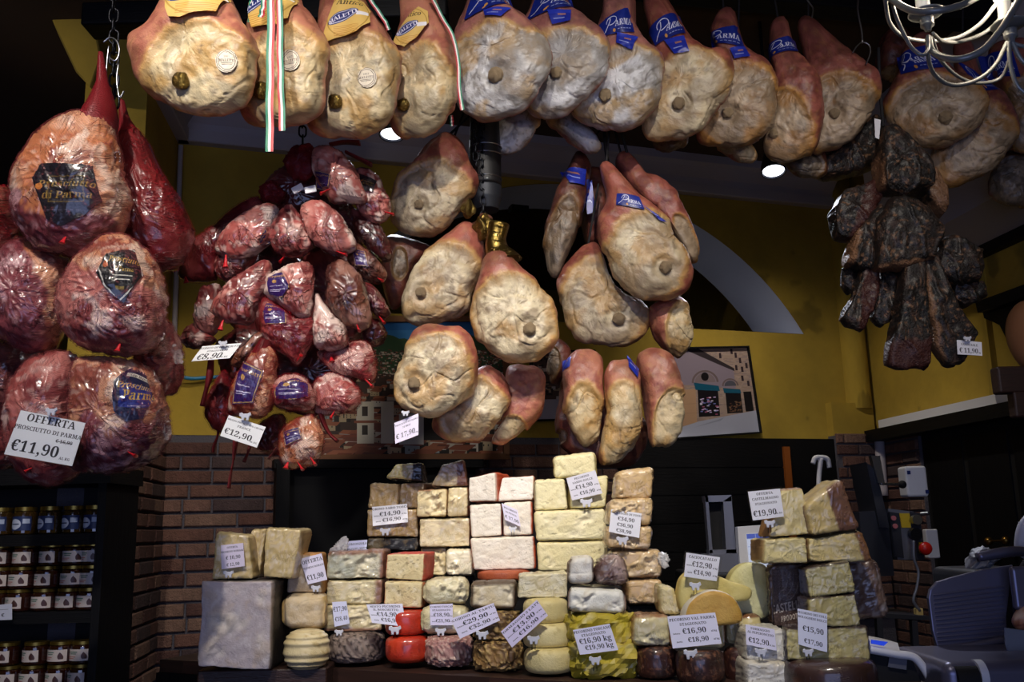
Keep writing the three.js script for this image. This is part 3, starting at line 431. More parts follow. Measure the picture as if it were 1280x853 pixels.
const T_stamp = canvasTex(160, 160, (g, w, h) => { g.fillStyle = '#ded3c0'; g.fillRect(0, 0, w, h); g.strokeStyle = '#5a4c42'; g.lineWidth = 4; g.beginPath(); g.arc(80, 80, 72, 0, 7); g.stroke(); g.beginPath(); g.arc(80, 80, 60, 0, 7); g.stroke(); g.fillStyle = '#4a3c34'; g.textAlign = 'center'; g.font = 'bold 24px serif'; g.fillText('MALETTI', 80, 88); g.font = '20px serif'; g.fillText('1867', 80, 62); g.fillRect(36, 96, 88, 3); g.fillRect(44, 104, 72, 3); });
const MP = { parma: phys({ map: T_parma, roughness: 0.35, clearcoat: 0.15, clearcoatRoughness: 0.4, side: THREE.DoubleSide }), tail: phys({ map: T_tail, roughness: 0.35, clearcoat: 0.15, clearcoatRoughness: 0.4, side: THREE.DoubleSide }), medal: phys({ map: T_medal, roughness: 0.5, side: THREE.DoubleSide }), stamp: phys({ map: T_stamp, roughness: 0.6, side: THREE.DoubleSide }) };
const boneMat = phys({ color: '#b29a78', roughness: 0.6, bumpMap: T_grain8, bumpScale: 0.003 }), shankMat = phys({ color: '#7a4a38', roughness: 0.6, bumpMap: T_grain8, bumpScale: 0.004 });
let hamSeed = 1;
function ham(label, q) {
  const seed = hamSeed++, face = [...q.face], hc = hamColor(q.pal, face); const bone = q.bone, bn = bone ? [...bone] : null;
  const so = seed * 3.17;
  const B = blob({ T: 0.08, Tb: 0.065, e: 0.74, amp: 0.012, fr: 10, seed, N: 150, Mf: 36, ...q, prep: cv => { [face[0], face[1]] = cv(face[0], face[1]); if (bn) [bn[0], bn[1]] = cv(bn[0], bn[1]); }, col: hc.f, dispf: (x, y, z, px, py) => { const Q = hc.q(px, py, fbm(x * 9 + so, y * 9, z * 9 - so, 3)), inn = ss(1.12, 0.92, Q); let d = -0.009 * ss(1.05, 0.93, Q); d += 0.0055 * fbm(x * 27 + seed, y * 27, z * 27, 3) * inn; if (bone) { const r = Math.hypot(px - bn[0], py - bn[1]) / bn[2]; d += -0.010 * ss(2.3, 1.1, r); } d -= 0.0045 * ss(0.9, 1, ridge(x * 10 + seed, y * 10, z * 10)) * inn; d -= 0.002 * ss(0.92, 1, ridge(x * 21 - seed, y * 17, z * 19)) * inn; d += 0.003 * fbm(x * 30, y * 30 + seed, z * 30, 2); return d; } });
  const G = place(new THREE.Group(), B.f); tag(G, q.name || 'cured_ham', label, 'ham', q.group);
  const body = part(G, 'body', B.g, M.ham);
  if (bone) { const [a, b] = B.at(bone[0], bone[1]), r = bone[2] * B.f.s * 0.95; const g = new THREE.SphereGeometry(r, 28, 20); const p = g.attributes.position; for (let i = 0; i < p.count; i++) { const k = 1 + 0.22 * N3(p.getX(i) * 70 + seed, p.getY(i) * 70, p.getZ(i) * 70) + 0.12 * N3(p.getX(i) * 190, p.getY(i) * 190 + seed, p.getZ(i) * 190); p.setXYZ(i, p.getX(i) * k, p.getY(i) * k, p.getZ(i) * k * 0.9); } g.computeVertexNormals(); const m = part(body, 'bone_end', g, q.gold ? M.foil : boneMat, q.gold ? 'gold foil over the bone end' : undefined); m.position.set(a, b, B.surf(a, b) + r * 0.35); }
  for (const bq of q.parma || []) part(G, 'paper_band', sheet(B, bq, 0.006), MP.parma, 'blue printed paper band');
  for (const bq of q.tail || []) part(G, 'band_tail', sheet(B, bq, 0.009), MP.tail, 'blue band end');
  if (q.medal) part(G, 'paper_medal', sheet(B, q.medal, 0.016, true), MP.medal, 'yellow paper medal with a blue oval');
  if (q.stamp) { const [x, y, r] = q.stamp, pl = []; for (let i = 0; i < 16; i++) pl.push(x + r * Math.cos(i / 16 * 6.283), y + r * 1.05 * Math.sin(i / 16 * 6.283)); part(body, 'round_seal', sheet(B, pl, 0.004, true), MP.stamp, 'round paper seal'); }
  if (q.shank) { const arr = q.shank, pts = []; for (let i = 0; i < arr.length; i += 2) { const [a, b] = B.f.loc(arr[i], arr[i + 1]); pts.push(V(a, b, 0)); } part(G, 'shank', sweep(pts, q.shankR || [0.05, 0.032, 0.036, 0.03], 16), q.shankMat || shankMat); }
  if (q.rope) { const pts = []; for (let i = 0; i < q.rope.length; i += 2) { const [a, b] = B.f.loc(q.rope[i], q.rope[i + 1]); pts.push(V(a, b, 0)); } part(G, 'cord', sweep(pts, [0.004, 0.004], 6), M.cord, 'dark hanging cord'); }
  return B;
}
const ROW = 'hams hanging in the long upper row', R5 = [5, 5];
ham('golden cured ham with wavy yellow paper collar, gold bone cap and round seal', { D: 2.15, pal: 'golden', group: ROW, yaw: -0.12, o: [168, 53, 168, 73, 182, 110, 205, 132, 233, 145, 272, 145, 303, 135, 317, 112, 322, 82, 317, 50, 303, 25, 289, 5, 275, -35, 245, -50, 222, -35, 206, 15, 188, 42, 174, 48], face: [246, 94, 72, 60], bone: [228, 103, 10], gold: 1, stamp: [283, 76, 14], medal: [206, 8, 210, 20, 224, 21, 245, 14, 270, 14, 286, 3, 286, -20, 206, -20], rope: [248, -45, 250, -90] });
ham('golden cured ham behind two hanging tricolour ribbons, round seal on its face', { D: 2.25, pal: 'golden', group: ROW, yaw: -0.36, c: [360, 85], o: [374, 0, 393, 25, 407, 56, 409, 82, 406, 112, 399, 141, 382, 155, 354, 163, 329, 160, 309, 152, 305, 138, 318, 100, 316, 60, 322, 20, 345, -30, 360, -40], face: [352, 102, 46, 62, -0.2], bone: [329, 115, 9], gold: 1, stamp: [362, 75, 13], medal: [314, 34, 330, 31, 345, 30, 360, 22, 372, 5, 366, -10, 316, -10], rope: [352, -35, 352, -90] });
ham('golden cured ham with tilted round yellow medal and seal beside dimpled fat', { D: 2.35, pal: 'golden', group: ROW, yaw: -0.36, c: [445, 95], o: [404, 53, 405, 84, 404, 118, 388, 150, 391, 166, 413, 173, 441, 176, 464, 172, 489, 149, 497, 118, 502, 84, 497, 62, 483, 37, 469, 17, 455, 0, 436, -40, 418, -30, 406, 10], face: [441, 112, 52, 64, -0.25], bone: [421, 128, 8], gold: 1, stamp: [459, 97, 12], medal: [418, 0, 436, -3, 455, 3, 464, 15, 463, 28, 445, 39, 425, 45, 406, 53, 407, 32], rope: [428, -35, 430, -90] });
ham('narrow golden ham with yellow medal, tricolour ribbon running down its edge', { D: 2.45, pal: 'golden', group: ROW, yaw: -0.36, c: [533, 95], o: [505, 0, 520, -30, 536, -25, 544, 0, 557, 27, 567, 50, 572, 75, 572, 105, 567, 130, 555, 155, 540, 170, 517, 173, 496, 167, 491, 150, 502, 112, 500, 75, 504, 50, 507, 25], face: [529, 122, 38, 60, -0.1], bone: [505, 132, 7], gold: 1, medal: [491, 55, 498, 38, 510, 20, 523, 8, 535, 14, 536, 28, 522, 45, 505, 58], rope: [524, -25, 524, -90] });
ham('grey marbled cured ham with broad face, blue band and central bone end', { D: 2.56, pal: 'pale', group: ROW, yaw: -0.36, o: [571, 45, 576, 30, 586, 8, 602, -35, 625, -35, 637, 5, 655, 22, 675, 40, 690, 55, 694, 72, 687, 97, 672, 120, 655, 140, 630, 152, 605, 156, 585, 150, 573, 140, 570, 95], face: [624, 96, 70, 62, 0.2], bone: [621, 95, 9], parma: [[588, -4, 634, -12, 637, 6, 580, 25]], tail: [[604, 12, 640, 10, 626, 20, 606, 19]], rope: [612, -30, 612, -90] });
ham('pale blue-white cured ham with ochre rim, tucked behind the grey marbled one', { D: 2.63, pal: 'pale', group: ROW, yaw: -0.36, c: [712, 80], o: [664, 12, 670, -10, 684, -38, 702, -35, 712, 7, 730, 20, 750, 35, 762, 52, 765, 72, 760, 92, 742, 115, 722, 135, 705, 147, 680, 151, 662, 143, 655, 110, 660, 60, 658, 30], face: [710, 92, 56, 58, -0.3], bone: [696, 92, 7], parma: [[668, 0, 712, -8, 714, 8, 658, 27]], tail: [[684, 12, 714, 12, 713, 25, 690, 30]], rope: [692, -30, 692, -90] });
ham('cured ham with smooth bluish white face and long dark shank in blue band', { D: 2.7, pal: 'pale', group: ROW, yaw: -0.36, c: [778, 105], o: [757, -25, 775, -32, 792, -20, 793, 25, 798, 39, 813, 54, 826, 67, 829, 78, 830, 103, 824, 129, 806, 155, 778, 165, 745, 162, 720, 150, 714, 140, 735, 110, 742, 75, 748, 40, 756, 10], face: [775, 114, 58, 55], bone: [757, 120, 8], parma: [[749, 31, 790, 20, 793, 40, 753, 46]], tail: [[771, 40, 798, 46, 790, 62, 770, 53]], rope: [774, -25, 774, -90] });
ham('beige cured ham with pointed yellow ear and blue band, bone end at left', { D: 2.77, pal: 'beige', group: ROW, yaw: -0.36, c: [855, 110], o: [804, -10, 816, -25, 830, -8, 842, 12, 858, 40, 870, 53, 893, 64, 906, 62, 914, 75, 916, 100, 911, 118, 893, 144, 878, 165, 857, 174, 826, 178, 808, 172, 800, 158, 806, 120, 814, 80, 813, 45, 806, 15], face: [858, 120, 60, 54, -0.15], bone: [849, 130, 8], parma: [[811, 41, 850, 21, 857, 41, 819, 57]], tail: [[830, 50, 855, 44, 862, 64, 843, 67]], rope: [815, -15, 812, -90] });
ham('brownish cured ham with ringed bone end and swirling blue band', { D: 2.84, pal: 'brown', group: ROW, yaw: -0.36, c: [925, 118], o: [896, 15, 908, 8, 921, 15, 923, 36, 932, 58, 945, 70, 963, 85, 972, 103, 973, 134, 966, 160, 945, 178, 919, 187, 888, 183, 870, 176, 880, 145, 900, 110, 908, 82, 898, 62, 887, 46, 893, 28], face: [923, 132, 52, 56, -0.2], bone: [910, 142, 7], parma: [[888, 48, 922, 34, 931, 60, 891, 64]], tail: [[912, 60, 931, 58, 938, 70, 918, 73]], rope: [905, 15, 897, -60] });
ham('ham turned on edge showing pink rind and a curving yellow fat band', { D: 2.91, pal: 'brown', group: ROW, yaw: -0.36, c: [992, 125], o: [963, 39, 968, 28, 984, 26, 989, 46, 995, 62, 1012, 80, 1025, 98, 1031, 124, 1030, 155, 1020, 186, 1007, 199, 976, 206, 958, 199, 953, 184, 966, 155, 966, 125, 968, 95, 962, 70], face: [978, 168, 36, 56, 0.15], bone: [967, 168, 6], parma: [[960, 62, 994, 52, 998, 64, 962, 80]], rope: [974, 32, 960, -50] });
ham('reddish brown ham without a band, pale corner ear and visible wire hook', { D: 2.98, pal: 'brown', group: ROW, yaw: -0.36, c: [1050, 120], o: [997, 28, 1005, 21, 1019, 26, 1038, 44, 1064, 67, 1084, 80, 1097, 90, 1100, 111, 1096, 134, 1082, 162, 1061, 181, 1035, 191, 1017, 192, 1006, 165, 1012, 115, 1006, 80, 999, 50], face: [1053, 142, 48, 52, -0.35], bone: [1043, 143, 7], rope: [1010, 26, 1012, -40] });
ham('wide oval tan ham under the white chandelier with blue band', { D: 3.1, pal: 'brown', group: ROW, yaw: -0.36, c: [1168, 132], o: [1103, 132, 1112, 108, 1122, 92, 1130, 62, 1148, 42, 1168, 46, 1182, 78, 1196, 95, 1217, 104, 1231, 118, 1236, 135, 1228, 155, 1206, 174, 1178, 186, 1144, 187, 1122, 172, 1107, 151], face: [1170, 138, 66, 48], bone: [1182, 148, 9], parma: [[1121, 72, 1160, 56, 1180, 84, 1126, 93]], rope: [1157, 45, 1152, -30] });
ham('tan ham half hidden below the wide oval ham, underside rounded', { D: 3.2, pal: 'brown', group: ROW, yaw: -0.36, c: [1212, 165], o: [1190, 55, 1203, 48, 1216, 55, 1222, 85, 1240, 108, 1258, 122, 1270, 141, 1272, 169, 1259, 197, 1234, 219, 1200, 233, 1172, 233, 1158, 215, 1165, 180, 1185, 130, 1194, 90], face: [1212, 178, 60, 56], parma: [[1194, 84, 1218, 88, 1250, 112, 1226, 114]], rope: [1203, 52, 1204, -30] });
ham('brown ham cut by the picture edge, blue band behind the chandelier arm', { D: 3.33, pal: 'brown', group: ROW, yaw: -0.36, c: [1282, 130], o: [1236, 62, 1258, 50, 1290, 50, 1325, 90, 1330, 150, 1300, 190, 1268, 188, 1258, 165, 1256, 120, 1240, 92], face: [1292, 140, 45, 50], parma: [[1222, 70, 1266, 64, 1276, 96, 1230, 100]], rope: [1265, 52, 1262, -30] });
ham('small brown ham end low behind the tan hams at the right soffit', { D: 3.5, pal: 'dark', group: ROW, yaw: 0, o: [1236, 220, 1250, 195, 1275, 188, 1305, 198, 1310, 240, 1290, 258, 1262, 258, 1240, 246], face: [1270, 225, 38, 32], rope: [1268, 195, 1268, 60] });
const REAR = 'ham ends showing below the upper row';
ham('grey ham end hanging directly below the grey marbled ham', { D: 2.8, pal: 'pale', group: REAR, o: [597, 150, 600, 170, 608, 186, 622, 197, 641, 197, 660, 185, 672, 165, 676, 145, 650, 115, 612, 120], face: [637, 165, 40, 40], T: 0.05, Tb: 0.05, rope: [637, 153, 637, 20] });
ham('lean grey ham end slanting below the pale blue-white ham', { D: 2.86, pal: 'pale', group: REAR, c: [716, 160], o: [680, 148, 697, 166, 720, 183, 740, 193, 750, 185, 746, 170, 728, 152, 710, 128, 690, 128], face: [718, 165, 34, 30], T: 0.05, Tb: 0.05, rope: [718, 153, 718, 20] });
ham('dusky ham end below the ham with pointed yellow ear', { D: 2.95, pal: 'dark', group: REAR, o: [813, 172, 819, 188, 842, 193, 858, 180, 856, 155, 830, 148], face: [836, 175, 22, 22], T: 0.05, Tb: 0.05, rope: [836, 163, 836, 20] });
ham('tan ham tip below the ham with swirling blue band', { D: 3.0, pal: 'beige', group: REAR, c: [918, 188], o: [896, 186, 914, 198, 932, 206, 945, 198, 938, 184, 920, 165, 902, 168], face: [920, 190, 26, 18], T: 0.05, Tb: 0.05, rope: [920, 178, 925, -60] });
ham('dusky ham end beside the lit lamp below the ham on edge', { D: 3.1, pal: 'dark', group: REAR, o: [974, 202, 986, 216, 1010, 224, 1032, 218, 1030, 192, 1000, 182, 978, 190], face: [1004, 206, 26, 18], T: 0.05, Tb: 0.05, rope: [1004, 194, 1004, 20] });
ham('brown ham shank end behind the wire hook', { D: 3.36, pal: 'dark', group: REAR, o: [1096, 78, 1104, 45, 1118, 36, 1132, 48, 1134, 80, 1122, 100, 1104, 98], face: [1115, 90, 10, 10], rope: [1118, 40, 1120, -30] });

const CL3 = 'hams in the bunch with gold foil', CL4 = 'hams in the bunch with blue straps';
ham('upper dark-topped ham of the gold foil bunch, pale lower corner', { D: 2.72, pal: 'beige', group: CL3, o: [488, 258, 493, 232, 514, 209, 529, 188, 556, 168, 575, 179, 587, 206, 597, 220, 596, 241, 581, 261, 561, 285, 537, 301, 511, 297, 493, 282], face: [538, 252, 52, 50, -0.5], bone: [524, 256, 6], rope: [558, 172, 592, 140] });
ham('dark ham hidden between the red bag bunch and the gold foil bunch', { D: 2.82, pal: 'dark', group: CL3, o: [486, 300, 515, 300, 540, 312, 520, 340, 506, 375, 490, 385, 480, 360, 477, 320], face: [500, 330, 10, 20], rope: [512, 310, 588, 120] });
ham('middle ham of the gold foil bunch with dark bone hole, red rind right', { D: 2.68, pal: 'beige', group: CL3, o: [499, 390, 502, 367, 523, 326, 546, 302, 570, 285, 587, 279, 602, 297, 606, 320, 605, 340, 592, 367, 584, 390, 554, 408, 526, 412, 504, 402], face: [544, 356, 50, 58, 0.55], bone: [526, 366, 7], shank: [585, 300, 603, 284, 608, 270], shankR: [0.05, 0.03, 0.02] });
ham('pear shaped ham with cracked cream face under the gold foil shank', { D: 2.6, pal: 'beige', group: CL3, o: [608, 322, 624, 311, 646, 329, 675, 358, 693, 382, 699, 411, 692, 436, 667, 453, 639, 456, 611, 444, 591, 419, 587, 397, 594, 362, 602, 338], face: [641, 398, 52, 55], bone: [662, 412, 8], shank: [628, 330, 620, 305, 624, 280], shankR: [0.06, 0.035, 0.028, 0.03], shankMat: M.foil });
ham('lowest large cream ham of the gold foil bunch, above its price card', { D: 2.58, pal: 'beige', group: CL3, o: [492, 487, 492, 467, 504, 442, 523, 413, 554, 410, 583, 416, 594, 436, 598, 456, 594, 481, 583, 503, 560, 520, 535, 525, 509, 518, 495, 503], face: [538, 472, 49, 54, 0.2], bone: [518, 480, 8] });
ham('half hidden ham with yellow corner under the large cream ham', { D: 2.7, pal: 'beige', group: CL3, c: [595, 512], o: [611, 459, 628, 467, 636, 481, 636, 506, 630, 526, 616, 541, 597, 553, 568, 554, 549, 546, 540, 528, 562, 500, 588, 470], face: [592, 516, 42, 40, -0.5] });
ham('pink skinned lean ham at the edge of the gold foil bunch', { D: 2.78, pal: 'golden', group: CL3, c: [652, 505], o: [636, 458, 661, 456, 677, 464, 681, 487, 678, 512, 664, 534, 644, 551, 622, 561, 611, 554, 628, 528, 630, 490], face: [632, 545, 26, 20, -0.6] });
ham('ham seen edge on at the left of the blue strap bunch', { D: 2.98, pal: 'dark', group: CL4, o: [722, 192, 738, 203, 733, 247, 728, 273, 719, 304, 706, 330, 695, 353, 686, 348, 681, 327, 677, 309, 681, 288, 688, 262, 699, 237, 709, 213], face: [702, 300, 22, 52, 0.25], tail: [[700, 215, 733, 212, 731, 232, 712, 228], [733, 225, 740, 225, 744, 265, 734, 268]], rope: [728, 195, 752, 160] });
ham('tilted ham with blue strap and round mottled face, topmost of its bunch', { D: 2.82, pal: 'beige', group: CL4, c: [808, 305], o: [750, 208, 762, 205, 779, 226, 799, 247, 828, 273, 846, 301, 861, 324, 865, 348, 858, 363, 835, 375, 812, 377, 789, 371, 771, 355, 758, 327, 750, 304, 749, 278, 758, 258, 756, 235], face: [809, 318, 50, 54, 0.5], bone: [832, 335, 8], parma: [[771, 242, 799, 246, 806, 262, 770, 256]], tail: [[798, 252, 806, 258, 834, 278, 826, 276]], rope: [757, 212, 762, 160] });
ham('broad ham with reddish neck below the tilted blue strap ham', { D: 2.96, pal: 'beige', group: CL4, c: [752, 375], o: [730, 306, 745, 305, 756, 330, 771, 358, 789, 372, 808, 380, 813, 404, 802, 426, 771, 437, 745, 435, 719, 424, 706, 406, 699, 385, 697, 360, 704, 335, 717, 317], face: [756, 380, 55, 54, 0.2], bone: [773, 399, 8], rope: [735, 308, 748, 230] });
ham('brown skinned ham shank with yellow cut end at the blue strap bunch', { D: 2.95, pal: 'brown', group: CL4, c: [822, 262], o: [768, 195, 784, 189, 799, 213, 820, 226, 838, 239, 853, 262, 866, 283, 874, 312, 872, 330, 862, 332, 852, 309, 836, 290, 812, 265, 789, 240, 773, 216], face: [862, 300, 14, 34, -0.4], rope: [776, 192, 768, 160] });
ham('small ham end with yellow fat fold at the edge of the strap bunch', { D: 2.95, pal: 'golden', group: CL4, o: [813, 384, 838, 372, 853, 375, 864, 394, 869, 413, 866, 432, 851, 450, 838, 444, 823, 430, 813, 410], face: [855, 412, 20, 34, 0.1] });
const LOW = 'three slim hams at the bottom of the strap bunch';
ham('slim pink topped ham with bulging ochre knee, lowest of the bunch', { D: 2.84, pal: 'golden', group: LOW, o: [705, 457, 719, 439, 740, 437, 751, 449, 752, 483, 754, 535, 748, 556, 730, 564, 716, 546, 706, 527, 703, 492], face: [732, 528, 26, 46], tail: [[703, 452, 714, 445, 712, 458, 703, 465]] });
ham('slim ham with cream stripe between two pinker slim hams', { D: 2.8, pal: 'golden', group: LOW, o: [757, 462, 765, 451, 784, 450, 797, 465, 800, 496, 804, 535, 798, 556, 781, 576, 763, 585, 750, 577, 752, 545, 756, 496], face: [780, 535, 28, 58, 0.1], tail: [[784, 444, 799, 462, 797, 472, 786, 458]] });
ham('slim ham with red bruise on pink skin and grey mouldy edge', { D: 2.84, pal: 'golden', group: LOW, o: [798, 442, 815, 435, 835, 442, 846, 460, 851, 491, 857, 524, 851, 548, 835, 562, 815, 560, 810, 535, 804, 496, 798, 466], face: [842, 530, 22, 44, 0.2] });
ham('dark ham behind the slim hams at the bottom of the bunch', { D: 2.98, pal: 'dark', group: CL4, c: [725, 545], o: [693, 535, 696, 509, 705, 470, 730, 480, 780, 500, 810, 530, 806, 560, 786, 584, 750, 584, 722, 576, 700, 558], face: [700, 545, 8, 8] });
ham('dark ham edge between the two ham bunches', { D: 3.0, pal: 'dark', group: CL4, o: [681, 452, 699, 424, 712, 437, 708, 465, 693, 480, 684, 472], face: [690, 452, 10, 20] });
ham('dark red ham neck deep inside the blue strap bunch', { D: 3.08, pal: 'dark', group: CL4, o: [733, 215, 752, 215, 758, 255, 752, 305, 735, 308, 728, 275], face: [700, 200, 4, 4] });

// black sausage with silver end and gold foil lumps at the hooks
{
  const D = 2.77; const o = new THREE.Group(); const a = P(607, 150, D); o.position.copy(a); const q = (x, y) => P(x, y, D).sub(a);
  part(o, 'casing', sweep([q(606, 140), q(606, 180), q(607, 235)], [0.045, 0.05, 0.05], 24), phys({ color: '#08080c', roughness: 0.55, clearcoat: 0.2 })); part(o, 'foil_end', sweep([q(607, 234), q(607, 250), q(608, 264)], [0.0505, 0.05, 0.038], 24), phys({ color: '#2c2f36', metalness: 0.4, roughness: 0.5 }), 'dull silver end'); for (const y of [186, 196, 225]) { const t = part(o, 'tie', new THREE.TorusGeometry(0.05, 0.002, 6, 28), M.steel); t.rotation.x = Math.PI / 2; t.position.copy(q(607, y)); }
  tag(o, 'wrapped_sausage', 'thick black wrapped sausage with dull silver end among the hams', 'sausage');
  const D2 = 2.64; [[604, 285, 0.028, 'crumpled gold foil knot beside the chain of the ham bunch'], [586, 262, 0.02, 'small gold foil tip under the dark-topped ham']].forEach(([x, y, r, l]) => { const g = new THREE.IcosahedronGeometry(r, 5), p = g.attributes.position; for (let i = 0; i < p.count; i++) { const k = 1 + 0.5 * N3(p.getX(i) * 60, p.getY(i) * 60, p.getZ(i) * 60); p.setXYZ(i, p.getX(i) * k, p.getY(i) * k * 1.3, p.getZ(i) * k); } g.computeVertexNormals(); const m = new THREE.Mesh(g, M.foil); m.position.copy(P(x, y, D2)); tag(m, 'gold_foil', l, 'foil'); });
}

// ---------------------------------------------------------------- netted boneless hams in shrink wrap
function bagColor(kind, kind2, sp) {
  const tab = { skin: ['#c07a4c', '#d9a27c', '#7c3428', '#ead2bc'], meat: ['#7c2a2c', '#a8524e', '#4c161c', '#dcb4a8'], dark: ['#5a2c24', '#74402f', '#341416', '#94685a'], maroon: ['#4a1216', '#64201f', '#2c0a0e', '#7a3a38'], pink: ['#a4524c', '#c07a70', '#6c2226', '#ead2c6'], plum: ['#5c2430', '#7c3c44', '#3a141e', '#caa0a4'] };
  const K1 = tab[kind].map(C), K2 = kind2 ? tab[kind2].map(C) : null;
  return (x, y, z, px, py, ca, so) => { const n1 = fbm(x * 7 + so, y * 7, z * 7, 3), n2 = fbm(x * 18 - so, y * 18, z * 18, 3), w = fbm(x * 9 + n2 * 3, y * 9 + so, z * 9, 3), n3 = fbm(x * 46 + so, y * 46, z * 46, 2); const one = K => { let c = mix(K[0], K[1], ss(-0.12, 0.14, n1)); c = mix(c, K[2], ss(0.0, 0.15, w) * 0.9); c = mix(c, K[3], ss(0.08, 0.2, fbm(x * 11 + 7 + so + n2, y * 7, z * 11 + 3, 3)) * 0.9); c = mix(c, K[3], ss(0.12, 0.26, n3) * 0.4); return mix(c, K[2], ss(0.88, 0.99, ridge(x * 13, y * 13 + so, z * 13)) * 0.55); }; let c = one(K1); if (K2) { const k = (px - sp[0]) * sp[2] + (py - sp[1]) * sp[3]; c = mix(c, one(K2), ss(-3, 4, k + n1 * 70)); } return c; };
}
const crumple = (k, s, fq = 20) => (x, y, z) => { const w = N3(x * 9 + s, y * 9, z * 9) * 1.2; return k * Math.max(ss(0.8, 1, ridge(x * fq * 1.6 + s + w, y * fq * 0.5, z * fq)), 0.9 * ss(0.82, 1, ridge(x * fq * 0.5 - s, y * fq * 1.5 + s + w, z * fq)), 0.8 * ss(0.82, 1, ridge((x + y) * fq * 1.1 - s, (x - y) * fq * 0.4 + w, z * fq))); };
const T_dlabel = canvasTex(256, 256, (g, w, h) => { g.fillStyle = '#1a1420'; g.fillRect(0, 0, w, h); g.fillStyle = '#9a7c3a'; g.textAlign = 'center'; g.font = 'italic bold 40px serif'; g.fillText('Prosciutto', 128, 100); g.fillText('di Parma', 128, 146); g.strokeStyle = '#6a5426'; g.lineWidth = 4; g.strokeRect(64, 56, 128, 104); g.fillStyle = '#c87a3a'; g.beginPath(); g.arc(30, 96, 14, 0, 7); g.fill(); g.fillStyle = '#4a4250'; for (let i = 0; i < 9; i++) g.fillRect(40 + i * 20, 190, 12, 5); });
const T_hex = canvasTex(256, 220, (g, w, h) => { g.fillStyle = '#17141c'; g.fillRect(0, 0, w, h); g.strokeStyle = '#d8d4cc'; g.lineWidth = 7; g.beginPath(); for (const [i, [x, y]] of [[4, 84], [44, 4], [214, 14], [252, 128], [128, 214], [48, 158]].entries()) i ? g.lineTo(x, y) : g.moveTo(x, y); g.closePath(); g.stroke(); g.fillStyle = '#c9a24a'; g.textAlign = 'center'; g.font = 'italic bold 32px serif'; g.fillText('Prosciutto', 140, 76); g.font = 'bold 22px serif'; g.fillText('di Parma', 144, 110); g.fillStyle = '#e8e2d4'; g.fillRect(90, 124, 100, 4); g.fillRect(104, 138, 72, 4); g.fillStyle = '#cc6a3a'; g.beginPath(); g.arc(46, 86, 13, 0, 7); g.fill(); g.fillStyle = '#8a7434'; g.fillRect(112, 164, 40, 12); });
const T_blue = canvasTex(256, 256, (g, w, h) => { g.fillStyle = '#191b44'; g.fillRect(0, 0, w, h); g.fillStyle = '#27338c'; g.fillRect(40, 90, 190, 110); g.fillStyle = '#d8d0c4'; g.fillRect(60, 40, 130, 20); g.fillStyle = '#4a3a3a'; g.font = 'bold 20px serif'; g.fillText('San Marco', 74, 57); g.fillStyle = '#d9b25a'; g.font = 'italic bold 38px serif'; g.fillText('Prosciutto di', 26, 112); g.font = 'italic bold 62px serif'; g.fillText('Parma', 50, 166); g.fillStyle = '#8a84b0'; g.fillRect(90, 190, 90, 5); });
const T_purple = canvasTex(200, 256, (g, w, h) => { g.fillStyle = '#3a1a6a'; g.fillRect(0, 0, w, h); g.strokeStyle = '#c8a46a'; g.lineWidth = 8; g.strokeRect(8, 8, w - 16, h - 16); g.fillStyle = '#d8a860'; g.font = 'italic bold 34px serif'; g.fillText('Prosciutto', 24, 60); g.beginPath(); g.arc(70, 96, 18, 0, 7); g.fill(); g.fillStyle = '#e0d8f0'; g.fillRect(30, 140, 110, 7); g.fillRect(30, 178, 130, 7); g.fillRect(30, 192, 90, 5); g.fillStyle = '#241048'; for (let i = 0; i < 300; i++) g.fillRect(rnd() * w, rnd() * h, 3, 3); });
const lab = t => phys({ map: t, roughness: 0.4, clearcoat: 1, clearcoatRoughness: 0.12, bumpMap: T_film9, bumpScale: 0.002, side: THREE.DoubleSide });
const ML = { dl: lab(T_dlabel), hex: lab(T_hex), blue: lab(T_blue), purple: lab(T_purple) };
const BAGS = 'netted hams hanging from the chain';
function bag(label, q) {
  const seed = 50 + hamSeed++; const B = blob({ T: 0.1, Tb: 0.085, e: 0.78, amp: 0.012, fr: 8, seed, ...q, prep: cv => { if (q.sp) [q.sp[0], q.sp[1]] = cv(q.sp[0], q.sp[1]); }, col: bagColor(q.kind, q.kind2, q.sp), dispf: crumple(q.cr ?? 0.005, seed) });
  const G = place(new THREE.Group(), B.f); tag(G, q.name || 'netted_ham', label, q.cat || 'ham', q.group || BAGS);
  const body = part(G, 'body', B.g, M.bag);
  if (q.net) part(G, 'net', shell(B.g, 0.004), q.net === 2 ? M.net : M.palenet, 'fine string net');
  for (const [pts, m, poly, l] of q.labels || []) part(body, 'label', sheet(B, pts, 0.006, poly), ML[m], l);
  for (const t of q.ties || []) { const [x0, y0, x1, y1] = t; const a = B.at(x0, y0, 0.006), b = B.f.locz(x0 + (x1 - x0) * 0.8, y0 + (y1 - y0) * 0.8, a[2] + 0.008); const A = V(a[0], a[1], a[2]), E = V(b[0], b[1], a[2] + 0.008); part(G, 'net_tie', sweep([A, A.clone().lerp(E, 0.5), E], [0.002, 0.004, 0.005, 0.0085], 7, 0.55), M.red, 'bright red net knot'); }
  for (const t of q.gather || []) { const pts = []; for (let i = 0; i < t.length; i += 2) { const [a, b] = B.f.loc(t[i], t[i + 1]); pts.push(V(a, b, 0)); } part(G, 'net_gather', sweep(pts, q.gatherR || [0.07, 0.04, 0.012, 0.012], 18, 0.7), M.redDark, 'red net drawn up to the hook'); }
  return B;
}
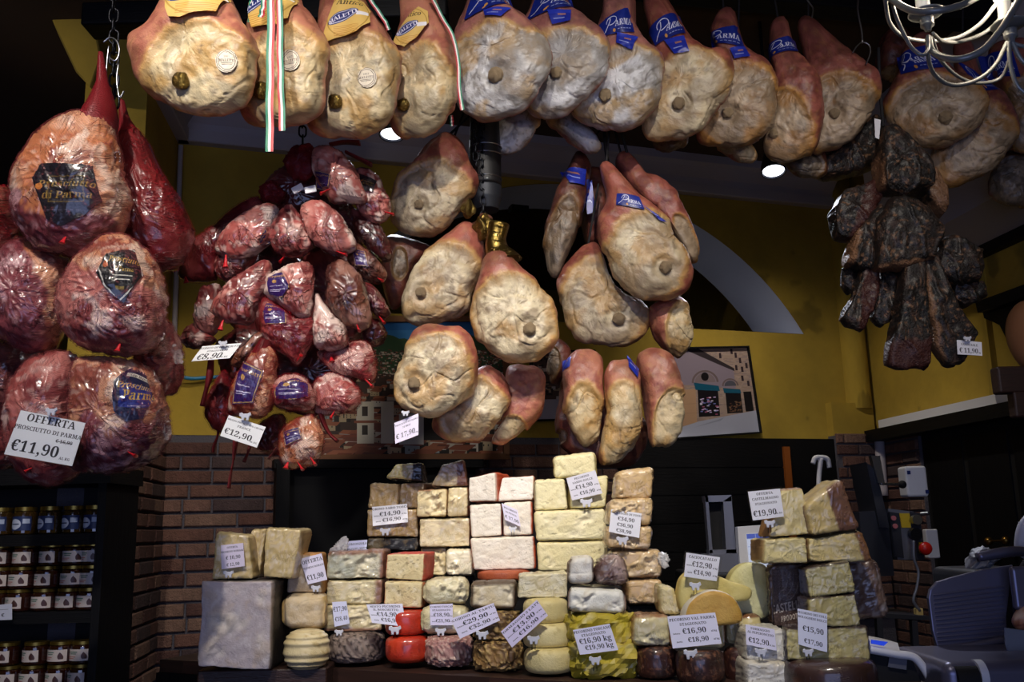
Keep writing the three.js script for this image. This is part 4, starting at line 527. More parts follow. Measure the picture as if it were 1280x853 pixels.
bag('large netted ham with black round-shouldered label, hung highest on its chain', { D: 2.12, N: 150, Mf: 36, kind: 'skin', kind2: 'plum', sp: [90, 262, -0.3, 1], net: 1, o: [101, 146, 134, 147, 143, 179, 152, 213, 158, 240, 155, 274, 143, 298, 116, 316, 82, 319, 46, 310, 24, 283, 19, 262, 30, 222, 55, 182, 64, 170, 84, 155], labels: [[[40, 222, 52, 204, 84, 205, 116, 207, 128, 252, 104, 270, 76, 283, 58, 274], 'dl', true, 'black label with gold lettering']], ties: [[82, 296, 76, 306]], gather: [[112, 180, 124, 150, 128, 122, 126, 66]], gatherR: [0.075, 0.055, 0.02, 0.008] });
bag('long dark maroon netted ham hanging behind the black labelled one', { D: 2.32, kind: 'maroon', net: 2, c: [190, 265], o: [146, 173, 174, 165, 195, 207, 220, 246, 235, 280, 235, 307, 220, 335, 200, 341, 170, 330, 152, 290, 148, 230], gather: [[165, 200, 160, 168, 154, 140, 152, 126]], gatherR: [0.06, 0.05, 0.02, 0.01] });
bag('dark netted ham at the picture edge beside the black labelled one', { D: 2.28, kind: 'dark', net: 2, o: [22, 238, 26, 290, 30, 322, 0, 345, -40, 335, -55, 280, -20, 248] });
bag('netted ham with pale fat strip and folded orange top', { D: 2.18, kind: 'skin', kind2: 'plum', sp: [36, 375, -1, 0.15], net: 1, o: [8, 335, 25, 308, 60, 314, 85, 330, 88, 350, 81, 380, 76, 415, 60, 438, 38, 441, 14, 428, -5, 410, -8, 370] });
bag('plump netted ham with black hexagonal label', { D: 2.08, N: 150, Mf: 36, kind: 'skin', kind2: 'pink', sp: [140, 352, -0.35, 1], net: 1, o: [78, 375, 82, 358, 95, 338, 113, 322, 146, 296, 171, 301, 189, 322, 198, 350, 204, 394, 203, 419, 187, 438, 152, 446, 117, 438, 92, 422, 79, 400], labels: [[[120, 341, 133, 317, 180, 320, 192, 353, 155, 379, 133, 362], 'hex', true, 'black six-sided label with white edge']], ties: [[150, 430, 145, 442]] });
bag('netted ham behind the large price card, white fat at its side', { D: 2.16, kind: 'pink', net: 1, o: [57, 448, 92, 444, 101, 467, 97, 517, 96, 560, 92, 587, 73, 603, 54, 606, 32, 593, 22, 560, 19, 517, 25, 482, 41, 460], ties: [[40, 585, 28, 592]] });
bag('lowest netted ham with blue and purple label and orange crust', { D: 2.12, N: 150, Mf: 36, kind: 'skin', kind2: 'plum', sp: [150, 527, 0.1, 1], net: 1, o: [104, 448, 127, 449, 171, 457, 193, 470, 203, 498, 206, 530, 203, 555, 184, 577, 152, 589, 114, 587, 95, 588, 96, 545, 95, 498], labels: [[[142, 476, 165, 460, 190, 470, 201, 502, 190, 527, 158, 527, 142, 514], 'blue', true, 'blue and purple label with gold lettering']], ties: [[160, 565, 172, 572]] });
bag('netted ham half hidden behind the hexagon labelled one', { D: 2.3, kind: 'meat', net: 1, o: [200, 396, 218, 416, 223, 444, 222, 476, 208, 495, 188, 490, 180, 450, 186, 415] });
bag('dark netted ham below the folded orange top ham', { D: 2.3, kind: 'dark', net: 1, o: [-30, 450, 14, 430, 40, 440, 36, 490, 20, 520, 0, 530, -30, 520] });
bag('dark wrapped ham end low at the jar shelves', { D: 2.34, kind: 'maroon', net: 1, o: [-30, 518, 8, 512, 24, 540, 22, 575, -5, 588, -35, 580] });

// bunch of small shrink wrapped ham pieces
const PCS = 'ham pieces in the red net bunch', LP = 'small shrink-wrapped red ham piece in the bunch with red net ties', LQ = 'small shrink-wrapped ham piece with purple label in the red bunch', LD = 'dark maroon ham piece deep in the red net bunch';
const pc = (label, D, kind, o, x = {}) => bag(label, { D, kind, o, T: 0.05, Tb: 0.045, amp: 0.008, fr: 14, N: 88, Mf: 20, Mb: 7, cr: 0.004, name: 'ham_piece', cat: 'ham piece', group: PCS, ...x });
const pur = (...p) => [[p, 'purple', p.length > 8, 'purple foil label']];
pc('large silvery shrink-wrapped ham piece at the top of the red bunch', 2.5, 'pink', [392, 186, 408, 182, 426, 190, 438, 206, 450, 227, 458, 248, 455, 253, 434, 252, 415, 253, 408, 244, 394, 218, 391, 199], { labels: pur(393, 213, 413, 218, 411, 234, 394, 236), ties: [[413, 236, 397, 244]] });
pc('wrapped ham piece with black label hanging right of the silvery piece', 2.56, 'pink', [447, 214, 455, 212, 471, 220, 480, 239, 487, 253, 484, 269, 470, 279, 454, 272, 448, 264, 444, 240], { labels: [[[449, 217, 471, 226, 466, 240, 452, 238], 'dl', false, 'black label']], ties: [[482, 268, 494, 268]] });
pc('pale wrapped ham piece with fat marbling, slanting at the bunch shoulder', 2.5, 'pink', [270, 314, 276, 299, 300, 276, 329, 258, 346, 258, 352, 279, 338, 299, 323, 314, 303, 323, 285, 323], { labels: pur(324, 300, 337, 290, 339, 304, 327, 308), ties: [[284, 320, 281, 338]] });
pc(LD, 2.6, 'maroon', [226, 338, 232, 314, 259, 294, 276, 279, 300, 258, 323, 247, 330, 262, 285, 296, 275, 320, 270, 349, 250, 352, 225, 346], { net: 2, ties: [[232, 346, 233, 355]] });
pc(LP, 2.55, 'meat', [272, 322, 300, 318, 322, 316, 310, 338, 288, 352, 273, 346]);
pc(LP, 2.48, 'meat', [338, 291, 352, 267, 364, 258, 379, 276, 387, 296, 390, 308, 376, 320, 358, 321, 344, 314], { ties: [[356, 320, 348, 330]] });
pc('wrapped ham piece split by a pale fat seam near the chain', 2.47, 'pink', [379, 258, 402, 252, 423, 270, 443, 299, 443, 311, 426, 320, 405, 314, 387, 294, 378, 273], { ties: [[420, 314, 436, 320]] });
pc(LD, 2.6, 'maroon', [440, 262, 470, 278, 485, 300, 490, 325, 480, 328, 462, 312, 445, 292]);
pc(LQ, 2.54, 'dark', [438, 309, 448, 306, 462, 316, 477, 332, 484, 343, 480, 351, 470, 354, 455, 348, 438, 334], { labels: pur(440, 310, 456, 314, 462, 334, 444, 332), ties: [[472, 348, 480, 352]] });
pc(LP, 2.52, 'pink', [273, 357, 257, 360, 252, 374, 243, 399, 246, 413, 260, 418, 271, 410, 274, 388]);
pc(LP, 2.54, 'meat', [230, 422, 243, 406, 262, 417, 271, 425, 255, 434, 243, 436, 227, 430]);
pc('long wrapped ham piece slanting across the bunch with pinkish ridge', 2.45, 'pink', [265, 388, 273, 369, 297, 348, 318, 334, 334, 327, 340, 337, 332, 366, 320, 383, 315, 402, 296, 405, 281, 402, 270, 394], { ties: [[279, 400, 274, 416]] });
pc('pale wrapped ham piece with crumpled purple label in the bunch centre', 2.44, 'pink', [332, 368, 336, 348, 354, 339, 370, 332, 388, 329, 394, 343, 392, 373, 386, 395, 378, 399, 360, 386, 348, 380], { labels: pur(334, 348, 352, 339, 362, 358, 352, 372, 336, 368), ties: [[352, 382, 368, 394]] });
pc('broad wrapped ham piece tapering to a red net point in the bunch centre', 2.46, 'meat', [325, 395, 332, 374, 355, 386, 376, 400, 392, 399, 391, 424, 383, 440, 371, 457, 358, 444, 337, 427, 328, 410], { net: 2, labels: pur(328, 392, 334, 378, 356, 388, 358, 404, 332, 406), ties: [[371, 452, 378, 442]] });
pc('smooth olive pink wrapped ham piece bulging from the bunch', 2.46, 'dark', [410, 336, 426, 327, 448, 343, 457, 360, 464, 392, 463, 406, 452, 413, 438, 410, 420, 394, 409, 376, 411, 356], { ties: [[446, 406, 450, 416]] });
pc(LP, 2.53, 'meat', [455, 357, 466, 360, 480, 378, 487, 391, 480, 397, 470, 395, 458, 380], { ties: [[474, 396, 482, 406]] });
pc(LP, 2.45, 'pink', [397, 367, 408, 383, 420, 397, 433, 410, 435, 431, 426, 436, 410, 436, 396, 433, 394, 417, 395, 388]);
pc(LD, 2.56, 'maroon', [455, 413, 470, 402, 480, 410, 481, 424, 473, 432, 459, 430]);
pc('wrapped ham piece with brown crease and red net knot near the town picture', 2.5, 'meat', [399, 442, 420, 436, 455, 429, 466, 442, 469, 462, 464, 478, 444, 473, 419, 465, 405, 454], { net: 2, ties: [[456, 474, 468, 486], [414, 446, 415, 454]] });
pc('flat ended wrapped ham piece netted in red above the town picture', 2.5, 'pink', [397, 476, 419, 468, 441, 477, 450, 498, 448, 509, 419, 518, 399, 516, 394, 498], { net: 2, ties: [[418, 514, 412, 526]] });
pc('round ended ham piece capped with shiny purple label', 2.44, 'meat', [341, 491, 350, 474, 370, 469, 388, 480, 392, 496, 390, 509, 370, 513, 347, 509], { net: 2, labels: pur(342, 490, 350, 478, 370, 472, 388, 482, 388, 496, 366, 500, 344, 498) });
pc('tall ham piece with big purple label above the 12,90 price card', 2.42, 'skin', [287, 505, 294, 482, 307, 456, 318, 438, 336, 433, 345, 447, 344, 478, 341, 507, 329, 522, 309, 521, 289, 516], { net: 2, labels: pur(304, 452, 330, 464, 316, 504, 290, 506), gather: [[326, 445, 332, 425]], gatherR: [0.035, 0.02] });
pc('lowest ham piece of the bunch with dark label and red net frill', 2.46, 'skin', [354, 540, 370, 528, 390, 518, 401, 536, 404, 554, 398, 571, 380, 584, 360, 584, 352, 572], { net: 2, labels: pur(354, 540, 374, 534, 378, 548, 356, 558), ties: [[372, 578, 380, 590], [388, 572, 396, 584], [360, 578, 356, 588]] });
pc(LP, 2.47, 'dark', [290, 455, 300, 440, 325, 415, 336, 416, 322, 436, 301, 459], { T: 0.03 });
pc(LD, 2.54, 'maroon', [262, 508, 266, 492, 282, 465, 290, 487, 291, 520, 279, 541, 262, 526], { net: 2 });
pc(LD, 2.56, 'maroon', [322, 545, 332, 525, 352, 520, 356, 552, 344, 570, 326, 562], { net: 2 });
for (const o of [[290, 330, 330, 300, 380, 330, 370, 400, 320, 430, 286, 400], [380, 320, 430, 310, 462, 350, 455, 420, 410, 440, 380, 390], [270, 430, 320, 410, 350, 440, 320, 490, 284, 470], [340, 430, 400, 420, 450, 440, 430, 500, 380, 520, 340, 480], [400, 250, 440, 260, 450, 310, 410, 320, 380, 290], [330, 235, 370, 200, 400, 200, 410, 250, 370, 270, 330, 260]]) pc(LD, 2.68, 'maroon', o, { T: 0.05 });  // dark pieces added at the back to fill the bunch centre with shade

// hanging net ends, knots and clips of the red bunch
const netEnd = (label, D, arr, r, flat = 0.35) => tag(meshAt(sweepPx(null, D, arr, r, 10, flat), M.redDark), 'red_net_end', label, 'net', 'red net ends of the ham bunch');
const NL = 'twisted red net end dangling below the ham bunch';
netEnd(NL, 2.42, [264, 448, 262, 470, 257, 490, 253, 508], [0.012, 0.015, 0.008, 0.011], 0.6); netEnd(NL, 2.53, [276, 500, 272, 545, 268, 556, 266, 566], [0.02, 0.014, 0.007, 0.011]); netEnd(NL, 2.46, [295, 545, 293, 565, 291, 580, 288, 595, 286, 611], [0.018, 0.014, 0.006, 0.008, 0.012]); netEnd(NL, 2.46, [313, 556, 310, 566, 305, 578], [0.012, 0.007, 0.012]); netEnd(NL, 2.5, [401, 518, 406, 532, 414, 545, 422, 552], [0.02, 0.018, 0.012, 0.014]); netEnd(NL, 2.46, [346, 560, 340, 568, 336, 574], [0.008, 0.006, 0.01]);
netEnd('stiff red net cuff sticking out under the golden ham', 2.5, [412, 181, 430, 178, 450, 179], [0.012, 0.014, 0.017]); netEnd('short red net cuff above the black labelled piece', 2.52, [432, 190, 448, 198, 464, 206], [0.012, 0.014, 0.018]);
{ const g = (l, o, D) => { const B = blob({ o, D, T: 0.03, amp: 0.012, fr: 26, N: 64, Mf: 14, Mb: 6, col: bagColor('maroon'), seed: 5, dispf: crumple(0.006, 3, 30) }); const m = place(new THREE.Mesh(B.g, M.redDark), B.f); tag(m, 'red_net_bundle', l, 'net', 'red net bundles at the chain'); }; g('bunched red netting knotted round the chain', [356, 200, 372, 186, 388, 182, 392, 210, 384, 225, 366, 222], 2.56); g('red net bundle beside the chain clips', [324, 236, 345, 232, 356, 240, 350, 250, 330, 250], 2.58); }
for (const [x, y, r, l] of [[372, 236, 0.5, 'white plastic tag clipped near the chain, tilted'], [388, 237, 0.2, 'smaller white plastic tag beside the tilted one']]) { const m = new THREE.Mesh(new RoundedBoxGeometry(0.032, 0.02, 0.005, 2, 0.002), M.white); m.position.copy(P(x, y, 2.44)); m.rotation.z = r; tag(m, 'plastic_tag', l, 'tag'); }

// ---------------------------------------------------------------- speck
const SP = 'smoked speck pieces in the black bunch';
function speckCol(rim) { const K = ['#1a110e', '#0b0807', '#3a271e', '#8a6446', '#40140e'].map(C); return (x, y, z, px, py, ca, so) => { const n1 = fbm(x * 10 + so, y * 10, z * 10, 3), n2 = fbm(x * 34, y * 34 + so, z * 34, 3), n3 = fbm(x * 80 + so, y * 80, z * 80, 2); let c = mix(K[0], K[1], ss(-0.15, 0.2, n1)); c = mix(c, K[2], ss(0.05, 0.2, n2) * 0.8); c = mix(c, K[3], ss(0.16, 0.28, n3) * 0.7); if (rim) { const dx = px - rim[0], dy = py - rim[1], k = dx * rim[2] + dy * rim[3]; c = mix(c, rim[5] ? K[4] : K[3], ss(rim[4] - 7, rim[4] - 3, k + n2 * 8) * 0.85); } return c; }; }
function speck(label, D, o, rim, T = 0.06) { const seed = 150 + hamSeed++; const B = blob({ o, D, T, Tb: T * 0.9, e: 0.4, sharp: 1, amp: 0.010, fr: 12, N: 110, Mf: 28, Mb: 7, seed, prep: cv => { if (rim) [rim[0], rim[1]] = cv(rim[0], rim[1]); }, col: speckCol(rim), dispf: (x, y, z) => 0.0045 * fbm(x * 42, y * 42 + seed, z * 42, 3) + 0.006 * ss(0.6, 1, ridge(x * 16 + seed, y * 7, z * 14 + seed)) }); const m = place(new THREE.Mesh(B.g, M.speck), B.f); tag(m, 'smoked_speck', label, 'speck', SP); return B; }
speck('flat black speck slab reaching behind the reddish brown ham', 3.13, [1017, 210, 1035, 195, 1056, 178, 1091, 146, 1098, 160, 1096, 190, 1090, 210, 1056, 220, 1026, 224]);
speck('wedge shaped smoked speck at the top of the black bunch', 2.9, [1100, 165, 1113, 158, 1126, 169, 1148, 195, 1165, 221, 1160, 238, 1126, 246, 1098, 236, 1097, 195], [1110, 200, -1, 0, 9]);
speck('narrow speck slice with pale cut edge beside the top wedge', 2.97, [1160, 215, 1168, 220, 1180, 245, 1176, 272, 1164, 266, 1148, 243], [1165, 245, 1, -0.3, 4]);
speck('reddish speck piece on the left shoulder of the black bunch', 2.96, [1039, 269, 1052, 243, 1087, 230, 1096, 252, 1078, 284, 1061, 301, 1044, 298], [1075, 258, 1, 0.4, 4, 1]);
speck('narrow leaf shaped speck with pale rim left of the big slab', 2.92, [1056, 330, 1066, 295, 1088, 266, 1100, 258, 1098, 300, 1096, 337, 1074, 338], [1080, 300, -0.9, -0.3, 9]);
speck('big gnarled black speck slab in the middle of the bunch', 2.86, [1094, 337, 1096, 285, 1112, 249, 1143, 253, 1165, 277, 1176, 299, 1162, 325, 1130, 337], [1130, 320, 0.1, 1, 10]);
speck('knobbly speck piece right of the big slab', 2.9, [1163, 334, 1172, 303, 1187, 298, 1217, 316, 1225, 338, 1217, 353, 1187, 359, 1172, 348]);
speck('small speck end tucked under the knobbly piece', 2.95, [1185, 360, 1221, 354, 1226, 372, 1204, 385, 1188, 378]);
speck('short finger of speck with reddish side, hanging outermost', 2.92, [1080, 326, 1096, 326, 1096, 364, 1088, 390, 1077, 417, 1051, 398, 1064, 373], [1080, 380, 1, 0.2, 2, 1], 0.035);
speck('slim dark finger of speck beside the reddish one', 2.95, [1100, 326, 1124, 326, 1126, 373, 1118, 399, 1098, 410, 1088, 399, 1092, 373], null, 0.035);
speck('thick speck finger with square red end hanging lowest', 2.86, [1128, 312, 1150, 312, 1157, 382, 1161, 421, 1158, 458, 1130, 462, 1108, 458, 1108, 434, 1121, 399], [1135, 425, 0.1, 1, 6, 1], 0.04);
speck('speck finger with cream fat stripe carrying the small price card', 2.88, [1148, 308, 1164, 308, 1187, 373, 1204, 399, 1218, 421, 1202, 453, 1182, 459, 1165, 434, 1161, 399, 1155, 377], [1172, 400, -1, 0.1, 5], 0.04);
speck('stubby speck end at the left edge under the leaf shaped piece', 2.98, [1052, 338, 1074, 338, 1076, 358, 1061, 367, 1053, 356], null, 0.03);
tag(meshAt(slabPx([1093, 148, 1101, 150, 1099, 174, 1094, 172], 2.838, 0.001), M.white), 'paper_slip', 'small white paper slip on the top wedge of speck', 'paper');
// ---------------------------------------------------------------- counter
const HC = 1.25; // height of the display ledge
const rowD = px => 2.68 - (clamp(px, 250, 1120) - 440) * 0.00105;
const ledgeYaw = Math.atan(0.5);
{
  const g = new THREE.Group(); const a = V(-1.05, HC, -2.86), b = V(0.9, HC, -1.876), len = a.distanceTo(b); g.position.set((a.x + b.x) / 2, HC, (a.z + b.z) / 2); g.rotation.y = -Math.atan2(b.z - a.z, b.x - a.x);
  part(g, 'ledge_board', uvm(bx(-len / 2, -0.035, -0.62, len / 2, 0, 0.0)), M.wood, 'dark reddish wooden board'); part(g, 'counter_body', bx(-len / 2 + 0.02, -HC, -0.6, len / 2 - 0.02, -0.035, -0.03), M.blackWood); part(g, 'front_rail', bx(-len / 2, -0.07, -0.02, len / 2, -0.035, 0.012), M.blackWood);
  tag(g, 'cheese_counter', 'dark wooden display counter carrying the stacked cheeses', 'counter');
  const o = meshAt(boxPx(246, 839, 408, 875, 2.5, 0.3, 0.006), M.wood); tag(o, 'serving_board', 'wooden board end under the big white cheese block', 'board');
}
function riser(label, x0, x1, y, D, T) { const a = P(x0, y, D), b = P(x1, y, D), t = (a.y + b.y) / 2; const g = new RoundedBoxGeometry(b.x - a.x, t - HC, T, 1, 0.003); g.translate((a.x + b.x) / 2, (t + HC) / 2, -D - T / 2); tag(meshAt(g, M.blackWood), 'display_riser', label, 'riser', 'black risers under the back row of cheeses'); }

// ---------------------------------------------------------------- cheeses
function cheese(label, q) {
  const { q: c, T = 0.16, r = 0.008, amp = 0.0045, fr = 12, paste = '#e2d6b0', rind = '#b89a6a', edge = '', ew = 0.006, holes = 0, crumb = 0, half = false, split = null, mat = 'cheese', vein, yaw = 0, nx = 50, ny = 36, mot = 0.55, back } = q;
  const D = q.D; const seed = hamSeed++ * 1.7; const cx = (c[0] + c[2] + c[4] + c[6]) / 4, cy = (c[1] + c[3] + c[5] + c[7]) / 4, f = frameAt(cx, cy, D, yaw);
  const L = [0, 2, 4, 6].map(i => f.loc(c[i], c[i + 1])); const W = (Math.hypot(L[1][0] - L[0][0], L[1][1] - L[0][1]) + Math.hypot(L[2][0] - L[3][0], L[2][1] - L[3][1])) / 2, H = (Math.hypot(L[3][0] - L[0][0], L[3][1] - L[0][1]) + Math.hypot(L[2][0] - L[1][0], L[2][1] - L[1][1])) / 2;
  let g = new THREE.BoxGeometry(1, 1, 1, nx, ny, 8); g.deleteAttribute('uv'); g.deleteAttribute('normal'); g = mergeVertices(g, 1e-4);
  const p = g.attributes.position, col = new Float32Array(p.count * 3), uv = new Float32Array(p.count * 2); const rr = Math.min(r, W * 0.48, H * 0.48, T * 0.48);
  const pa = C(paste), ri = C(rind), bk = C(back || rind), holec = mix(pa, C('#6a5430'), 0.55), f2 = vein ? C(vein) : null; const warp = t => { const s = Math.sign(t), a = Math.abs(t) * 2; return s * 0.5 * (1 - Math.pow(1 - a, 1.5)); };
  for (let i = 0; i < p.count; i++) {
    const u0 = warp(p.getX(i)), v0 = warp(p.getY(i)), w0 = p.getZ(i); let x = u0 * W, y = v0 * H, z = w0 * T; const frontFace = w0 > 0.499;
    const ix = clamp(x, -W / 2 + rr, W / 2 - rr), iy = clamp(y, -H / 2 + rr, H / 2 - rr), iz = clamp(z, -T / 2 + rr, T / 2 - rr); let dx = x - ix, dy = y - iy, dz = z - iz; const l = Math.hypot(dx, dy, dz) || 1; dx /= l; dy /= l; dz /= l; x = ix + dx * rr; y = iy + dy * rr; z = iz + dz * rr;
    const u = x / W + 0.5, v = 0.5 - y / H; let X = (L[0][0] * (1 - u) + L[1][0] * u) * (1 - v) + (L[3][0] * (1 - u) + L[2][0] * u) * v, Y = (L[0][1] * (1 - u) + L[1][1] * u) * (1 - v) + (L[3][1] * (1 - u) + L[2][1] * u) * v;
    let Z = z - T / 2; if (half && Z < -rr) { const k = Math.sqrt(Math.max(0.04, 1 - Math.pow(2 * u - 1, 2) * 0.96)); Z *= k; }
    const n1 = fbm(X * fr + seed, Y * fr, Z * fr, 3), n2 = fbm(X * 40 + seed, Y * 40, Z * 40, 3); let d = amp * n1 * 1.6 + 0.0014 * N3(X * 60 + seed, Y * 60, Z * 60) - (mat === 'cheese' ? 0.0016 * ss(0.93, 1, ridge(X * 9 + seed, Y * 26, 2)) : 0); const cm = crumb ? ss(-0.02, 0.18, fbm(X * 16 + seed * 2, Y * 16, 3.3, 2)) * (dz > 0.6 ? 1 : 0.2) * ss(0, 0.2, Math.min(u, 1 - u, v, 1 - v)) : 0; if (cm) d += crumb * cm * (n2 * 2.6 - 0.35 + 0.5 * ridge(X * 30 + seed, Y * 30, 1) + 0.8 * N3(X * 75 + seed, Y * 75, 4)); if (mat === 'film' || q.cr) d += crumple(q.cr ?? 0.0015, seed, q.crf || 28)(X, Y, Z);
    X += dx * d; Y += dy * d; Z += dz * d; p.setXYZ(i, X, Y, Z); uv[2 * i] = X + Z * 0.8; uv[2 * i + 1] = Y + Z * 0.6;
    let isR = dz > 0.55 ? 0 : 1; if (dz > 0.55) { let e = 9; const N = n2 * 0.004; if (edge.includes('l')) e = Math.min(e, u * W); if (edge.includes('r')) e = Math.min(e, (1 - u) * W); if (edge.includes('t')) e = Math.min(e, v * H); if (edge.includes('b')) e = Math.min(e, (1 - v) * H); isR = 1 - ss(ew * 0.5, ew * 1.4, e + N); if (split !== null) isR = Math.max(isR, ss(split - 0.02, split + 0.02, u + n2 * 0.05)); }
    else if (!edge.includes('t') && dy > 0.7 && !q.rt) isR = 0;
    let c0 = mix(pa, mix(pa, C('#c8ad72'), 0.4), ss(-0.02, 0.25, n1) * mot); c0 = mix(c0, mix(pa, C('#b8985a'), 0.4), ss(0.1, 0.28, n2) * mot); c0 = mix(c0, mix(pa, C('#ffffff'), 0.3), ss(0.1, 0.25, -n2) * mot); if (f2) c0 = mix(c0, f2, ss(-0.05, 0.15, n1 + n2 * 0.6)); if (crumb) c0 = mix(c0, mix(pa, C('#f4ecd4'), 0.6), cm * 0.5);
    if (holes) { const hn = N3(X * 95 + seed, Y * 130, 2.2); c0 = mix(c0, holec, ss(holes - 0.06, holes, hn)); }
    let c1 = mix(dz < -0.5 ? bk : ri, mix(ri, C('#2a1a12'), 0.5), ss(0.05, 0.4, n2)); const c = mix(c0, c1, isR); col[3 * i] = c[0]; col[3 * i + 1] = c[1]; col[3 * i + 2] = c[2];
  }
  g.setAttribute('color', new THREE.BufferAttribute(col, 3)); g.setAttribute('uv', new THREE.BufferAttribute(uv, 2)); g.computeVertexNormals();
  const o = place(new THREE.Mesh(g, M[mat] || mat), f); tag(o, q.name || 'cheese_block', label, 'cheese', q.group); return { o, f, W, H };
}
// a whole round cheese standing on its side of the stack: x0..x1, top..bottom in pixels, D of its front
function wheel(label, x0, x1, y0, y1, D, q = {}) {
  const a = P(x0, (y0 + y1) / 2, D), b = P(x1, (y0 + y1) / 2, D), t = P((x0 + x1) / 2, y0, D), u = P((x0 + x1) / 2, y1, D); const R = (b.x - a.x) / 2, h = t.y - u.y, bulge = q.bulge ?? 0.25, seed = hamSeed++ * 2.3;
  const prof = []; const K = q.rings ? 96 : q.fine ? 44 : 26; for (let i = 0; i <= K; i++) { const s = i / K * Math.PI - Math.PI / 2, e = q.rings ? q.e : Math.min(q.e ?? 0.4, 0.4) * 0.85; prof.push([R * Math.pow(Math.max(0, Math.cos(s)), e), h / 2 * Math.sign(Math.sin(s)) * Math.pow(Math.abs(Math.sin(s)), q.rings ? 0.75 : 0.6)]); }
  const S = q.fine ? 120 : 80, pos = [], cl = [], uv = [], idx = []; const ca = C(q.c1 || '#d8c894'), cb = C(q.c2 || '#b9a26a'), cc = C(q.c3 || '#6a5030');
  for (let j = 0; j <= K; j++) for (let i = 0; i < S; i++) { let [r, y] = prof[j]; r = Math.max(r, 1e-4); const w = i / S * Math.PI * 2; if (q.rings) r *= 1 + 0.03 * Math.sin(j / K * Math.PI * 2 * q.rings); let x = r * Math.cos(w), z = r * Math.sin(w); const n1 = fbm(x * 14 + seed, y * 14, z * 14, 3), n2 = fbm(x * 45 + seed, y * 45, z * 45, 3), n3 = fbm(x * 110, y * 110 + seed, z * 110, 2); const d = (q.amp ?? 0.003) * (n1 * 1.4 + n2 * (q.rough ?? 0.4)) + (q.grit || 0) * n3 * 2; x += d * Math.cos(w); z += d * Math.sin(w); y += d * 0.5 * Math.sign(y);
    pos.push(x, y, z); uv.push(w * R, y); let c = mix(ca, cb, ss(-0.2, 0.25, n1)); c = mix(c, cc, ss(q.th ?? 0.15, (q.th ?? 0.15) + 0.2, q.fine ? n3 : n2)); cl.push(...c); }
  for (let j = 0; j < K; j++) for (let i = 0; i < S; i++) { const k = (i + 1) % S, A = j * S, B = A + S; idx.push(A + i, B + i, B + k, A + i, B + k, A + k); }
  const g = new THREE.BufferGeometry(); g.setAttribute('position', new THREE.Float32BufferAttribute(pos, 3)); g.setAttribute('uv', new THREE.Float32BufferAttribute(uv, 2)); g.setAttribute('color', new THREE.Float32BufferAttribute(cl, 3)); g.setIndex(idx); g.computeVertexNormals();
  const o = new THREE.Mesh(g, M[q.mat || 'cheese']); o.position.set((a.x + b.x) / 2, (t.y + u.y) / 2, -D - R * (q.in ?? 0.7)); tag(o, q.name || 'round_cheese', label, 'cheese', q.group); return o;
}
const dA = 2.58, dB = 2.64, dC = 2.58, dE = 2.54, dF = 2.48, dG = 2.41, dH = 2.33, dJ = 2.26, dL = 2.12, bk = 0.24;
// left end
cheese('big greyish white cheese block with black rind side on the board', { q: [252, 726, 340, 727, 337, 839, 247, 834], D: 2.46, T: 0.22, r: 0.006, amp: 0.006, paste: '#b9aeb2', rind: '#1e1a1a', crumb: 0.006, rt: 1 });
cheese('pale wrapped cheese wedge with price card, on the big block', { q: [270, 666, 311, 669, 317, 724, 264, 725], D: 2.5, T: 0.14, mat: 'film', paste: '#c8b27c', rind: '#b79c68' });
cheese('thin wrapped cheese slice between two pale wedges', { q: [313, 663, 334, 661, 324, 723, 316, 723], D: 2.56, T: 0.1, mat: 'film', paste: '#c6ae78', rind: '#b79c68' });
cheese('tall wrapped cheese wedge leaning beside the carded one', { q: [332, 660, 377, 662, 366, 724, 328, 723], D: 2.51, T: 0.14, mat: 'film', paste: '#c9b37e', rind: '#bda673' });
cheese('greyish hard cheese wedge with orange top behind its price card', { q: [361, 692, 397, 692, 402, 742, 357, 742], D: dA, T: 0.12, paste: '#b9a488', rind: '#b07c3c', edge: 't', ew: 0.006, rt: 1 });
cheese('rounded half cheese with worn yellowish edge under the grey wedge', { q: [351, 743, 406, 743, 405, 790, 351, 788], D: dA - 0.03, T: 0.16, r: 0.03, paste: '#cbb795', rind: '#c0a060', half: true });
wheel('ribbed pale ball cheese moulded in a basket, lowest at the end', 349, 407, 789, 841, 2.47, { c1: '#e4d3a4', c2: '#d3bd86', c3: '#c8b078', rings: 9, e: 0.62, amp: 0.002, mat: 'film', in: 0.9 });
// stack of blue cheese
cheese('wrapped blue-veined cheese block with crumbly break, top of its stack', { q: [409, 690, 481, 687, 479, 723, 408, 724], D: dB, T: 0.15, mat: 'film', paste: '#c9c3a6', vein: '#a9ab98', rind: '#8a6450', edge: 'rt', ew: 0.012, crumb: 0.01 });
cheese('crumbly yellowish cheese block under the blue-veined one', { q: [409, 726, 478, 725, 477, 756, 406, 756], D: dB - 0.01, T: 0.15, mat: 'film', paste: '#d0c398', rind: '#8a6450', edge: 'r', ew: 0.02, crumb: 0.01 });
cheese('moist wrapped cheese block behind two small price cards', { q: [405, 757, 478, 757, 478, 790, 404, 790], D: dB - 0.02, T: 0.15, mat: 'film', paste: '#cdbf92', rind: '#9a7058', edge: 'b', ew: 0.01, crumb: 0.009 });
wheel('brown crusted cheese wheel with folded grey rind at the stack foot', 408, 480, 791, 829, dB - 0.03, { c1: '#8a7a70', c2: '#5c4a44', c3: '#2c2220', amp: 0.006, grit: 0.004, rough: 1, fine: 1, th: 0.03, in: 0.5 });
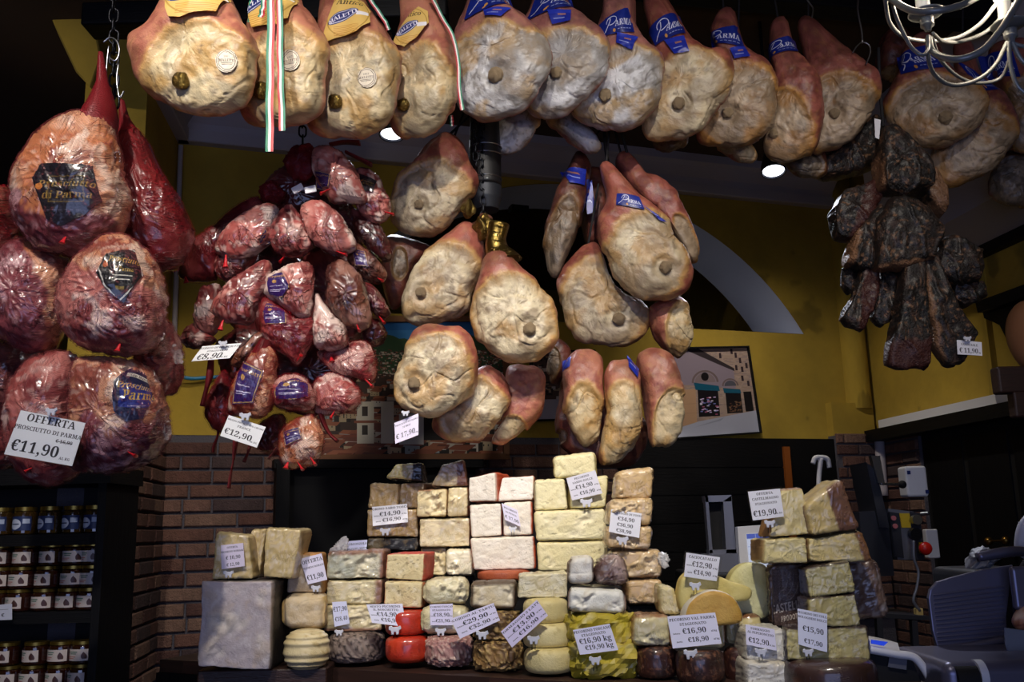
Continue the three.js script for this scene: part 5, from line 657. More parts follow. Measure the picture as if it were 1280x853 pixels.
{ const B = blob({ o: [412, 690, 420, 682, 432, 672, 436, 676, 432, 688, 424, 692], D: dB + 0.05, T: 0.01, amp: 0.008, fr: 40, N: 48, Mf: 10, Mb: 5, col: () => C('#cfd4dc'), dispf: crumple(0.006, 9, 60) }); tag(place(new THREE.Mesh(B.g, phys({ color: '#ffffff', transmission: 0.6, roughness: 0.25 })), B.f), 'film_twist', 'twist of clear wrapping film on the blue-veined cheese', 'film'); }
// red rind stack
cheese('cheese half with small holes and red side rind, upper of the red pair', { q: [482, 692, 532, 691, 529, 727, 481, 725], D: dC, T: 0.14, paste: '#d9c99c', rind: '#b0301c', edge: 'rtl', ew: 0.004, holes: 0.42, yaw: -0.12 });
cheese('cheese half with small holes on top of the red wheels', { q: [479, 727, 528, 728, 527, 761, 479, 760], D: dC - 0.01, T: 0.14, paste: '#d5c598', rind: '#b86a3c', edge: 'lb', ew: 0.004, holes: 0.42, yaw: -0.1 });
wheel('upper glossy red waxed cheese wheel', 480, 534, 763, 795, dC - 0.02, { c1: '#c83418', c2: '#b02812', c3: '#8a1c10', e: 0.35, amp: 0.002, mat: 'film', in: 0.5 });
wheel('lower glossy red waxed cheese wheel with film wrap', 480, 536, 796, 830, dC - 0.04, { c1: '#cc3a1c', c2: '#b22a14', c3: '#901e10', e: 0.42, amp: 0.003, mat: 'film', in: 0.6 });
// brown back stack with black base
riser('black riser under the black rinded cheese', 458, 523, 689, dC + bk + 0.02, 0.16);
cheese('black rinded cheese slab at the foot of the brownish stack', { q: [459, 673, 523, 672, 523, 689, 459, 689], D: dC + bk, T: 0.16, paste: '#16161c', rind: '#16161c' });
cheese('brownish cheese block behind the 14,90 card', { q: [459, 637, 522, 636, 523, 672, 458, 672], D: dC + bk, T: 0.16, mat: 'film', paste: '#a88a58', rind: '#8a6a40' });
cheese('brownish cheese quarter stacked above the card, smooth face', { q: [462, 604, 498, 604, 497, 636, 459, 636], D: dC + bk, T: 0.14, mat: 'film', paste: '#b09465', rind: '#8a6a40', yaw: -0.15 });
cheese('brownish cheese quarter with film beside the smooth faced one', { q: [500, 604, 531, 603, 528, 636, 498, 636], D: dC + bk + 0.01, T: 0.14, mat: 'film', paste: '#9a8058', rind: '#6a5034', yaw: -0.2 });
cheese('greenish yellow wrapped wedge with black rind on the stack top', { q: [495, 580, 528, 578, 530, 603, 481, 598], D: dC + bk, T: 0.12, mat: 'film', paste: '#c0b274', rind: '#17171a', split: 0.66 });
// crumbly stack
riser('black riser under the crumbly cheese stack', 524, 592, 721, dE + bk + 0.02, 0.15);
cheese('silvery wrapped wedge with brown rind, top of the crumbly stack', { q: [553, 581, 579, 576, 586, 609, 537, 608], D: dE + bk, T: 0.12, mat: 'film', paste: '#a89470', rind: '#6c4430', split: 0.7 });
cheese('crumbly cheese quarter with torn hole', { q: [521, 613, 559, 611, 558, 646, 520, 647], D: dE + bk, T: 0.14, paste: '#d8c899', rind: '#b07c50', crumb: 0.014, edge: 't', ew: 0.003 });
cheese('narrow crumbly cheese quarter in film', { q: [560, 610, 585, 609, 585, 645, 559, 646], D: dE + bk, T: 0.14, mat: 'film', paste: '#dccda0', rind: '#b07c50', crumb: 0.012 });
cheese('long crumbly cheese slab under the two quarters', { q: [524, 649, 587, 648, 588, 684, 524, 684], D: dE + bk - 0.01, T: 0.15, mat: 'film', paste: '#d9caa0', rind: '#b48a5c', crumb: 0.012 });
cheese('crumbly cheese piece behind the creamy white one', { q: [525, 685, 558, 685, 558, 720, 528, 720], D: dE + bk + 0.01, T: 0.14, paste: '#d0bf90', rind: '#b48a5c', crumb: 0.012 });
cheese('creamy white broken cheese piece', { q: [557, 687, 591, 687, 592, 720, 557, 720], D: dE + bk - 0.04, T: 0.12, mat: 'film', paste: '#ebe3c4', rind: '#cdb888', crumb: 0.014, r: 0.014 });
cheese('rounded half cheese with pale rind over the carded one', { q: [530, 725, 585, 723, 584, 757, 529, 757], D: dE, T: 0.15, r: 0.024, paste: '#d9d2ac', rind: '#c3b48c', edge: 'lrtb', ew: 0.003, crumb: 0.012, half: true, mat: 'film' });
cheese('rounded half cheese behind the small 18,90 card', { q: [527, 759, 586, 758, 585, 794, 527, 794], D: dE - 0.01, T: 0.15, r: 0.024, paste: '#d6cfa8', rind: '#c3b48c', edge: 'lrtb', ew: 0.003, half: true, mat: 'film' });
wheel('cheese wheel wrapped in grey pink dried herbs', 530, 592, 796, 833, dE - 0.03, { c1: '#a87a74', c2: '#7a544c', c3: '#d0b4a4', amp: 0.005, grit: 0.005, rough: 1, fine: 1, th: 0.05, e: 0.45, in: 0.5 });
// white cheeses with orange rind
riser('black riser under the white cheeses with orange rind', 590, 668, 725, dF + bk + 0.02, 0.16);
cheese('white cheese quarter with orange rind side, top corner of its stack', { q: [585, 597, 619, 590, 620, 627, 585, 628], mot: 0.2, amp: 0.003, holes: 0.56, D: dF + bk, T: 0.14, paste: '#ece4d6', rind: '#b8502c', edge: 't', ew: 0.002, yaw: -0.3, half: false });
cheese('white cheese quarter beside the orange rinded corner one', { q: [627, 597, 668, 594, 667, 625, 622, 627], mot: 0.2, amp: 0.003, holes: 0.56, D: dF + bk + 0.01, T: 0.14, paste: '#f0eae0', rind: '#b8502c', edge: 't', ew: 0.002, yaw: -0.05 });
cheese('white cheese quarter left of the small leaning card', { q: [586, 631, 627, 629, 628, 670, 589, 672], mot: 0.2, amp: 0.003, holes: 0.56, D: dF + bk, T: 0.14, paste: '#e9e1d2', rind: '#b8502c' });
cheese('white cheese quarter with orange side behind the small leaning card', { q: [629, 628, 666, 627, 667, 669, 629, 670], mot: 0.2, amp: 0.003, holes: 0.56, D: dF + bk, T: 0.14, paste: '#ebe3d5', rind: '#b8502c', edge: 'r', ew: 0.007 });
cheese('broad white half cheese with orange rind edge', { q: [588, 673, 669, 670, 670, 712, 592, 714], mot: 0.2, amp: 0.003, holes: 0.56, D: dF + bk - 0.01, T: 0.16, half: true, paste: '#e8dfd0', rind: '#b8502c', edge: 'r', ew: 0.007 });
wheel('orange rinded cheese wheel under the broad white half', 596, 664, 713, 727, dF + bk - 0.02, { c1: '#b8603c', c2: '#a04c2c', c3: '#7a3420', e: 0.3, in: 0.6 });
cheese('square cheese with thick mossy grey rind', { q: [588, 729, 647, 726, 645, 763, 587, 761], D: dF, T: 0.14, paste: '#cbbfa0', rind: '#5c4a38', edge: 'lrtb', ew: 0.010, crumb: 0.008, r: 0.012, rt: 1 });
wheel('upper cheese wheel crusted with golden spice crumbs', 591, 653, 765, 801, dF - 0.01, { c1: '#806036', c2: '#4c371f', c3: '#b89a5e', amp: 0.006, grit: 0.006, rough: 1.2, fine: 1, th: 0.02, e: 0.35, in: 0.5 });
wheel('lower cheese wheel crusted with golden spice crumbs', 590, 655, 802, 839, dF - 0.03, { c1: '#8a683a', c2: '#553c20', c3: '#c0a062', amp: 0.006, grit: 0.006, rough: 1.2, fine: 1, th: 0.02, e: 0.35, in: 0.5 });
// pale sardinian stack
riser('black riser under the pale butter coloured cheeses', 670, 762, 716, dG + bk + 0.02, 0.17);
cheese('pale butter coloured cheese block alone on the stack top', { q: [690, 571, 744, 564, 746, 596, 692, 599], mot: 0.2, amp: 0.003, holes: 0.56, D: dG + bk, T: 0.13, r: 0.014, paste: '#eadfae', rind: '#d9c988', yaw: -0.1 });
cheese('pale butter coloured quarter next to the carded one', { q: [668, 600, 706, 598, 711, 637, 669, 639], mot: 0.2, amp: 0.003, holes: 0.56, D: dG + bk, T: 0.14, paste: '#ece2b4', rind: '#d9c988', r: 0.01 });
cheese('pale butter coloured quarter behind the grey price card', { q: [711, 600, 761, 594, 758, 635, 712, 637], mot: 0.2, amp: 0.003, holes: 0.56, D: dG + bk, T: 0.14, paste: '#e6dba8', rind: '#d2c080', r: 0.01, edge: 'r', ew: 0.004 });
cheese('upper of two wide pale butter coloured slabs', { q: [668, 640, 757, 636, 758, 675, 671, 677], mot: 0.2, amp: 0.003, holes: 0.56, D: dG + bk - 0.01, T: 0.16, half: true, paste: '#ebe1b2', rind: '#d5c486', r: 0.01, crumb: 0.004 });
cheese('lower of two wide pale butter coloured slabs', { q: [671, 678, 759, 676, 761, 715, 673, 715], mot: 0.2, amp: 0.003, holes: 0.56, D: dG + bk - 0.01, T: 0.16, half: true, paste: '#e5d9a6', rind: '#cdb978', r: 0.01, crumb: 0.004 });
cheese('pale rectangular cheese bar on three cream wheels', { q: [648, 719, 710, 716, 710, 748, 647, 748], D: dG, T: 0.14, r: 0.006, paste: '#e2d8ae', rind: '#d2c48c', mat: 'film' });
wheel('top of three plain cream cheese wheels', 654, 712, 748, 780, dG - 0.01, { c1: '#e3d59c', c2: '#d9c98a', c3: '#cdbb7c', e: 0.5, amp: 0.002, in: 0.5 });
wheel('middle of three plain cream cheese wheels', 654, 717, 780, 811, dG - 0.03, { c1: '#e3d59c', c2: '#d9c98a', c3: '#cdbb7c', e: 0.5, amp: 0.002, in: 0.5 });
wheel('bottom of three plain cream cheese wheels', 655, 721, 811, 843, dG - 0.05, { c1: '#e1d298', c2: '#d6c586', c3: '#cdbb7c', e: 0.5, amp: 0.002, in: 0.5 });
// white mould and yellow paper
cheese('white cheese half with torn face, left of the brown wrapped one', { q: [713, 697, 742, 695, 744, 730, 709, 731], D: dH, T: 0.12, r: 0.018, paste: '#e9e6dc', rind: '#8a7060', edge: 'r', ew: 0.004 });
cheese('brown speckled cheese end in shiny film', { q: [749, 697, 780, 693, 789, 733, 744, 730], D: dH - 0.01, T: 0.12, r: 0.024, mat: 'film', paste: '#6a4c44', vein: '#a89088', rind: '#5a3c34', cr: 0.003 });
cheese('white bloomy cheese slab with ragged cut on yellow paper parcel', { q: [711, 734, 782, 737, 783, 769, 709, 767], D: dH - 0.01, T: 0.15, r: 0.02, half: true, paste: '#e4e4da', rind: '#8a6c58', edge: 'lrb', ew: 0.004, crumb: 0.01 });
const yellowPaper = phys({ vertexColors: true, roughness: 0.4, clearcoat: 0.2, flatShading: true });
cheese('upper parcel of cheese wrapped in crumpled yellow paper', { q: [711, 771, 790, 768, 792, 806, 714, 806], D: dH - 0.02, T: 0.15, r: 0.02, mat: yellowPaper, paste: '#b3a32c', rind: '#b3a32c', back: '#b3a32c', cr: 0.007, crf: 16, amp: 0.018, fr: 30, nx: 15, ny: 9, name: 'wrapped_cheese' });
cheese('lower parcel of cheese wrapped in crumpled yellow paper', { q: [717, 806, 796, 806, 797, 846, 719, 848], D: dH - 0.05, T: 0.16, r: 0.02, mat: yellowPaper, paste: '#b8a730', rind: '#b8a730', back: '#b8a730', cr: 0.008, crf: 16, amp: 0.02, fr: 30, nx: 15, ny: 9, name: 'wrapped_cheese' });
// tan film-wrapped stack
riser('black riser under the tan wrapped cheeses', 784, 830, 757, dH + 0.16, 0.15);
const tan = { paste: '#cfae7c', rind: '#a87c4c', mat: 'film', crumb: 0.008, r: 0.014 };
cheese('tan cheese with knife gouges on top of the wrapped stack', { ...tan, q: [772, 590, 818, 584, 816, 624, 769, 624], D: dH + 0.14, T: 0.13, crumb: 0.016 });
cheese('tan wrapped cheese with crumbly centre, second in its stack', { ...tan, q: [763, 625, 817, 622, 815, 657, 758, 656], D: dH + 0.13, T: 0.13, crumb: 0.014 });
cheese('tan wrapped cheese behind the three-price card', { ...tan, q: [758, 658, 816, 658, 814, 688, 757, 686], D: dH + 0.13, T: 0.13 });
cheese('tan wrapped cheese with twisted film end', { ...tan, q: [764, 689, 827, 687, 829, 722, 766, 724], D: dH + 0.14, T: 0.14 });
cheese('lowest tan wrapped cheese of the stack', { ...tan, q: [784, 725, 829, 723, 830, 757, 785, 757], D: dH + 0.14, T: 0.14 });
{ const B = blob({ o: [824, 692, 834, 694, 838, 700, 834, 704, 837, 708, 826, 708], D: dH + 0.14, T: 0.008, amp: 0.006, fr: 50, N: 40, Mf: 8, Mb: 4, col: () => C('#cfd4dc'), dispf: crumple(0.004, 3, 80) }); tag(place(new THREE.Mesh(B.g, phys({ color: '#ffffff', transmission: 0.6, roughness: 0.25 })), B.f), 'film_twist', 'twisted clear film end of the tan wrapped cheese', 'film'); }
// right middle group
wheel('smooth brown waxed cheese wheel beside the yellow parcel', 796, 851, 809, 850, dJ, { c1: '#3e1d14', c2: '#2a120e', c3: '#6e4630', e: 0.5, amp: 0.002, fine: 1, th: 0.06, mat: 'film', in: 0.7 });
wheel('brown waxed cheese wheel under the large 16,90 card', 848, 910, 813, 857, dJ - 0.06, { c1: '#42221a', c2: '#2c1510', c3: '#744c36', e: 0.5, amp: 0.002, fine: 1, th: 0.06, mat: 'film', in: 0.7 });
wheel('brown waxed cheese wheel half behind the peppered white cheese', 908, 952, 810, 856, dJ - 0.02, { c1: '#3c1c14', c2: '#29110d', c3: '#66402c', e: 0.5, amp: 0.002, fine: 1, th: 0.06, mat: 'film', in: 0.7 });
cheese('cream half cheese with brown top rind on the brown wheel', { q: [793, 771, 838, 769, 840, 810, 791, 809], D: dJ, T: 0.13, r: 0.016, paste: '#d6cc9c', rind: '#9a6a44', edge: 't', ew: 0.006, mat: 'film', crumb: 0.006, rt: 1 });
cheese('cream half cheese hidden behind the large 16,90 card', { q: [838, 771, 905, 774, 908, 812, 840, 813], D: dJ - 0.01, T: 0.14, r: 0.016, paste: '#d2c592', rind: '#9a6a44', mat: 'film', half: true });
cheese('cream half cheese with brown rind right of the large card', { q: [907, 771, 953, 768, 956, 803, 908, 808], D: dJ + 0.02, T: 0.13, r: 0.018, paste: '#cbbc84', rind: '#7c4e30', edge: 't', ew: 0.008, mat: 'film', rt: 1 });
cheese('small film-wrapped cheese disc standing on edge', { q: [823, 731, 843, 734, 853, 770, 826, 770], D: dJ + 0.04, T: 0.1, r: 0.014, mat: 'film', paste: '#ddcf9a', rind: '#cbb878' });
const disc = (label, o, D, T, pal, e = 0.28) => { const [a, b, c2, lim] = pal.map((x, i) => i < 3 ? C(x) : x); const seed = hamSeed++; const B = blob({ o, D, T, Tb: T, e, amp: 0.003, fr: 14, N: 96, Mf: 22, Mb: 8, seed, col: (x, y, z, px, py, ca, so) => { const n = fbm(x * 22 + so, y * 22, z * 22, 3); let c = mix(a, b, ss(-0.15, 0.25, n)); return mix(c, c2, ss(lim + 0.03, lim - 0.03, ca + n * 0.03)); } }); tag(place(new THREE.Mesh(B.g, M.cheese), B.f), 'cheese_block', label, 'cheese'); };
disc('large round pale cheese slab standing behind the caciocavallo', [907, 738, 912, 718, 924, 706, 938, 703, 952, 706, 961, 718, 965, 740, 963, 762, 950, 774, 930, 776, 914, 762], dJ + 0.1, 0.03, ['#d8d49c', '#c6c184', '#b9ae6c', 0.25]);
disc('yellow caciocavallo wedge pointing right with its price card', [846, 735, 850, 722, 862, 714, 885, 716, 912, 726, 936, 736, 934, 748, 910, 752, 880, 758, 852, 764, 846, 752], dJ + 0.04, 0.04, ['#d9c97e', '#cbb866', '#c3ac58', 0.25]);
disc('half moon cheese with dark yellow cut face and whitish rind', [853, 774, 855, 758, 866, 745, 886, 737, 906, 741, 919, 755, 924, 775, 900, 780, 872, 780], dJ + 0.0, 0.045, ['#c8a04c', '#b98e3c', '#cfc8b8', 0.45]);
// peppered white and right stack
cheese('upper white cheese flecked with chilli, behind the 12,90 card', { q: [932, 787, 982, 785, 985, 828, 933, 827], D: dL + 0.04, T: 0.12, r: 0.01, paste: '#e0ddd0', rind: '#c9c2ae', holes: 0.5, mat: 'film' });
cheese('lower white cheese flecked with chilli', { q: [933, 828, 986, 830, 989, 872, 934, 870], D: dL + 0.02, T: 0.13, r: 0.01, paste: '#dcd8ca', rind: '#c2baa8', holes: 0.46, mat: 'film' });
cheese('pale wrapped hard cheese wedge beside the 19,90 card', { q: [976, 612, 1003, 610, 1017, 668, 962, 672], D: dL + 0.06, T: 0.12, mat: 'film', paste: '#d8c78c', rind: '#a87c48', edge: 't', ew: 0.004, r: 0.006 });
cheese('big wrapped cheese wedge with pitted brown rind on the stack top', { q: [1006, 632, 1053, 597, 1077, 662, 1015, 670], D: dL + 0.04, T: 0.14, mat: 'film', paste: '#d0b878', rind: '#7c5640', split: 0.56, r: 0.012 });
cheese('crumbly wrapped slab under the pale wedge', { q: [955, 674, 1009, 672, 1012, 705, 955, 705], D: dL + 0.05, T: 0.14, mat: 'film', paste: '#d6c78c', rind: '#a88450', crumb: 0.01 });
cheese('smooth wrapped slab with brown end under the big wedge', { q: [1010, 673, 1077, 664, 1092, 703, 1012, 703], D: dL + 0.05, T: 0.14, mat: 'film', paste: '#d4c080', rind: '#8c603c', split: 0.86 });
const T_cast = canvasTex(256, 256, (g, w, h) => { g.fillStyle = '#5a4640'; g.fillRect(0, 0, w, h); for (let i = 0; i < 500; i++) { g.fillStyle = ['#7c665c', '#46342e', '#8a766c'][i % 3]; g.fillRect(rnd() * w, rnd() * h, 3 + rnd() * 12, 2); } g.strokeStyle = '#8a7a70'; g.lineWidth = 6; for (let i = 0; i < 5; i++) { g.beginPath(); g.arc(60 + i * 20, 40, 60 + i * 22, 0.2, 1.6); g.stroke(); } g.save(); g.translate(128, 190); g.rotate(-0.12); g.fillStyle = '#d8ccc0'; g.textAlign = 'center'; g.font = 'bold 56px sans-serif'; g.fillText('CASTELLO', -14, 0); g.font = 'bold 34px sans-serif'; g.fillText('PRODOT', -10, 42); g.restore(); });
const cw = cheese('large cheese wrapped in printed brown foil behind the green slabs', { q: [963, 706, 1097, 699, 1112, 772, 966, 785], D: dL + 0.14, T: 0.16, half: true, r: 0.02, mat: 'film', paste: '#5c463e', vein: '#7c6456', rind: '#4c3630', cr: 0.004, name: 'wrapped_cheese' });
{ const g = slab([[965, 712], [1006, 711], [1008, 782], [968, 782]].map(([x, y]) => { const p = P(x, y, dL + 0.132); return p.sub(cw.o.position); }), FRONT, 0.002); part(cw.o, 'printed_foil', g, phys({ map: T_cast, roughness: 0.35, clearcoat: 0.8, bumpMap: T_film9, bumpScale: 0.002 }), 'brown foil printed with white letters'); }
const green = { paste: '#b6ab72', rind: '#3c2e2a', holes: 0.5, mat: 'film', r: 0.006 };
cheese('greenish slab with dark rind, topmost of three', { ...green, q: [1006, 711, 1062, 701, 1070, 740, 1012, 748], D: dL + 0.02, T: 0.1, edge: 't', ew: 0.004, rt: 1, yaw: -0.1 });
cheese('greenish slab with dark rind, middle of three', { ...green, q: [1011, 749, 1070, 742, 1077, 783, 1012, 785], D: dL + 0.01, T: 0.1, edge: 'rt', ew: 0.003, rt: 1 });
cheese('long greenish slab with dark rind behind the 15,90 card', { ...green, q: [983, 786, 1084, 783, 1089, 826, 985, 825], D: dL, T: 0.13, edge: 'rt', ew: 0.004, rt: 1, half: true, paste: '#c0b478' });
wheel('dark brown cheese wheel with yellow cut top carrying the green slabs', 987, 1103, 824, 876, dL - 0.02, { c1: '#3c2420', c2: '#2a1816', c3: '#5c3c30', e: 0.35, amp: 0.003, mat: 'film', in: 0.4 });

// ---------------------------------------------------------------- price cards
const clipShape = (() => { const s = new THREE.Shape(); [[-9, 5], [-6, 6], [-4, 4], [4, 4], [8, 6], [9, 2], [6, 0], [5, -6], [2.6, -6], [2, -2], [-2, -2], [-2.6, -6], [-5, -6], [-6, 0], [-9, 1]].forEach(([x, y], i) => i ? s.lineTo(x, y) : s.moveTo(x, y)); return s; })();
function card(label, q, D, lines, o = {}) {
  const [w, h] = o.size || [256, 168];
  const tex = canvasTex(w, h, g => { g.fillStyle = o.bg || '#e6e7f0'; g.fillRect(0, 0, w, h); g.fillStyle = '#14141e'; g.textAlign = 'center'; for (const [t, x, y, s, al, strike] of lines) { g.font = 'bold ' + s + 'px serif'; g.textAlign = al || 'center'; g.fillText(t, x * w, y * h); if (strike) { const m = g.measureText(t).width; g.fillRect(x * w - m / 2, y * h - s * 0.32, m, 3); } } });
  const cen = P((q[0] + q[4]) / 2, (q[1] + q[5]) / 2, D), G = new THREE.Group(); G.position.copy(cen); tag(G, 'price_card', label, 'price card', o.group);
  const lean = o.lean ?? 0.008; const pts = [0, 2, 4, 6].map((i, k) => P(q[i], q[i + 1], D - (k < 2 ? -lean : 0)).sub(cen)); const n = new THREE.Vector3().crossVectors(pts[2].clone().sub(pts[3]), pts[0].clone().sub(pts[3])).normalize();
  part(G, 'card', slab(pts, n, 0.0012), phys({ map: tex, roughness: 0.5 }));
  if (o.sleeve) { const c = pts.reduce((a, b) => a.clone().add(b)).multiplyScalar(0.25); part(G, 'sleeve', slab(pts.map(p => p.clone().sub(c).multiplyScalar(1.12).add(c).addScaledVector(n, 0.002)), n, 0.0006, 1), M.sleeve, 'clear plastic sleeve'); }
  if (o.clip) { let [cx, cy, px, sgn] = o.clip; px *= 0.85; if (o.prongs !== 0) cy += 4; const g = new THREE.ExtrudeGeometry(clipShape, { depth: 3, bevelEnabled: true, bevelSize: 0.6, bevelThickness: 0.6, bevelSegments: 1 }); const m = part(G, 'clip', g, M.clip, 'white animal shaped clip'); const s = P(cx + 1, cy, D).distanceTo(P(cx, cy, D)) * (px / 18); m.scale.set(s, s * (sgn || 1), s); m.position.copy(P(cx, cy, D - 0.004).sub(cen)); if (o.prongs !== 0) for (const k of [-1, 1]) { const pr = part(G, 'prong', sweep([P(cx + k * px * 0.14, cy + px * 0.25, D).sub(cen), P(cx + k * px * 0.14, cy + px * 0.9, D + 0.012).sub(cen)], [0.0009, 0.0007], 6), M.darkSteel); pr.userData.label = 'thin steel prong'; } }
  return G;
}
const two = (head, a, b, h2) => h2 ? [[head, 0.5, 0.17, 24], [h2, 0.5, 0.33, 24], ['€' + a, 0.5, 0.59, 48], ['€' + b, 0.55, 0.86, 42], ['intero', 0.13, 0.59, 14], ['metà', 0.16, 0.85, 14], ['al kg', 0.9, 0.59, 15], ['al kg', 0.92, 0.85, 15]] : [[head, 0.5, 0.2, 26], ['€' + a, 0.5, 0.53, 50], ['€' + b, 0.54, 0.84, 44], ['intero', 0.13, 0.53, 14], ['metà', 0.16, 0.83, 14], ['al kg', 0.9, 0.53, 15], ['al kg', 0.92, 0.83, 15]];
card('large white card reading OFFERTA 11,90 hung on the netted hams', [26, 513, 107, 529, 90, 583, 5, 568], 1.98, [['OFFERTA', 0.5, 0.2, 50], ['PROSCIUTTO DI PARMA', 0.5, 0.4, 27], ['€ 16,90', 0.78, 0.55, 24, 'center', 1], ['€11,90', 0.4, 0.88, 74], ['AL KG', 0.86, 0.9, 16]], { size: [320, 216], bg: '#eef0f2', clip: [65, 515, 16], prongs: 0, sleeve: 1 });
card('white card reading 8,90 sticking out of the red ham bunch', [253, 433, 302, 429, 287, 448, 239, 452], 2.38, [['STINCO DI PROSCIUTTO', 0.52, 0.24, 22], ['STAGIONATO', 0.5, 0.44, 20], ['€8,90', 0.4, 0.92, 66], ['AL KG', 0.8, 0.9, 16]], { size: [256, 128], bg: '#eef0f2', clip: [279, 430, 12], prongs: 0 });
card('white tilted card reading 12,90 at the foot of the red ham bunch', [286, 519, 332, 534, 321, 560, 275, 545], 2.36, [['MEZZO PROSCIUTTO CRUDO', 0.5, 0.2, 17], ['FRANCE', 0.5, 0.4, 22], ['€12,90', 0.42, 0.82, 62], ['AL KG', 0.86, 0.86, 16]], { bg: '#eef0f2', clip: [307, 521, 16], prongs: 0 });
card('lilac card reading 17,90 on the lowest cream ham', [493, 529, 523, 517, 523, 544, 494, 555], 2.487, [['PROSCIUTTO DI PARMA', 0.5, 0.22, 20], ['24 MESI', 0.5, 0.4, 22], ['€ 17,90', 0.45, 0.82, 62], ['al kg', 0.9, 0.84, 16]], { size: [256, 190], bg: '#dcd6ee', clip: [507, 517, 11], prongs: 0 });
card('tiny white card reading 11,90 on the speck finger', [1196, 425, 1227, 428, 1228, 445, 1197, 443], 2.832, [['GUANCIALE', 0.5, 0.34, 28], ['€ 11,90', 0.46, 0.84, 58], ['kg', 0.9, 0.84, 18]], { size: [256, 128], clip: [1209, 424, 11], prongs: 0 });
card('white card corner showing under the netted hams', [36, 588, 60, 586, 62, 598, 35, 598], 2.36, [['€', 0.5, 0.8, 60]], { size: [128, 64] });
card('lilac card reading 10,90 on the pale wedge of the big block', [276, 682, 304, 679, 306, 708, 277, 712], 2.486, [['OFFERTA', 0.5, 0.17, 24], ['PECORINO ROMANO', 0.5, 0.34, 24], ['€ 10,90', 0.52, 0.63, 46], ['€ 12,90', 0.5, 0.92, 40]], { size: [240, 220], bg: '#d8cfe6', clip: [286, 714, 14] });
card('lilac card reading OFFERTA 11,90 beside the big block', [375, 699, 402, 692, 409, 725, 385, 731], 2.566, [['OFFERTA', 0.5, 0.24, 44], ['PECORINO ROMANO', 0.5, 0.44, 22], ['€11,90', 0.46, 0.86, 60]], { size: [220, 230], bg: '#d8d4ea', clip: [395, 732, 13] });
card('bluish card half hidden behind the film twist', [432, 677, 459, 675, 458, 689, 435, 691], 2.72, [['GORGONZOLA', 0.5, 0.4, 34], ['DOLCE DEL MONTE', 0.5, 0.8, 28]], { size: [256, 128], bg: '#c4c8ea', clip: [450, 694, 10] });
card('white card reading 14,90 and 16,90 on the brownish cheese', [465, 634, 509, 630, 510, 653, 466, 658], 2.806, two('PECORINO SARO TOSCANO', '14,90', '16,90'), { clip: [482, 661, 15] });
card('narrow curled card reading 17,90 on the moist wrapped block', [415, 753, 433, 752, 437, 780, 418, 784], 2.606, [['€17,90', 0.5, 0.4, 60], ['€18,40', 0.5, 0.8, 54]], { size: [200, 220], bg: '#ccd0ec', clip: [424, 787, 12] });
card('white card reading 14,90 against the red wheels', [458, 756, 503, 755, 508, 784, 465, 779], 2.535, two('MISTO PECORINO', '14,90', '16,90', 'IL BOSCHETTO'), { bg: '#dcdcf0', clip: [494, 784, 17] });
card('narrow card reading 18,90 on the rounded half cheese', [537, 756, 566, 755, 566, 782, 538, 782], 2.515, two('PECORINO TOSCANO', '18,90', '21,90', 'STAGIONATO'), { size: [210, 200], bg: '#d4d0ec', clip: [551, 786, 15] });
card('tilted lilac card reading 29,90 for truffle pecorino', [563, 774, 617, 754, 625, 776, 575, 799], 2.425, two('PECORINO AL TARTUFO', '29,90', '32,90'), { bg: '#d8d4ee', clip: [603, 790, 17] });
card('steeply tilted lilac card reading 13,90 for three-milk cheese', [626, 790, 671, 750, 685, 770, 640, 810], 2.33, two('FORMAGGIO 3 LATTI', '13,90', '16,90'), { bg: '#d8d0ee', clip: [667, 796, 17] });
card('small leaning card reading 17,90 stuck in the white cheese', [627, 629, 647, 638, 651, 659, 631, 650], 2.704, [['PECORINO', 0.5, 0.26, 30], ['DI PIENZA', 0.5, 0.48, 26], ['€ 17,90', 0.5, 0.84, 52]], { size: [200, 200], bg: '#d0ccE4', clip: [641, 658, 11] });
card('grey tilted card reading 14,90 on the butter coloured cheeses', [708, 598, 744, 588, 753, 617, 715, 626], 2.63, two('PECORINO', '14,90', '16,90', 'SARDO DOLCE'), { bg: '#d0cfdc', clip: [733, 625, 17], size: [256, 200] });
card('white card listing three prices on the tan wrapped cheese', [764, 637, 802, 642, 799, 673, 761, 665], 2.445, [['FORMAGGIO DI FOSSA', 0.5, 0.16, 24], ['€34,90', 0.52, 0.42, 46], ['€36,90', 0.5, 0.67, 44], ['€38,90', 0.48, 0.92, 42]], { size: [256, 210], clip: [778, 672, 17] });
card('white card reading 16,90 and 19,90 on the yellow paper parcels', [716, 788, 762, 780, 773, 813, 725, 819], 2.265, two('PECORINO TOSCANO', '16,90 kg', '19,90 kg', 'STAGIONATO').slice(0, 4), { bg: '#dcdcf2', clip: [744, 822, 17] });
card('largest counter card reading 16,90 and 18,90', [834, 771, 894, 766, 902, 805, 841, 811], 2.2, two('PECORINO VAL PARMA', '16,90', '18,90', 'STAGIONATO'), { size: [300, 200], bg: '#dedef2', clip: [863, 814, 19] });
card('sleeved card reading 12,90 and 14,90 for caciocavallo', [858, 691, 900, 697, 896, 727, 855, 721], 2.242, two('CACIOCAVALLO', '12,90', '14,90'), { sleeve: 1, clip: [869, 729, 16] });
card('card reading 12,90 on the chilli flecked cheese', [932, 781, 968, 787, 971, 814, 933, 806], 2.144, [['FORMAGGIO', 0.5, 0.2, 26], ['AL PEPERONCINO', 0.5, 0.38, 25], ['€12,90', 0.42, 0.84, 58], ['AL KG', 0.86, 0.84, 16]], { bg: '#dcdaf0', clip: [951, 812, 17] });
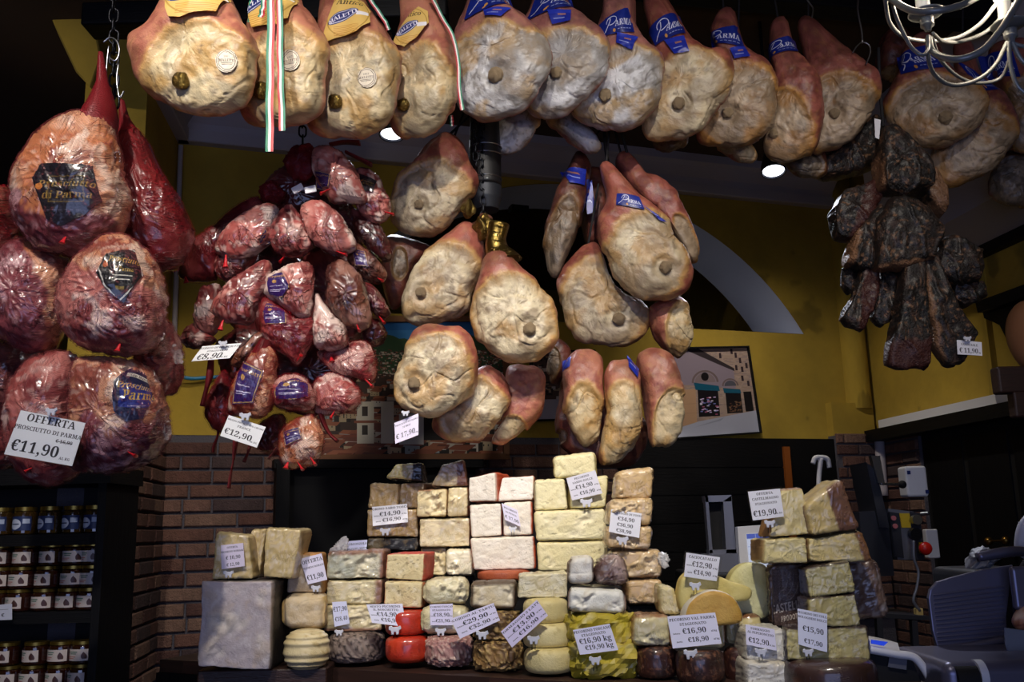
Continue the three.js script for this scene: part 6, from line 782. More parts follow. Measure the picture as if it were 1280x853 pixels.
card('tall card reading 15,90 and 17,90 on the greenish slab', [997, 761, 1034, 768, 1034, 816, 998, 806], 2.103, [['PECORINO DEI COLLI', 0.5, 0.12, 21], ['BOLOGNESI DOLCE', 0.5, 0.24, 22], ['€15,90', 0.52, 0.58, 52], ['€17,90', 0.52, 0.9, 46]], { size: [220, 270], bg: '#dce0f4', clip: [1010, 812, 15] });
card('sleeved card reading OFFERTA 19,90 for castelmagno', [935, 615, 975, 611, 980, 646, 941, 651], 2.165, [['OFFERTA', 0.5, 0.16, 26], ['CASTELMAGNO', 0.5, 0.33, 25], ['STAGIONATO', 0.5, 0.5, 24], ['€19,90', 0.42, 0.88, 58], ['AL KG', 0.86, 0.88, 16]], { size: [240, 210], sleeve: 1, clip: [962, 651, 15] });

// ---------------------------------------------------------------- jar shelves
const DS = 3.4; const shelfG = new THREE.Group();
{
  const p0 = P(130, 720, DS); shelfG.position.set(p0.x, 0, -DS); const xr = 0.0; const top = P(140, 594, DS).y; const W = 1.5;
  const yOf = py => P(60, py, DS).y;
  part(shelfG, 'side_post', bx(-0.03, 0, -0.27, 0.0, top, 0.02), M.blackWood); part(shelfG, 'top_board', bx(-W, top - 0.03, -0.27, 0.015, top + 0.03, 0.03), M.blackWood); part(shelfG, 'back_panel', bx(-W, 0, -0.28, -0.02, top, -0.265), M.black);
  for (const py of [668, 765, 862]) part(shelfG, 'shelf_board', bx(-W, yOf(py) - 0.04, -0.265, -0.02, yOf(py), 0.0), M.blackWood);
  tag(shelfG, 'jar_shelf', 'tall black wooden shelf unit filled with preserve jars', 'shelf');
  const T_j = c => canvasTex(160, 90, (g, w, h) => { g.fillStyle = c === 0 ? '#20305c' : '#cfc4bc'; g.fillRect(0, 0, w, h); if (c === 0) { g.fillStyle = '#c8d0e0'; g.beginPath(); g.ellipse(62, 50, 40, 34, 0, 0, 7); g.fill(); g.fillStyle = '#1c2c5a'; g.fillRect(32, 46, 58, 7); g.fillStyle = '#b8c4d8'; g.fillRect(110, 16, 40, 30); } else { g.fillStyle = c === 1 ? '#2a6a50' : '#3a6a58'; g.font = 'bold 22px serif'; g.fillText('Q', 14, 34); g.fillRect(38, 18, 54, 7); g.fillRect(46, 32, 40, 6); g.fillStyle = '#b85448'; g.fillRect(12, 56, 70, 5); g.fillRect(12, 68, 60, 5); g.fillStyle = '#4a2a22'; g.beginPath(); g.moveTo(118, 74); g.quadraticCurveTo(104, 50, 124, 20); g.quadraticCurveTo(150, 54, 140, 74); g.fill(); } });
  const lm = [0, 1, 2].map(c => phys({ map: T_j(c), roughness: 0.45 })); const lid = phys({ color: '#8c7638', metalness: 0.9, roughness: 0.35 }), glass = [phys({ color: '#3c2a10', roughness: 0.12, clearcoat: 1 }), phys({ color: '#2c120c', roughness: 0.12, clearcoat: 1 })];
  const jar = (kind, R, H) => { const g = new THREE.Group(); const pr = [[0.001, 0], [R * 0.9, 0], [R, 0.006], [R, H * 0.74], [R * 0.86, H * 0.82], [R * 0.84, H * 0.88], [0.001, H * 0.88]].map(p => new THREE.Vector2(...p)); part(g, 'glass_body', new THREE.LatheGeometry(pr, 28), glass[kind ? 1 : 0]); const l = part(g, 'lid', new THREE.CylinderGeometry(R * 0.92, R * 0.92, H * 0.14, 28), lid, 'gold metal lid'); l.position.y = H * 0.91; const s = part(g, 'paper_label', new THREE.CylinderGeometry(R + 0.0008, R + 0.0008, H * 0.5, 24, 1, true, -1.15, 2.3), lm[kind], kind ? 'cream label with a dark fig' : 'blue label with pale oval'); s.position.y = H * 0.4; return g; };
  const protos = [jar(0, 0.041, 0.1), jar(1, 0.045, 0.078), jar(2, 0.045, 0.078)]; let first = [1, 1, 1];
  const put = (kind, px, py, label, group, dz = 0) => { const o = protos[kind].clone(); const p = P(px, py, DS + 0.05 + dz); o.position.copy(p); o.rotation.y = (rnd() - 0.5) * 0.5 - 0.35; tag(o, kind ? 'preserve_jar' : 'honey_jar', label, 'jar', group); return o; };
  const y1 = 668, s = yOf(668), s2 = yOf(765), s3 = yOf(862);
  const row = (kind, xs, base, lift, label, group) => xs.forEach(x => { const o = put(kind, x, 700, label, group); o.position.y = base + lift; });
  row(0, [-2, 28, 60, 90, 117], s, 0, 'gold lidded honey jar with blue oval label on the top shelf', 'honey jars on the top shelf');
  row(1, [1, 33, 66, 95, 118], s2, 0.156, 'cream labelled preserve jar, topmost tier of the middle shelf', 'top tier of middle shelf jars'); row(2, [2, 30, 62, 94, 118], s2, 0.078, 'cream labelled preserve jar in the central tier of the middle shelf', 'central tier of middle shelf jars'); row(1, [0, 28, 60, 90, 116], s2, 0, 'cream labelled preserve jar standing on the middle shelf board', 'bottom tier of middle shelf jars');
  row(2, [18, 54, 85, 112], s3, 0.078, 'cream labelled preserve jar stacked upon others on the low shelf', 'upper tier of low shelf jars'); row(1, [23, 52, 84, 111], s3, 0, 'cream labelled preserve jar standing on the low shelf board', 'lower tier of low shelf jars');
  card('white card on the middle jar shelf edge', [-8, 757, 15, 755, 15, 775, -8, 776], DS - 0.03, [['—–—', 0.5, 0.4, 30], ['€', 0.5, 0.8, 40]], { size: [128, 128], bg: '#c8ccdc' });
}
// ---------------------------------------------------------------- hanging rails, chains, hooks
{
  const beam = (label, a, b, h, th) => { const dir = b.clone().sub(a), l = dir.length(); const g = new RoundedBoxGeometry(l, h, th, 2, 0.008); const m = new THREE.Mesh(g, M.blackWood); m.position.copy(a).lerp(b, 0.5); m.rotation.y = Math.atan2(-dir.z, dir.x); m.rotation.z = Math.asin(dir.y / l); tag(m, 'hanging_rail', label, 'rail'); };
  const yl = P(300, 22, 2.62).y; const a = P(110, 26, 2.62); beam('black rail carrying the golden hams', V(a.x, yl, -2.62), V(P(560, 22, 2.62).x, yl, -2.62), 0.075, 0.1);
  const r = P(950, 0, 3.25).y; beam('black rail carrying the brown hams and speck', V(P(800, 0, 3.1).x, r + 0.02, -3.12), V(P(1330, 0, 3.5).x, r + 0.02, -3.5), 0.13, 0.1);
}
const linkGeo = (() => { const c = new THREE.CurvePath(); const pts = []; const w = 0.0085, h = 0.0125; for (let i = 0; i < 28; i++) { const t = i / 28 * Math.PI * 2; pts.push(V(w * Math.cos(t), h * Math.sign(Math.sin(t)) * (Math.abs(Math.sin(t)) > 0.02 ? 0.45 : 0) + 0.0085 * Math.sin(t) * 1.1, 0)); } return new THREE.TubeGeometry(new THREE.CatmullRomCurve3(pts, true), 40, 0.0024, 6, true); })();
function chain(label, D, x0, y0, x1, y1, sc = 1) { const a = P(x0, y0, D), b = P(x1, y1, D), l = a.distanceTo(b), n = Math.max(2, Math.round(l / (0.0245 * sc))); const G = new THREE.Group(); G.position.copy(a); tag(G, 'chain', label, 'chain'); const d = b.clone().sub(a); for (let i = 0; i <= n; i++) { const m = part(G, 'link', linkGeo, M.darkSteel); m.scale.setScalar(sc); m.position.copy(d).multiplyScalar(i / n); m.rotation.y = i % 2 ? 0.3 : 1.75; } }
chain('steel chain holding the netted hams, hung from above the picture', 2.2, 142, -20, 143, 128, 1.25); chain('dark chain above the red ham bunch', 2.62, 376, 60, 379, 200, 1.2); chain('dark chain of the gold foil ham bunch', 2.7, 588, 60, 595, 205); chain('second dark chain beside the black sausage', 2.72, 601, 60, 604, 270);
const hook = (label, D, arr, r = 0.0025, mat = M.steel) => tag(meshAt(sweepPx(null, D, arr, [r, r], 8), mat), 'wire_hook', label, 'hook');
hook('bent wire hook at the top of the netted ham chain', 2.16, [129, 53, 138, 47, 146, 52, 149, 66, 144, 76, 136, 72]); hook('sharp wire hook below the chain of netted hams', 2.16, [148, 80, 146, 98, 147, 112, 150, 122, 155, 114]); hook('short wire hook gripping the red net', 2.17, [136, 58, 134, 74, 133, 96, 137, 118]); hook('long steel hook rod in front of the dark rail', 2.9, [1076, -20, 1072, 10, 1077, 40, 1078, 54], 0.004); hook('steel wire loop hanging from the hook rod', 2.88, [1066, 66, 1071, 58, 1078, 53, 1086, 56, 1088, 64, 1083, 80]); hook('thin steel hook at the shank of the reddish brown ham', 2.88, [1002, -10, 1012, 4, 1016, 10, 1015, 22]);
hook('dark cord tying the blue strap hams to the rail', 2.9, [752, 120, 756, 175, 760, 206], 0.006, M.cord); hook('second dark cord above the brown ham shank', 2.92, [768, 140, 778, 170, 784, 192], 0.005, M.cord); hook('dark cord of the black speck bunch', 3.0, [1098, 60, 1100, 110, 1104, 158], 0.006, M.cord);

// tricolour ribbons
{
  const st = [['green_stripe', '#1a7a5c'], ['white_stripe', '#e6e2dc'], ['red_stripe', '#b8323a']].map(([n, c]) => [n, phys({ color: c, roughness: 0.5, side: THREE.DoubleSide })]);
  const ribbon = (label, D, path, w, flip) => { const pts = []; for (let i = 0; i < path.length; i += 2) pts.push(P(path[i], path[i + 1], D)); const cv = new THREE.CatmullRomCurve3(pts), K = 30, o = pts[0].clone(), G = new THREE.Group(); G.position.copy(o); tag(G, 'tricolour_ribbon', label, 'ribbon', 'tricolour ribbons on the golden hams'); st.forEach(([n, m], k) => { const kk = flip ? 2 - k : k, pos = [], idx = []; for (let i = 0; i <= K; i++) { const p = cv.getPoint(i / K).sub(o), t = cv.getTangent(i / K), nx = V(-t.y, t.x, 0).normalize(); if (nx.x < 0) nx.negate(); const zz = 0.003 * Math.sin(i * 0.7); for (const [e, dz] of [[0, 0], [1, 0], [0, -0.0012], [1, -0.0012]]) { const q = p.clone().addScaledVector(nx, (kk + e - 1.5) * w / 3); pos.push(q.x, q.y, q.z + zz + dz); } } for (let i = 0; i < K; i++) { const a = i * 4, b = a + 4; idx.push(a, b, b + 1, a, b + 1, a + 1, a + 2, b + 3, b + 2, a + 2, a + 3, b + 3, a, a + 2, b + 2, a, b + 2, b, a + 1, b + 3, a + 3, a + 1, b + 1, b + 3); } const g = new THREE.BufferGeometry(); g.setAttribute('position', new THREE.Float32BufferAttribute(pos, 3)); g.setIndex(idx); g.computeVertexNormals(); part(G, n, g, m); }); };
  ribbon('longest tricolour ribbon hanging straight in front of the second golden ham', 2.1, [339, -20, 338, 60, 337, 130, 337, 190], 0.019); ribbon('shorter tricolour ribbon beside the longest one', 2.11, [349, -20, 350, 60, 351, 110, 353, 164], 0.016, true); ribbon('short tricolour ribbon at the yellow collar of the second ham', 2.12, [332, -20, 329, 8, 326, 22], 0.014); ribbon('tricolour ribbon crossing from collar toward the tilted medal', 2.2, [318, -15, 314, 10, 313, 28], 0.014);
  ribbon('tricolour ribbon over the shoulder of the ham with tilted medal', 2.3, [457, -10, 470, 10, 482, 28, 486, 38], 0.011, true); ribbon('tricolour ribbon curving down the edge of the narrow golden ham', 2.36, [536, -10, 552, 20, 566, 46, 573, 80, 574, 110, 578, 138], 0.011, true); ribbon('ribbon end below the narrow golden ham', 2.5, [564, 144, 565, 158], 0.01);
}

// ---------------------------------------------------------------- chandelier
{
  const D = 1.65, G = new THREE.Group(); const o = P(1210, 0, D); G.position.copy(o); tag(G, 'chandelier', 'white metal chandelier with looped arms and candle lamps', 'chandelier');
  const arm = (arr, r, dz = 0) => { const p = []; for (let i = 0; i < arr.length; i += 2) { const q = P(arr[i], arr[i + 1], D + dz * Math.sin(i / arr.length * Math.PI)).sub(o); p.push(q); } part(G, 'arm', sweep(p, [r, r], 10), M.cup); };
  arm([1106, -4, 1112, 28, 1128, 45, 1150, 51, 1175, 51, 1200, 46, 1225, 30, 1246, 4], 0.0042, 0.1); arm([1113, -5, 1122, 25, 1140, 60, 1152, 69, 1159, 64, 1160, 45], 0.0036, -0.05); arm([1161, 48, 1165, 63, 1180, 72, 1200, 74, 1225, 65, 1245, 45, 1262, 20, 1276, -4], 0.0065, -0.1); arm([1159, 48, 1162, 80, 1170, 95, 1185, 105, 1202, 106, 1225, 98, 1245, 80, 1258, 55, 1270, 35, 1284, 20], 0.0042, 0.08); arm([1165, 48, 1176, 75, 1200, 97, 1225, 104, 1250, 98, 1260, 80, 1263, 50], 0.0036, 0.16); arm([1166, 42, 1180, 52, 1205, 51, 1235, 38, 1266, 4], 0.0038, 0.12); arm([1112, -3, 1130, 9, 1150, 15, 1175, 13, 1200, 7, 1222, -4], 0.0065, -0.12); arm([1261, 52, 1263, 80, 1272, 108, 1284, 119], 0.0042); arm([1265, 52, 1276, 74, 1290, 86], 0.0046); arm([1265, 54, 1280, 58, 1295, 56], 0.0042);
  const bulbM = phys({ color: '#fff4e0', emissive: '#ffeeda', emissiveIntensity: 6 }), cand = phys({ color: '#d9dad4', roughness: 0.4 });
  for (const [x, y, lit] of [[1158, 22, 0], [1262, 36, 1]]) { const c = P(x, y, D).sub(o), s = P(x + 1, y, D).distanceTo(P(x, y, D)); const d = part(G, 'drip_pan', new THREE.LatheGeometry([[0.001, 0], [0.016, 0.001], [0.03, 0.006], [0.033, 0.009], [0.031, 0.01], [0.001, 0.004]].map(p => new THREE.Vector2(...p)), 32), M.cup); d.position.copy(c); const k = part(G, 'socket', new THREE.LatheGeometry([[0.001, -0.028], [0.006, -0.028], [0.008, -0.02], [0.0125, -0.018], [0.0125, -0.014], [0.011, -0.012], [0.013, -0.009], [0.012, -0.005], [0.013, -0.001], [0.001, 0]].map(p => new THREE.Vector2(...p)), 24), M.cup); k.position.copy(c); const t = part(G, 'candle_sleeve', new THREE.CylinderGeometry(0.0125, 0.0135, 0.05, 20), cand); t.position.copy(c).add(V(-0.004, 0.03, 0)); const b = part(G, 'candle_bulb', new THREE.LatheGeometry(new THREE.SplineCurve([[0.001, 0], [0.012, 0.004], [0.017, 0.02], [0.012, 0.042], [0.002, 0.062]].map(p => new THREE.Vector2(...p))).getPoints(16), 20), bulbM, 'glowing candle bulb'); b.position.copy(c).add(V(-0.006, 0.054, 0)); const L = new THREE.PointLight('#ffe9cf', 0.22, 0, 2); L.position.copy(o).add(c).add(V(-0.006, 0.075, 0.0)); L.castShadow = true; L.name = 'candle_light'; scene.add(L); }
}
// ---------------------------------------------------------------- lamps
function spot(pos, target, cd, ang, color, name, label, glow, rad, fixed = 0) {
  const dir = target.clone().sub(pos).normalize(), G = new THREE.Group(); G.position.copy(pos); G.quaternion.setFromUnitVectors(V(0, -1, 0), dir); tag(G, name, label, 'lamp', 'shop ceiling spotlights');
  part(G, 'housing', new THREE.LatheGeometry([[0.001, 0.13], [0.02, 0.13], [0.03, 0.1], [rad + 0.006, 0.03], [rad + 0.008, 0.0], [rad + 0.003, 0.0], [rad, 0.01], [0.02, 0.06], [0.001, 0.06]].map(p => new THREE.Vector2(...p)), 32), fixed ? M.machineDark : M.blackWood); const b = part(G, 'bulb', new THREE.CylinderGeometry(rad, rad, 0.008, 32), phys({ color: '#ffffff', emissive: color, emissiveIntensity: glow }), 'glowing lamp face'); b.position.y = 0.012; part(G, 'stem', new THREE.CylinderGeometry(0.008, 0.008, 0.12, 10), M.blackWood).position.y = 0.17; { const up = CEIL - 0.03 - pos.y, rod = part(G, 'ceiling_rod', new THREE.CylinderGeometry(0.007, 0.007, up, 8), M.blackWood), iq = G.quaternion.clone().invert(); const off = V(0, 0.2, 0).applyQuaternion(G.quaternion); off.y = Math.min(off.y, up); rod.geometry = new THREE.CylinderGeometry(0.007, 0.007, up - off.y + 0.01, 8); rod.position.set(off.x, (up + off.y) / 2, off.z).applyQuaternion(iq); rod.quaternion.copy(iq); }
  const L = new THREE.SpotLight(color, cd, 0, ang, 0.7, 2); L.position.copy(pos).addScaledVector(dir, 0.03); L.target.position.copy(target); L.castShadow = true; L.shadow.radius = 1.6; L.shadow.mapSize.set(1024, 1024); L.name = 'spot_light'; scene.add(L); scene.add(L.target); L.target.name = 'spot_target';
}
const spotL = ['unseen ceiling spotlight placed to light the netted hams', 'unseen ceiling spotlight placed to light the golden hams', 'unseen ceiling spotlight placed to light the ham bunches', 'unseen ceiling spotlight placed to light the speck', 'unseen narrow beam spotlight placed to light the cheese counter', 'unseen ceiling spotlight placed to light the left brick wall', 'unseen ceiling spotlight behind the hams, placed to light the yellow wall', 'unseen ceiling spotlight placed to light the plaster springer'];
SPOTS.forEach(([x, y, z, a, b, c, cd, ang, col], i) => spot(V(x, y, z), V(a, b, c), cd, ang, col, 'unseen_ceiling_spotlight', spotL[i], 6, 0.045));
BACKSPOTS.forEach(([px, py, D, cd, t], i) => { const p = P(px, py, D); spot(p, V(...t), cd, 0.9, '#eef2ff', 'rear_spotlight', ['lit rear spotlight peeping out below the narrow golden ham', 'lit rear spotlight beside the dusky ham end'][i], 7, 0.042, 1); });

// ---------------------------------------------------------------- till, machines on the right
{
  const D = 3.3; // till screen
  const q = [922, 659, 963, 656, 972, 716, 926, 720]; const G = new THREE.Group(), o = P(945, 690, D); G.position.copy(o); tag(G, 'till_screen', 'grey framed till monitor glowing blue and white behind the cheeses', 'monitor'); const loc = (qq, d, th) => slab([0, 2, 4, 6].map(i => P(qq[i], qq[i + 1], d).sub(o)), FRONT, th); const casing = part(G, 'casing', loc(q, D, 0.04), M.white);
  const scr = canvasTex(128, 192, (g, w, h) => { g.fillStyle = '#dfe6ff'; g.fillRect(0, 0, w, h); g.fillStyle = '#5a6cc8'; g.fillRect(0, 0, w, 22); g.fillStyle = '#aab8ea'; g.fillRect(0, 60, w, 3); g.fillRect(0, 22, w, 3); g.fillRect(40, 0, 3, 22); });
  part(casing, 'screen', loc([933, 668, 967, 666, 972, 716, 938, 718], D - 0.002, 0.002), phys({ color: '#000000', emissive: '#ffffff', emissiveMap: scr, emissiveIntensity: 0.55, roughness: 0.3 }), 'lit screen'); const L = new THREE.RectAreaLight('#c8d4ff', 0.5, 0.09, 0.13); L.position.copy(P(952, 692, D - 0.01)); L.lookAt(L.position.clone().add(V(0, 0, 1))); L.name = 'screen_light'; scene.add(L);
  part(G, 'foot', loc([884, 694, 926, 692, 926, 716, 890, 716], D + 0.02, 0.12), M.machine, 'grey till base');
  const F2 = new THREE.Group(), o2 = P(898, 655, D + 0.05); F2.position.copy(o2); tag(F2, 'grey_frame', 'empty grey frame standing upright beside the till monitor', 'frame'); const l2 = (a, b) => part(F2, 'frame_bar', slab([0, 2, 4, 6].map(i => P(a[i], a[i + 1], D + 0.05).sub(o2)), FRONT, b), M.machine); l2([881, 620, 885, 620, 891, 692, 887, 692], 0.04); l2([881, 620, 914, 619, 915, 627, 882, 628], 0.06); l2([904, 627, 914, 620, 921, 692, 908, 692], 0.06); l2([886, 688, 921, 687, 921, 693, 887, 693], 0.05); part(F2, 'dark_backing', slab([882, 622, 912, 621, 918, 690, 888, 691].reduce((a, v, i, r) => i % 2 ? a : [...a, P(v, r[i + 1], D + 0.1).sub(o2)], []), FRONT, 0.01), M.black);  // plain empty grey frame beside the monitor
  tag(meshAt(boxPx(868, 718, 1010, 900, D - 0.06, 0.4, 0.01), M.blackWood), 'till_desk', 'black desk under the till monitor', 'desk');
  // white coat hook
  const D3 = 4.6; tag(meshAt(mergeGeometries([sweepPx(null, D3, [1016, 580, 1019, 573, 1026, 572, 1034, 574, 1037, 585], [0.012, 0.012], 8), sweepPx(null, D3, [1026, 573, 1024, 592, 1023, 612], [0.013, 0.011], 8)]), M.white), 'coat_hook', 'white double coat hook against the dark panelling', 'hook');
}
{
  const D = 3.9, G = new THREE.Group(), o = P(1120, 660, D); G.position.copy(o); tag(G, 'vacuum_machine', 'grey packing machine with yellow sticker and raised dark lid', 'machine'); const L = (qq, th, m, n, l, d = 0) => part(G, n, slab([0, 2, 4, 6].map(i => P(qq[i], qq[i + 1], D + d).sub(o)), FRONT, th), m, l);
  L([1110, 636, 1142, 640, 1147, 700, 1122, 700], 0.2, M.machine, 'body'); L([1112, 640, 1124, 642, 1130, 698, 1119, 696], 0.02, M.machineDark, 'side_panel', undefined, -0.01); L([1124, 642, 1137, 642, 1139, 660, 1127, 660], 0.003, std({ color: '#c8a818', roughness: 0.6 }), 'sticker', 'yellow warning sticker', -0.005); L([1083, 578, 1096, 590, 1112, 660, 1100, 660], 0.2, M.machineDark, 'lid'); L([1089, 570, 1100, 570, 1106, 604, 1098, 604], 0.03, M.steel, 'lid_bracket', undefined, -0.02); const panel = L([1138, 640, 1150, 642, 1156, 700, 1146, 700], 0.12, M.machineDark, 'control_panel', undefined, -0.01); L([1074, 640, 1110, 638, 1118, 720, 1080, 722], 0.25, M.machineDark, 'base', undefined, 0.02);
  for (const [x, y, r, m, n] of [[1144, 668, 0.024, M.darkSteel, 'gauge'], [1145, 650, 0.02, M.steel, 'dial'], [1117, 648, 0.01, phys({ color: '#b86a70' }), 'round_sticker'], [1119, 658, 0.01, phys({ color: '#b86a70' }), 'round_sticker']]) { const k = part(n === 'round_sticker' ? G : panel, n, new THREE.CylinderGeometry(r, r, n === 'round_sticker' ? 0.004 : 0.03, 24), m); k.rotation.x = Math.PI / 2; k.position.copy(P(x, y, D - 0.03).sub(o)); }
  const kb = part(panel, 'red_knob', new THREE.SphereGeometry(0.026, 24, 16), phys({ color: '#b81c14', roughness: 0.3 }), 'round red stop knob'); kb.position.copy(P(1157, 686, D - 0.05).sub(o)); kb.scale.z = 0.7; L([1149, 678, 1153, 678, 1154, 692, 1150, 692], 0.02, std({ color: '#b89a18' }), 'knob_plate', 'yellow plate', -0.02); part(G, 'lever', sweep([P(1151, 643, D - 0.03).sub(o), P(1161, 642, D - 0.05).sub(o)], [0.008, 0.008], 10), M.steel);
  const cd = meshAt(sweepPx(null, D - 0.05, [1142, 676, 1143, 700, 1148, 715, 1146, 735, 1142, 752, 1150, 764], [0.006, 0.006], 8), M.machine); tag(cd, 'power_cord', 'grey power cord hanging from the packing machine', 'cord'); tag(meshAt(boxPx(1145, 761, 1155, 770, D - 0.05, 0.03), phys({ color: '#c8b070', roughness: 0.5 })), 'plug', 'cream electric plug at the end of the cord', 'plug');
  const TB = new THREE.Group(), ob = P(1130, 775, D); TB.position.copy(ob); tag(TB, 'machine_stand', 'dark metal stand under the packing machine', 'stand'); const Lb = (qq, th, n) => part(TB, n, slab([0, 2, 4, 6].map(i => P(qq[i], qq[i + 1], D - 0.1).sub(ob)), FRONT, th), M.machineDark); Lb([1090, 766, 1164, 771, 1164, 776, 1090, 772], 0.4, 'top_board'); Lb([1140, 776, 1147, 776, 1152, 853, 1145, 853], 0.03, 'leg'); Lb([1096, 772, 1103, 772, 1108, 853, 1101, 853], 0.03, 'leg');
  // white wall box with the probe
  const W = new THREE.Group(), ow = P(1147, 602, 4.1); W.position.copy(ow); tag(W, 'wall_box', 'white plastic wall box with small blue marks and rounded corners', 'box'); const wb = boxPx(1131, 583, 1162, 621, 4.1, 0.09, 0.012); wb.translate(-ow.x, -ow.y, -ow.z); const wcase = part(W, 'case', wb, M.white); for (const [x, y] of [[1136, 591], [1159, 615]]) { const s = part(wcase, 'blue_mark', new THREE.BoxGeometry(0.014, 0.016, 0.002), std({ color: '#20306c' })); s.position.copy(P(x, y, 4.098).sub(ow)); } part(W, 'probe_rod', sweep([P(1100, 605, 4.06).sub(ow), P(1126, 606, 4.06).sub(ow)], [0.006, 0.006], 8), M.steel); part(W, 'probe_ball', new THREE.SphereGeometry(0.017, 20, 14), M.black).position.copy(P(1128, 606, 4.06).sub(ow));
  tag(meshAt(sweep([WB.pt(1098, 540, 0.09), WB.pt(1104, 620, 0.09)], [0.028, 0.028], 16), M.cornice), 'drain_pipe', 'whitish vertical drain pipe beside the brick pier', 'pipe');
  tag(meshAt(boxPx(1157, 662, 1176, 698, 4.2, 0.04, 0.006), M.white), 'paper_dispenser', 'pale plastic dispenser behind the red knob', 'dispenser');
}
{ // counter scale
  const D = 2.15, G = new THREE.Group(), o = P(1110, 820, D); G.position.copy(o); tag(G, 'counter_scale', 'counter scale with blue lit display and white bent frame', 'scale'); const pt = (x, y, d = 0) => P(x, y, D + d).sub(o); part(G, 'head', slab([pt(1086, 797, 0.04), pt(1122, 804, 0.04), pt(1126, 818), pt(1086, 810)], FRONT, 0.08), M.white); part(G, 'display', slab([pt(1089, 800, -0.004), pt(1110, 803, -0.004), pt(1105, 808, -0.008), pt(1089, 805, -0.008)], FRONT, 0.002), phys({ color: '#101840', emissive: '#2a50ff', emissiveIntensity: 0.5 }), 'blue lit display'); part(G, 'frame', sweep([pt(1086, 812), pt(1120, 818), pt(1142, 822), pt(1152, 832), pt(1165, 853)], [0.009, 0.009], 10), M.white, 'white bent frame'); part(G, 'body', slab([pt(1086, 814, 0.01), pt(1140, 824, 0.01), pt(1158, 870, 0.01), pt(1086, 870, 0.01)], FRONT, 0.1), M.black); part(G, 'data_plate', slab([pt(1112, 819, 0.004), pt(1134, 823, 0.004), pt(1133, 838, 0.004), pt(1110, 834, 0.004)], FRONT, 0.002), std({ color: '#5a5c68', roughness: 0.6 }), 'small grey data plate'); const L = new THREE.RectAreaLight('#5070ff', 0.4, 0.04, 0.012); L.position.copy(P(1098, 803, D - 0.02)); L.lookAt(L.position.clone().add(V(0, 0.3, 1))); L.name = 'display_light'; scene.add(L);
}
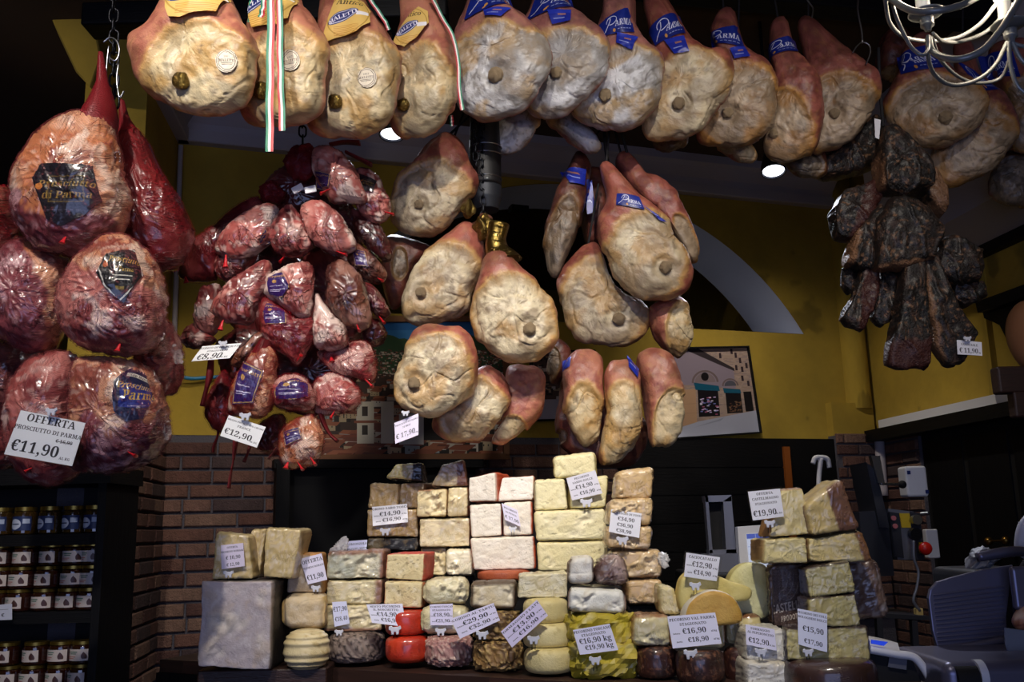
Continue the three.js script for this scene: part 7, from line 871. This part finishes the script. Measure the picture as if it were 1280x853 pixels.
{ // slicer
  const D = 2.35, G = new THREE.Group(), o = P(1210, 770, D); G.position.copy(o); tag(G, 'meat_slicer', 'steel meat slicer with ribbed carriage plate and clear guard', 'slicer');
  const out = [1160, 748, 1162, 738, 1170, 729, 1190, 723, 1225, 714, 1262, 708, 1258, 735, 1254, 770, 1255, 800, 1215, 808, 1178, 814, 1170, 806, 1165, 788]; const sh = new THREE.Shape(); for (let i = 0; i < out.length; i += 2) { const p = P(out[i], out[i + 1], D).sub(o); i ? sh.lineTo(p.x, p.y) : sh.moveTo(p.x, p.y); }
  const g = new THREE.ExtrudeGeometry(sh, { depth: 0.008, bevelEnabled: true, bevelSize: 0.003, bevelThickness: 0.003, bevelSegments: 2 }); const plate = part(G, 'carriage_plate', g, M.slicer, 'brushed steel plate');
  for (let i = 0; i < 12; i++) { const y = 742 + i * 5.2, a = P(1164 + i * 0.5, y + 2, D).sub(o), b = P(1252, y - 9 + i * 0.4, D).sub(o); a.z = b.z = 0.012; part(plate, 'rib', sweep([a, b], [0.0026, 0.0026], 6, 1, 4), M.slicer); }
  part(G, 'plate_edge', sweep([1172, 814, 1215, 808, 1256, 800].reduce((a, v, i, r) => i % 2 ? a : [...a, P(v, r[i + 1], D - 0.02).sub(o)], []), [0.01, 0.01], 10), M.slicer);
  const b1 = new RoundedBoxGeometry(0.4, 0.12, 0.3, 3, 0.025); const bm = part(G, 'motor_body', b1, M.slicer); bm.position.copy(P(1258, 850, D - 0.15).sub(o)); const bl = part(G, 'column', new RoundedBoxGeometry(0.035, 0.09, 0.05, 2, 0.01), M.slicer); bl.position.copy(P(1194, 836, D - 0.02).sub(o));
  const kn = part(G, 'thickness_knob', new THREE.CylinderGeometry(0.032, 0.032, 0.05, 28), M.black, 'black knob with a numbered white ring'); kn.rotation.z = Math.PI / 2; kn.position.copy(P(1206, 850, D - 0.28).sub(o)); const rg = part(G, 'scale_ring', new THREE.CylinderGeometry(0.034, 0.034, 0.016, 28), M.white); rg.rotation.z = Math.PI / 2; rg.position.copy(P(1223, 846, D - 0.28).sub(o));
  const ring = part(G, 'blade_ring', new THREE.TorusGeometry(0.15, 0.016, 12, 48), M.machineDark); ring.position.copy(P(1354, 765, D - 0.03).sub(o)); ring.scale.y = 1.15; const blade = part(G, 'blade', new THREE.CylinderGeometry(0.14, 0.14, 0.006, 40), M.machineDark); blade.rotation.x = Math.PI / 2; blade.position.copy(P(1354, 765, D - 0.01).sub(o)); const cv = part(G, 'blade_cover', new RoundedBoxGeometry(0.12, 0.1, 0.02, 3, 0.01), M.slicer); cv.position.copy(P(1296, 735, D - 0.06).sub(o));
  part(G, 'top_rail', sweep([P(1222, 697, D + 0.1).sub(o), P(1262, 690, D + 0.1).sub(o), P(1290, 690, D + 0.1).sub(o)], [0.012, 0.014, 0.012], 12), M.slicer);
  const gd = new THREE.Shape(); [[1256, 786], [1300, 792], [1300, 838], [1276, 834], [1262, 822], [1257, 806]].forEach(([x, y], i) => { const p = P(x, y, D - 0.14).sub(o); i ? gd.lineTo(p.x, p.y) : gd.moveTo(p.x, p.y); }); const gg = new THREE.ExtrudeGeometry(gd, { depth: 0.004, bevelEnabled: true, bevelSize: 0.002, bevelThickness: 0.002, bevelSegments: 1 }); gg.translate(0, 0, 0.14); part(G, 'clear_guard', gg, phys({ color: '#c8d0e0', transmission: 0.75, roughness: 0.2 }), 'clear plastic guard');
  const B = blob({ o: [1266, 776, 1274, 763, 1290, 755, 1310, 760, 1312, 785, 1288, 790, 1270, 786], D: D - 0.07, T: 0.03, amp: 0.004, N: 60, Mf: 14, Mb: 6, col: bagColor('skin') }); tag(place(new THREE.Mesh(B.g, M.ham), B.f), 'ham_end', 'small pinkish ham end resting on the slicer', 'ham');
  const WS = blob({ o: [1270, 690, 1272, 660, 1284, 642, 1310, 636, 1316, 700, 1290, 704], D: D + 0.2, T: 0.02, amp: 0.004, N: 60, Mf: 12, Mb: 5, col: () => C('#c4c8da') }); tag(place(new THREE.Mesh(WS.g, phys({ color: '#d8dcf0', roughness: 0.4, transmission: 0.3 })), WS.f), 'plastic_dome', 'whitish plastic dome cover beyond the slicer', 'cover');
  const PB = blob({ o: [1210, 716, 1216, 694, 1228, 686, 1240, 690, 1250, 694, 1240, 704, 1226, 712], D: D + 0.22, T: 0.03, amp: 0.012, fr: 24, N: 70, Mf: 16, Mb: 6, col: () => C('#c0c6d4'), dispf: crumple(0.008, 4, 26) }); tag(place(new THREE.Mesh(PB.g, phys({ color: '#aab0c0', roughness: 0.45, transmission: 0.35 })), PB.f), 'plastic_bag', 'crumpled greyish plastic bag lying behind the slicer plate', 'bag');
  tag(meshAt(boxPx(1214, 713, 1310, 800, D + 0.14, 0.25, 0.02), M.machineDark), 'spare_slicer', 'dark machine body behind the slicer plate, under the plastic bag', 'machine');
  const hd = new THREE.Group(), oh = WR.pt(1245, 677, 0.02); hd.position.copy(oh); tag(hd, 'door_handle', 'small brass double knob handle on the black door', 'handle'); for (const x of [1236, 1257]) { part(hd, 'knob', new THREE.SphereGeometry(0.02, 20, 14), M.brass).position.copy(WR.pt(x, 677 - (x > 1240 ? 1 : 0), 0.02).sub(oh)); } part(hd, 'bar', sweep([WR.pt(1236, 677, 0.02).sub(oh), WR.pt(1257, 676, 0.02).sub(oh)], [0.005, 0.005], 8), M.brass);
}
scene.traverse(o => { if (o.isMesh) { o.castShadow = true; o.receiveShadow = true; } });
let tri = 0; scene.traverse(o => { if (o.isMesh) tri += (o.geometry.index ? o.geometry.index.count : o.geometry.attributes.position.count) / 3; }); console.log('triangles', Math.round(tri));
renderer.render(scene, camera);
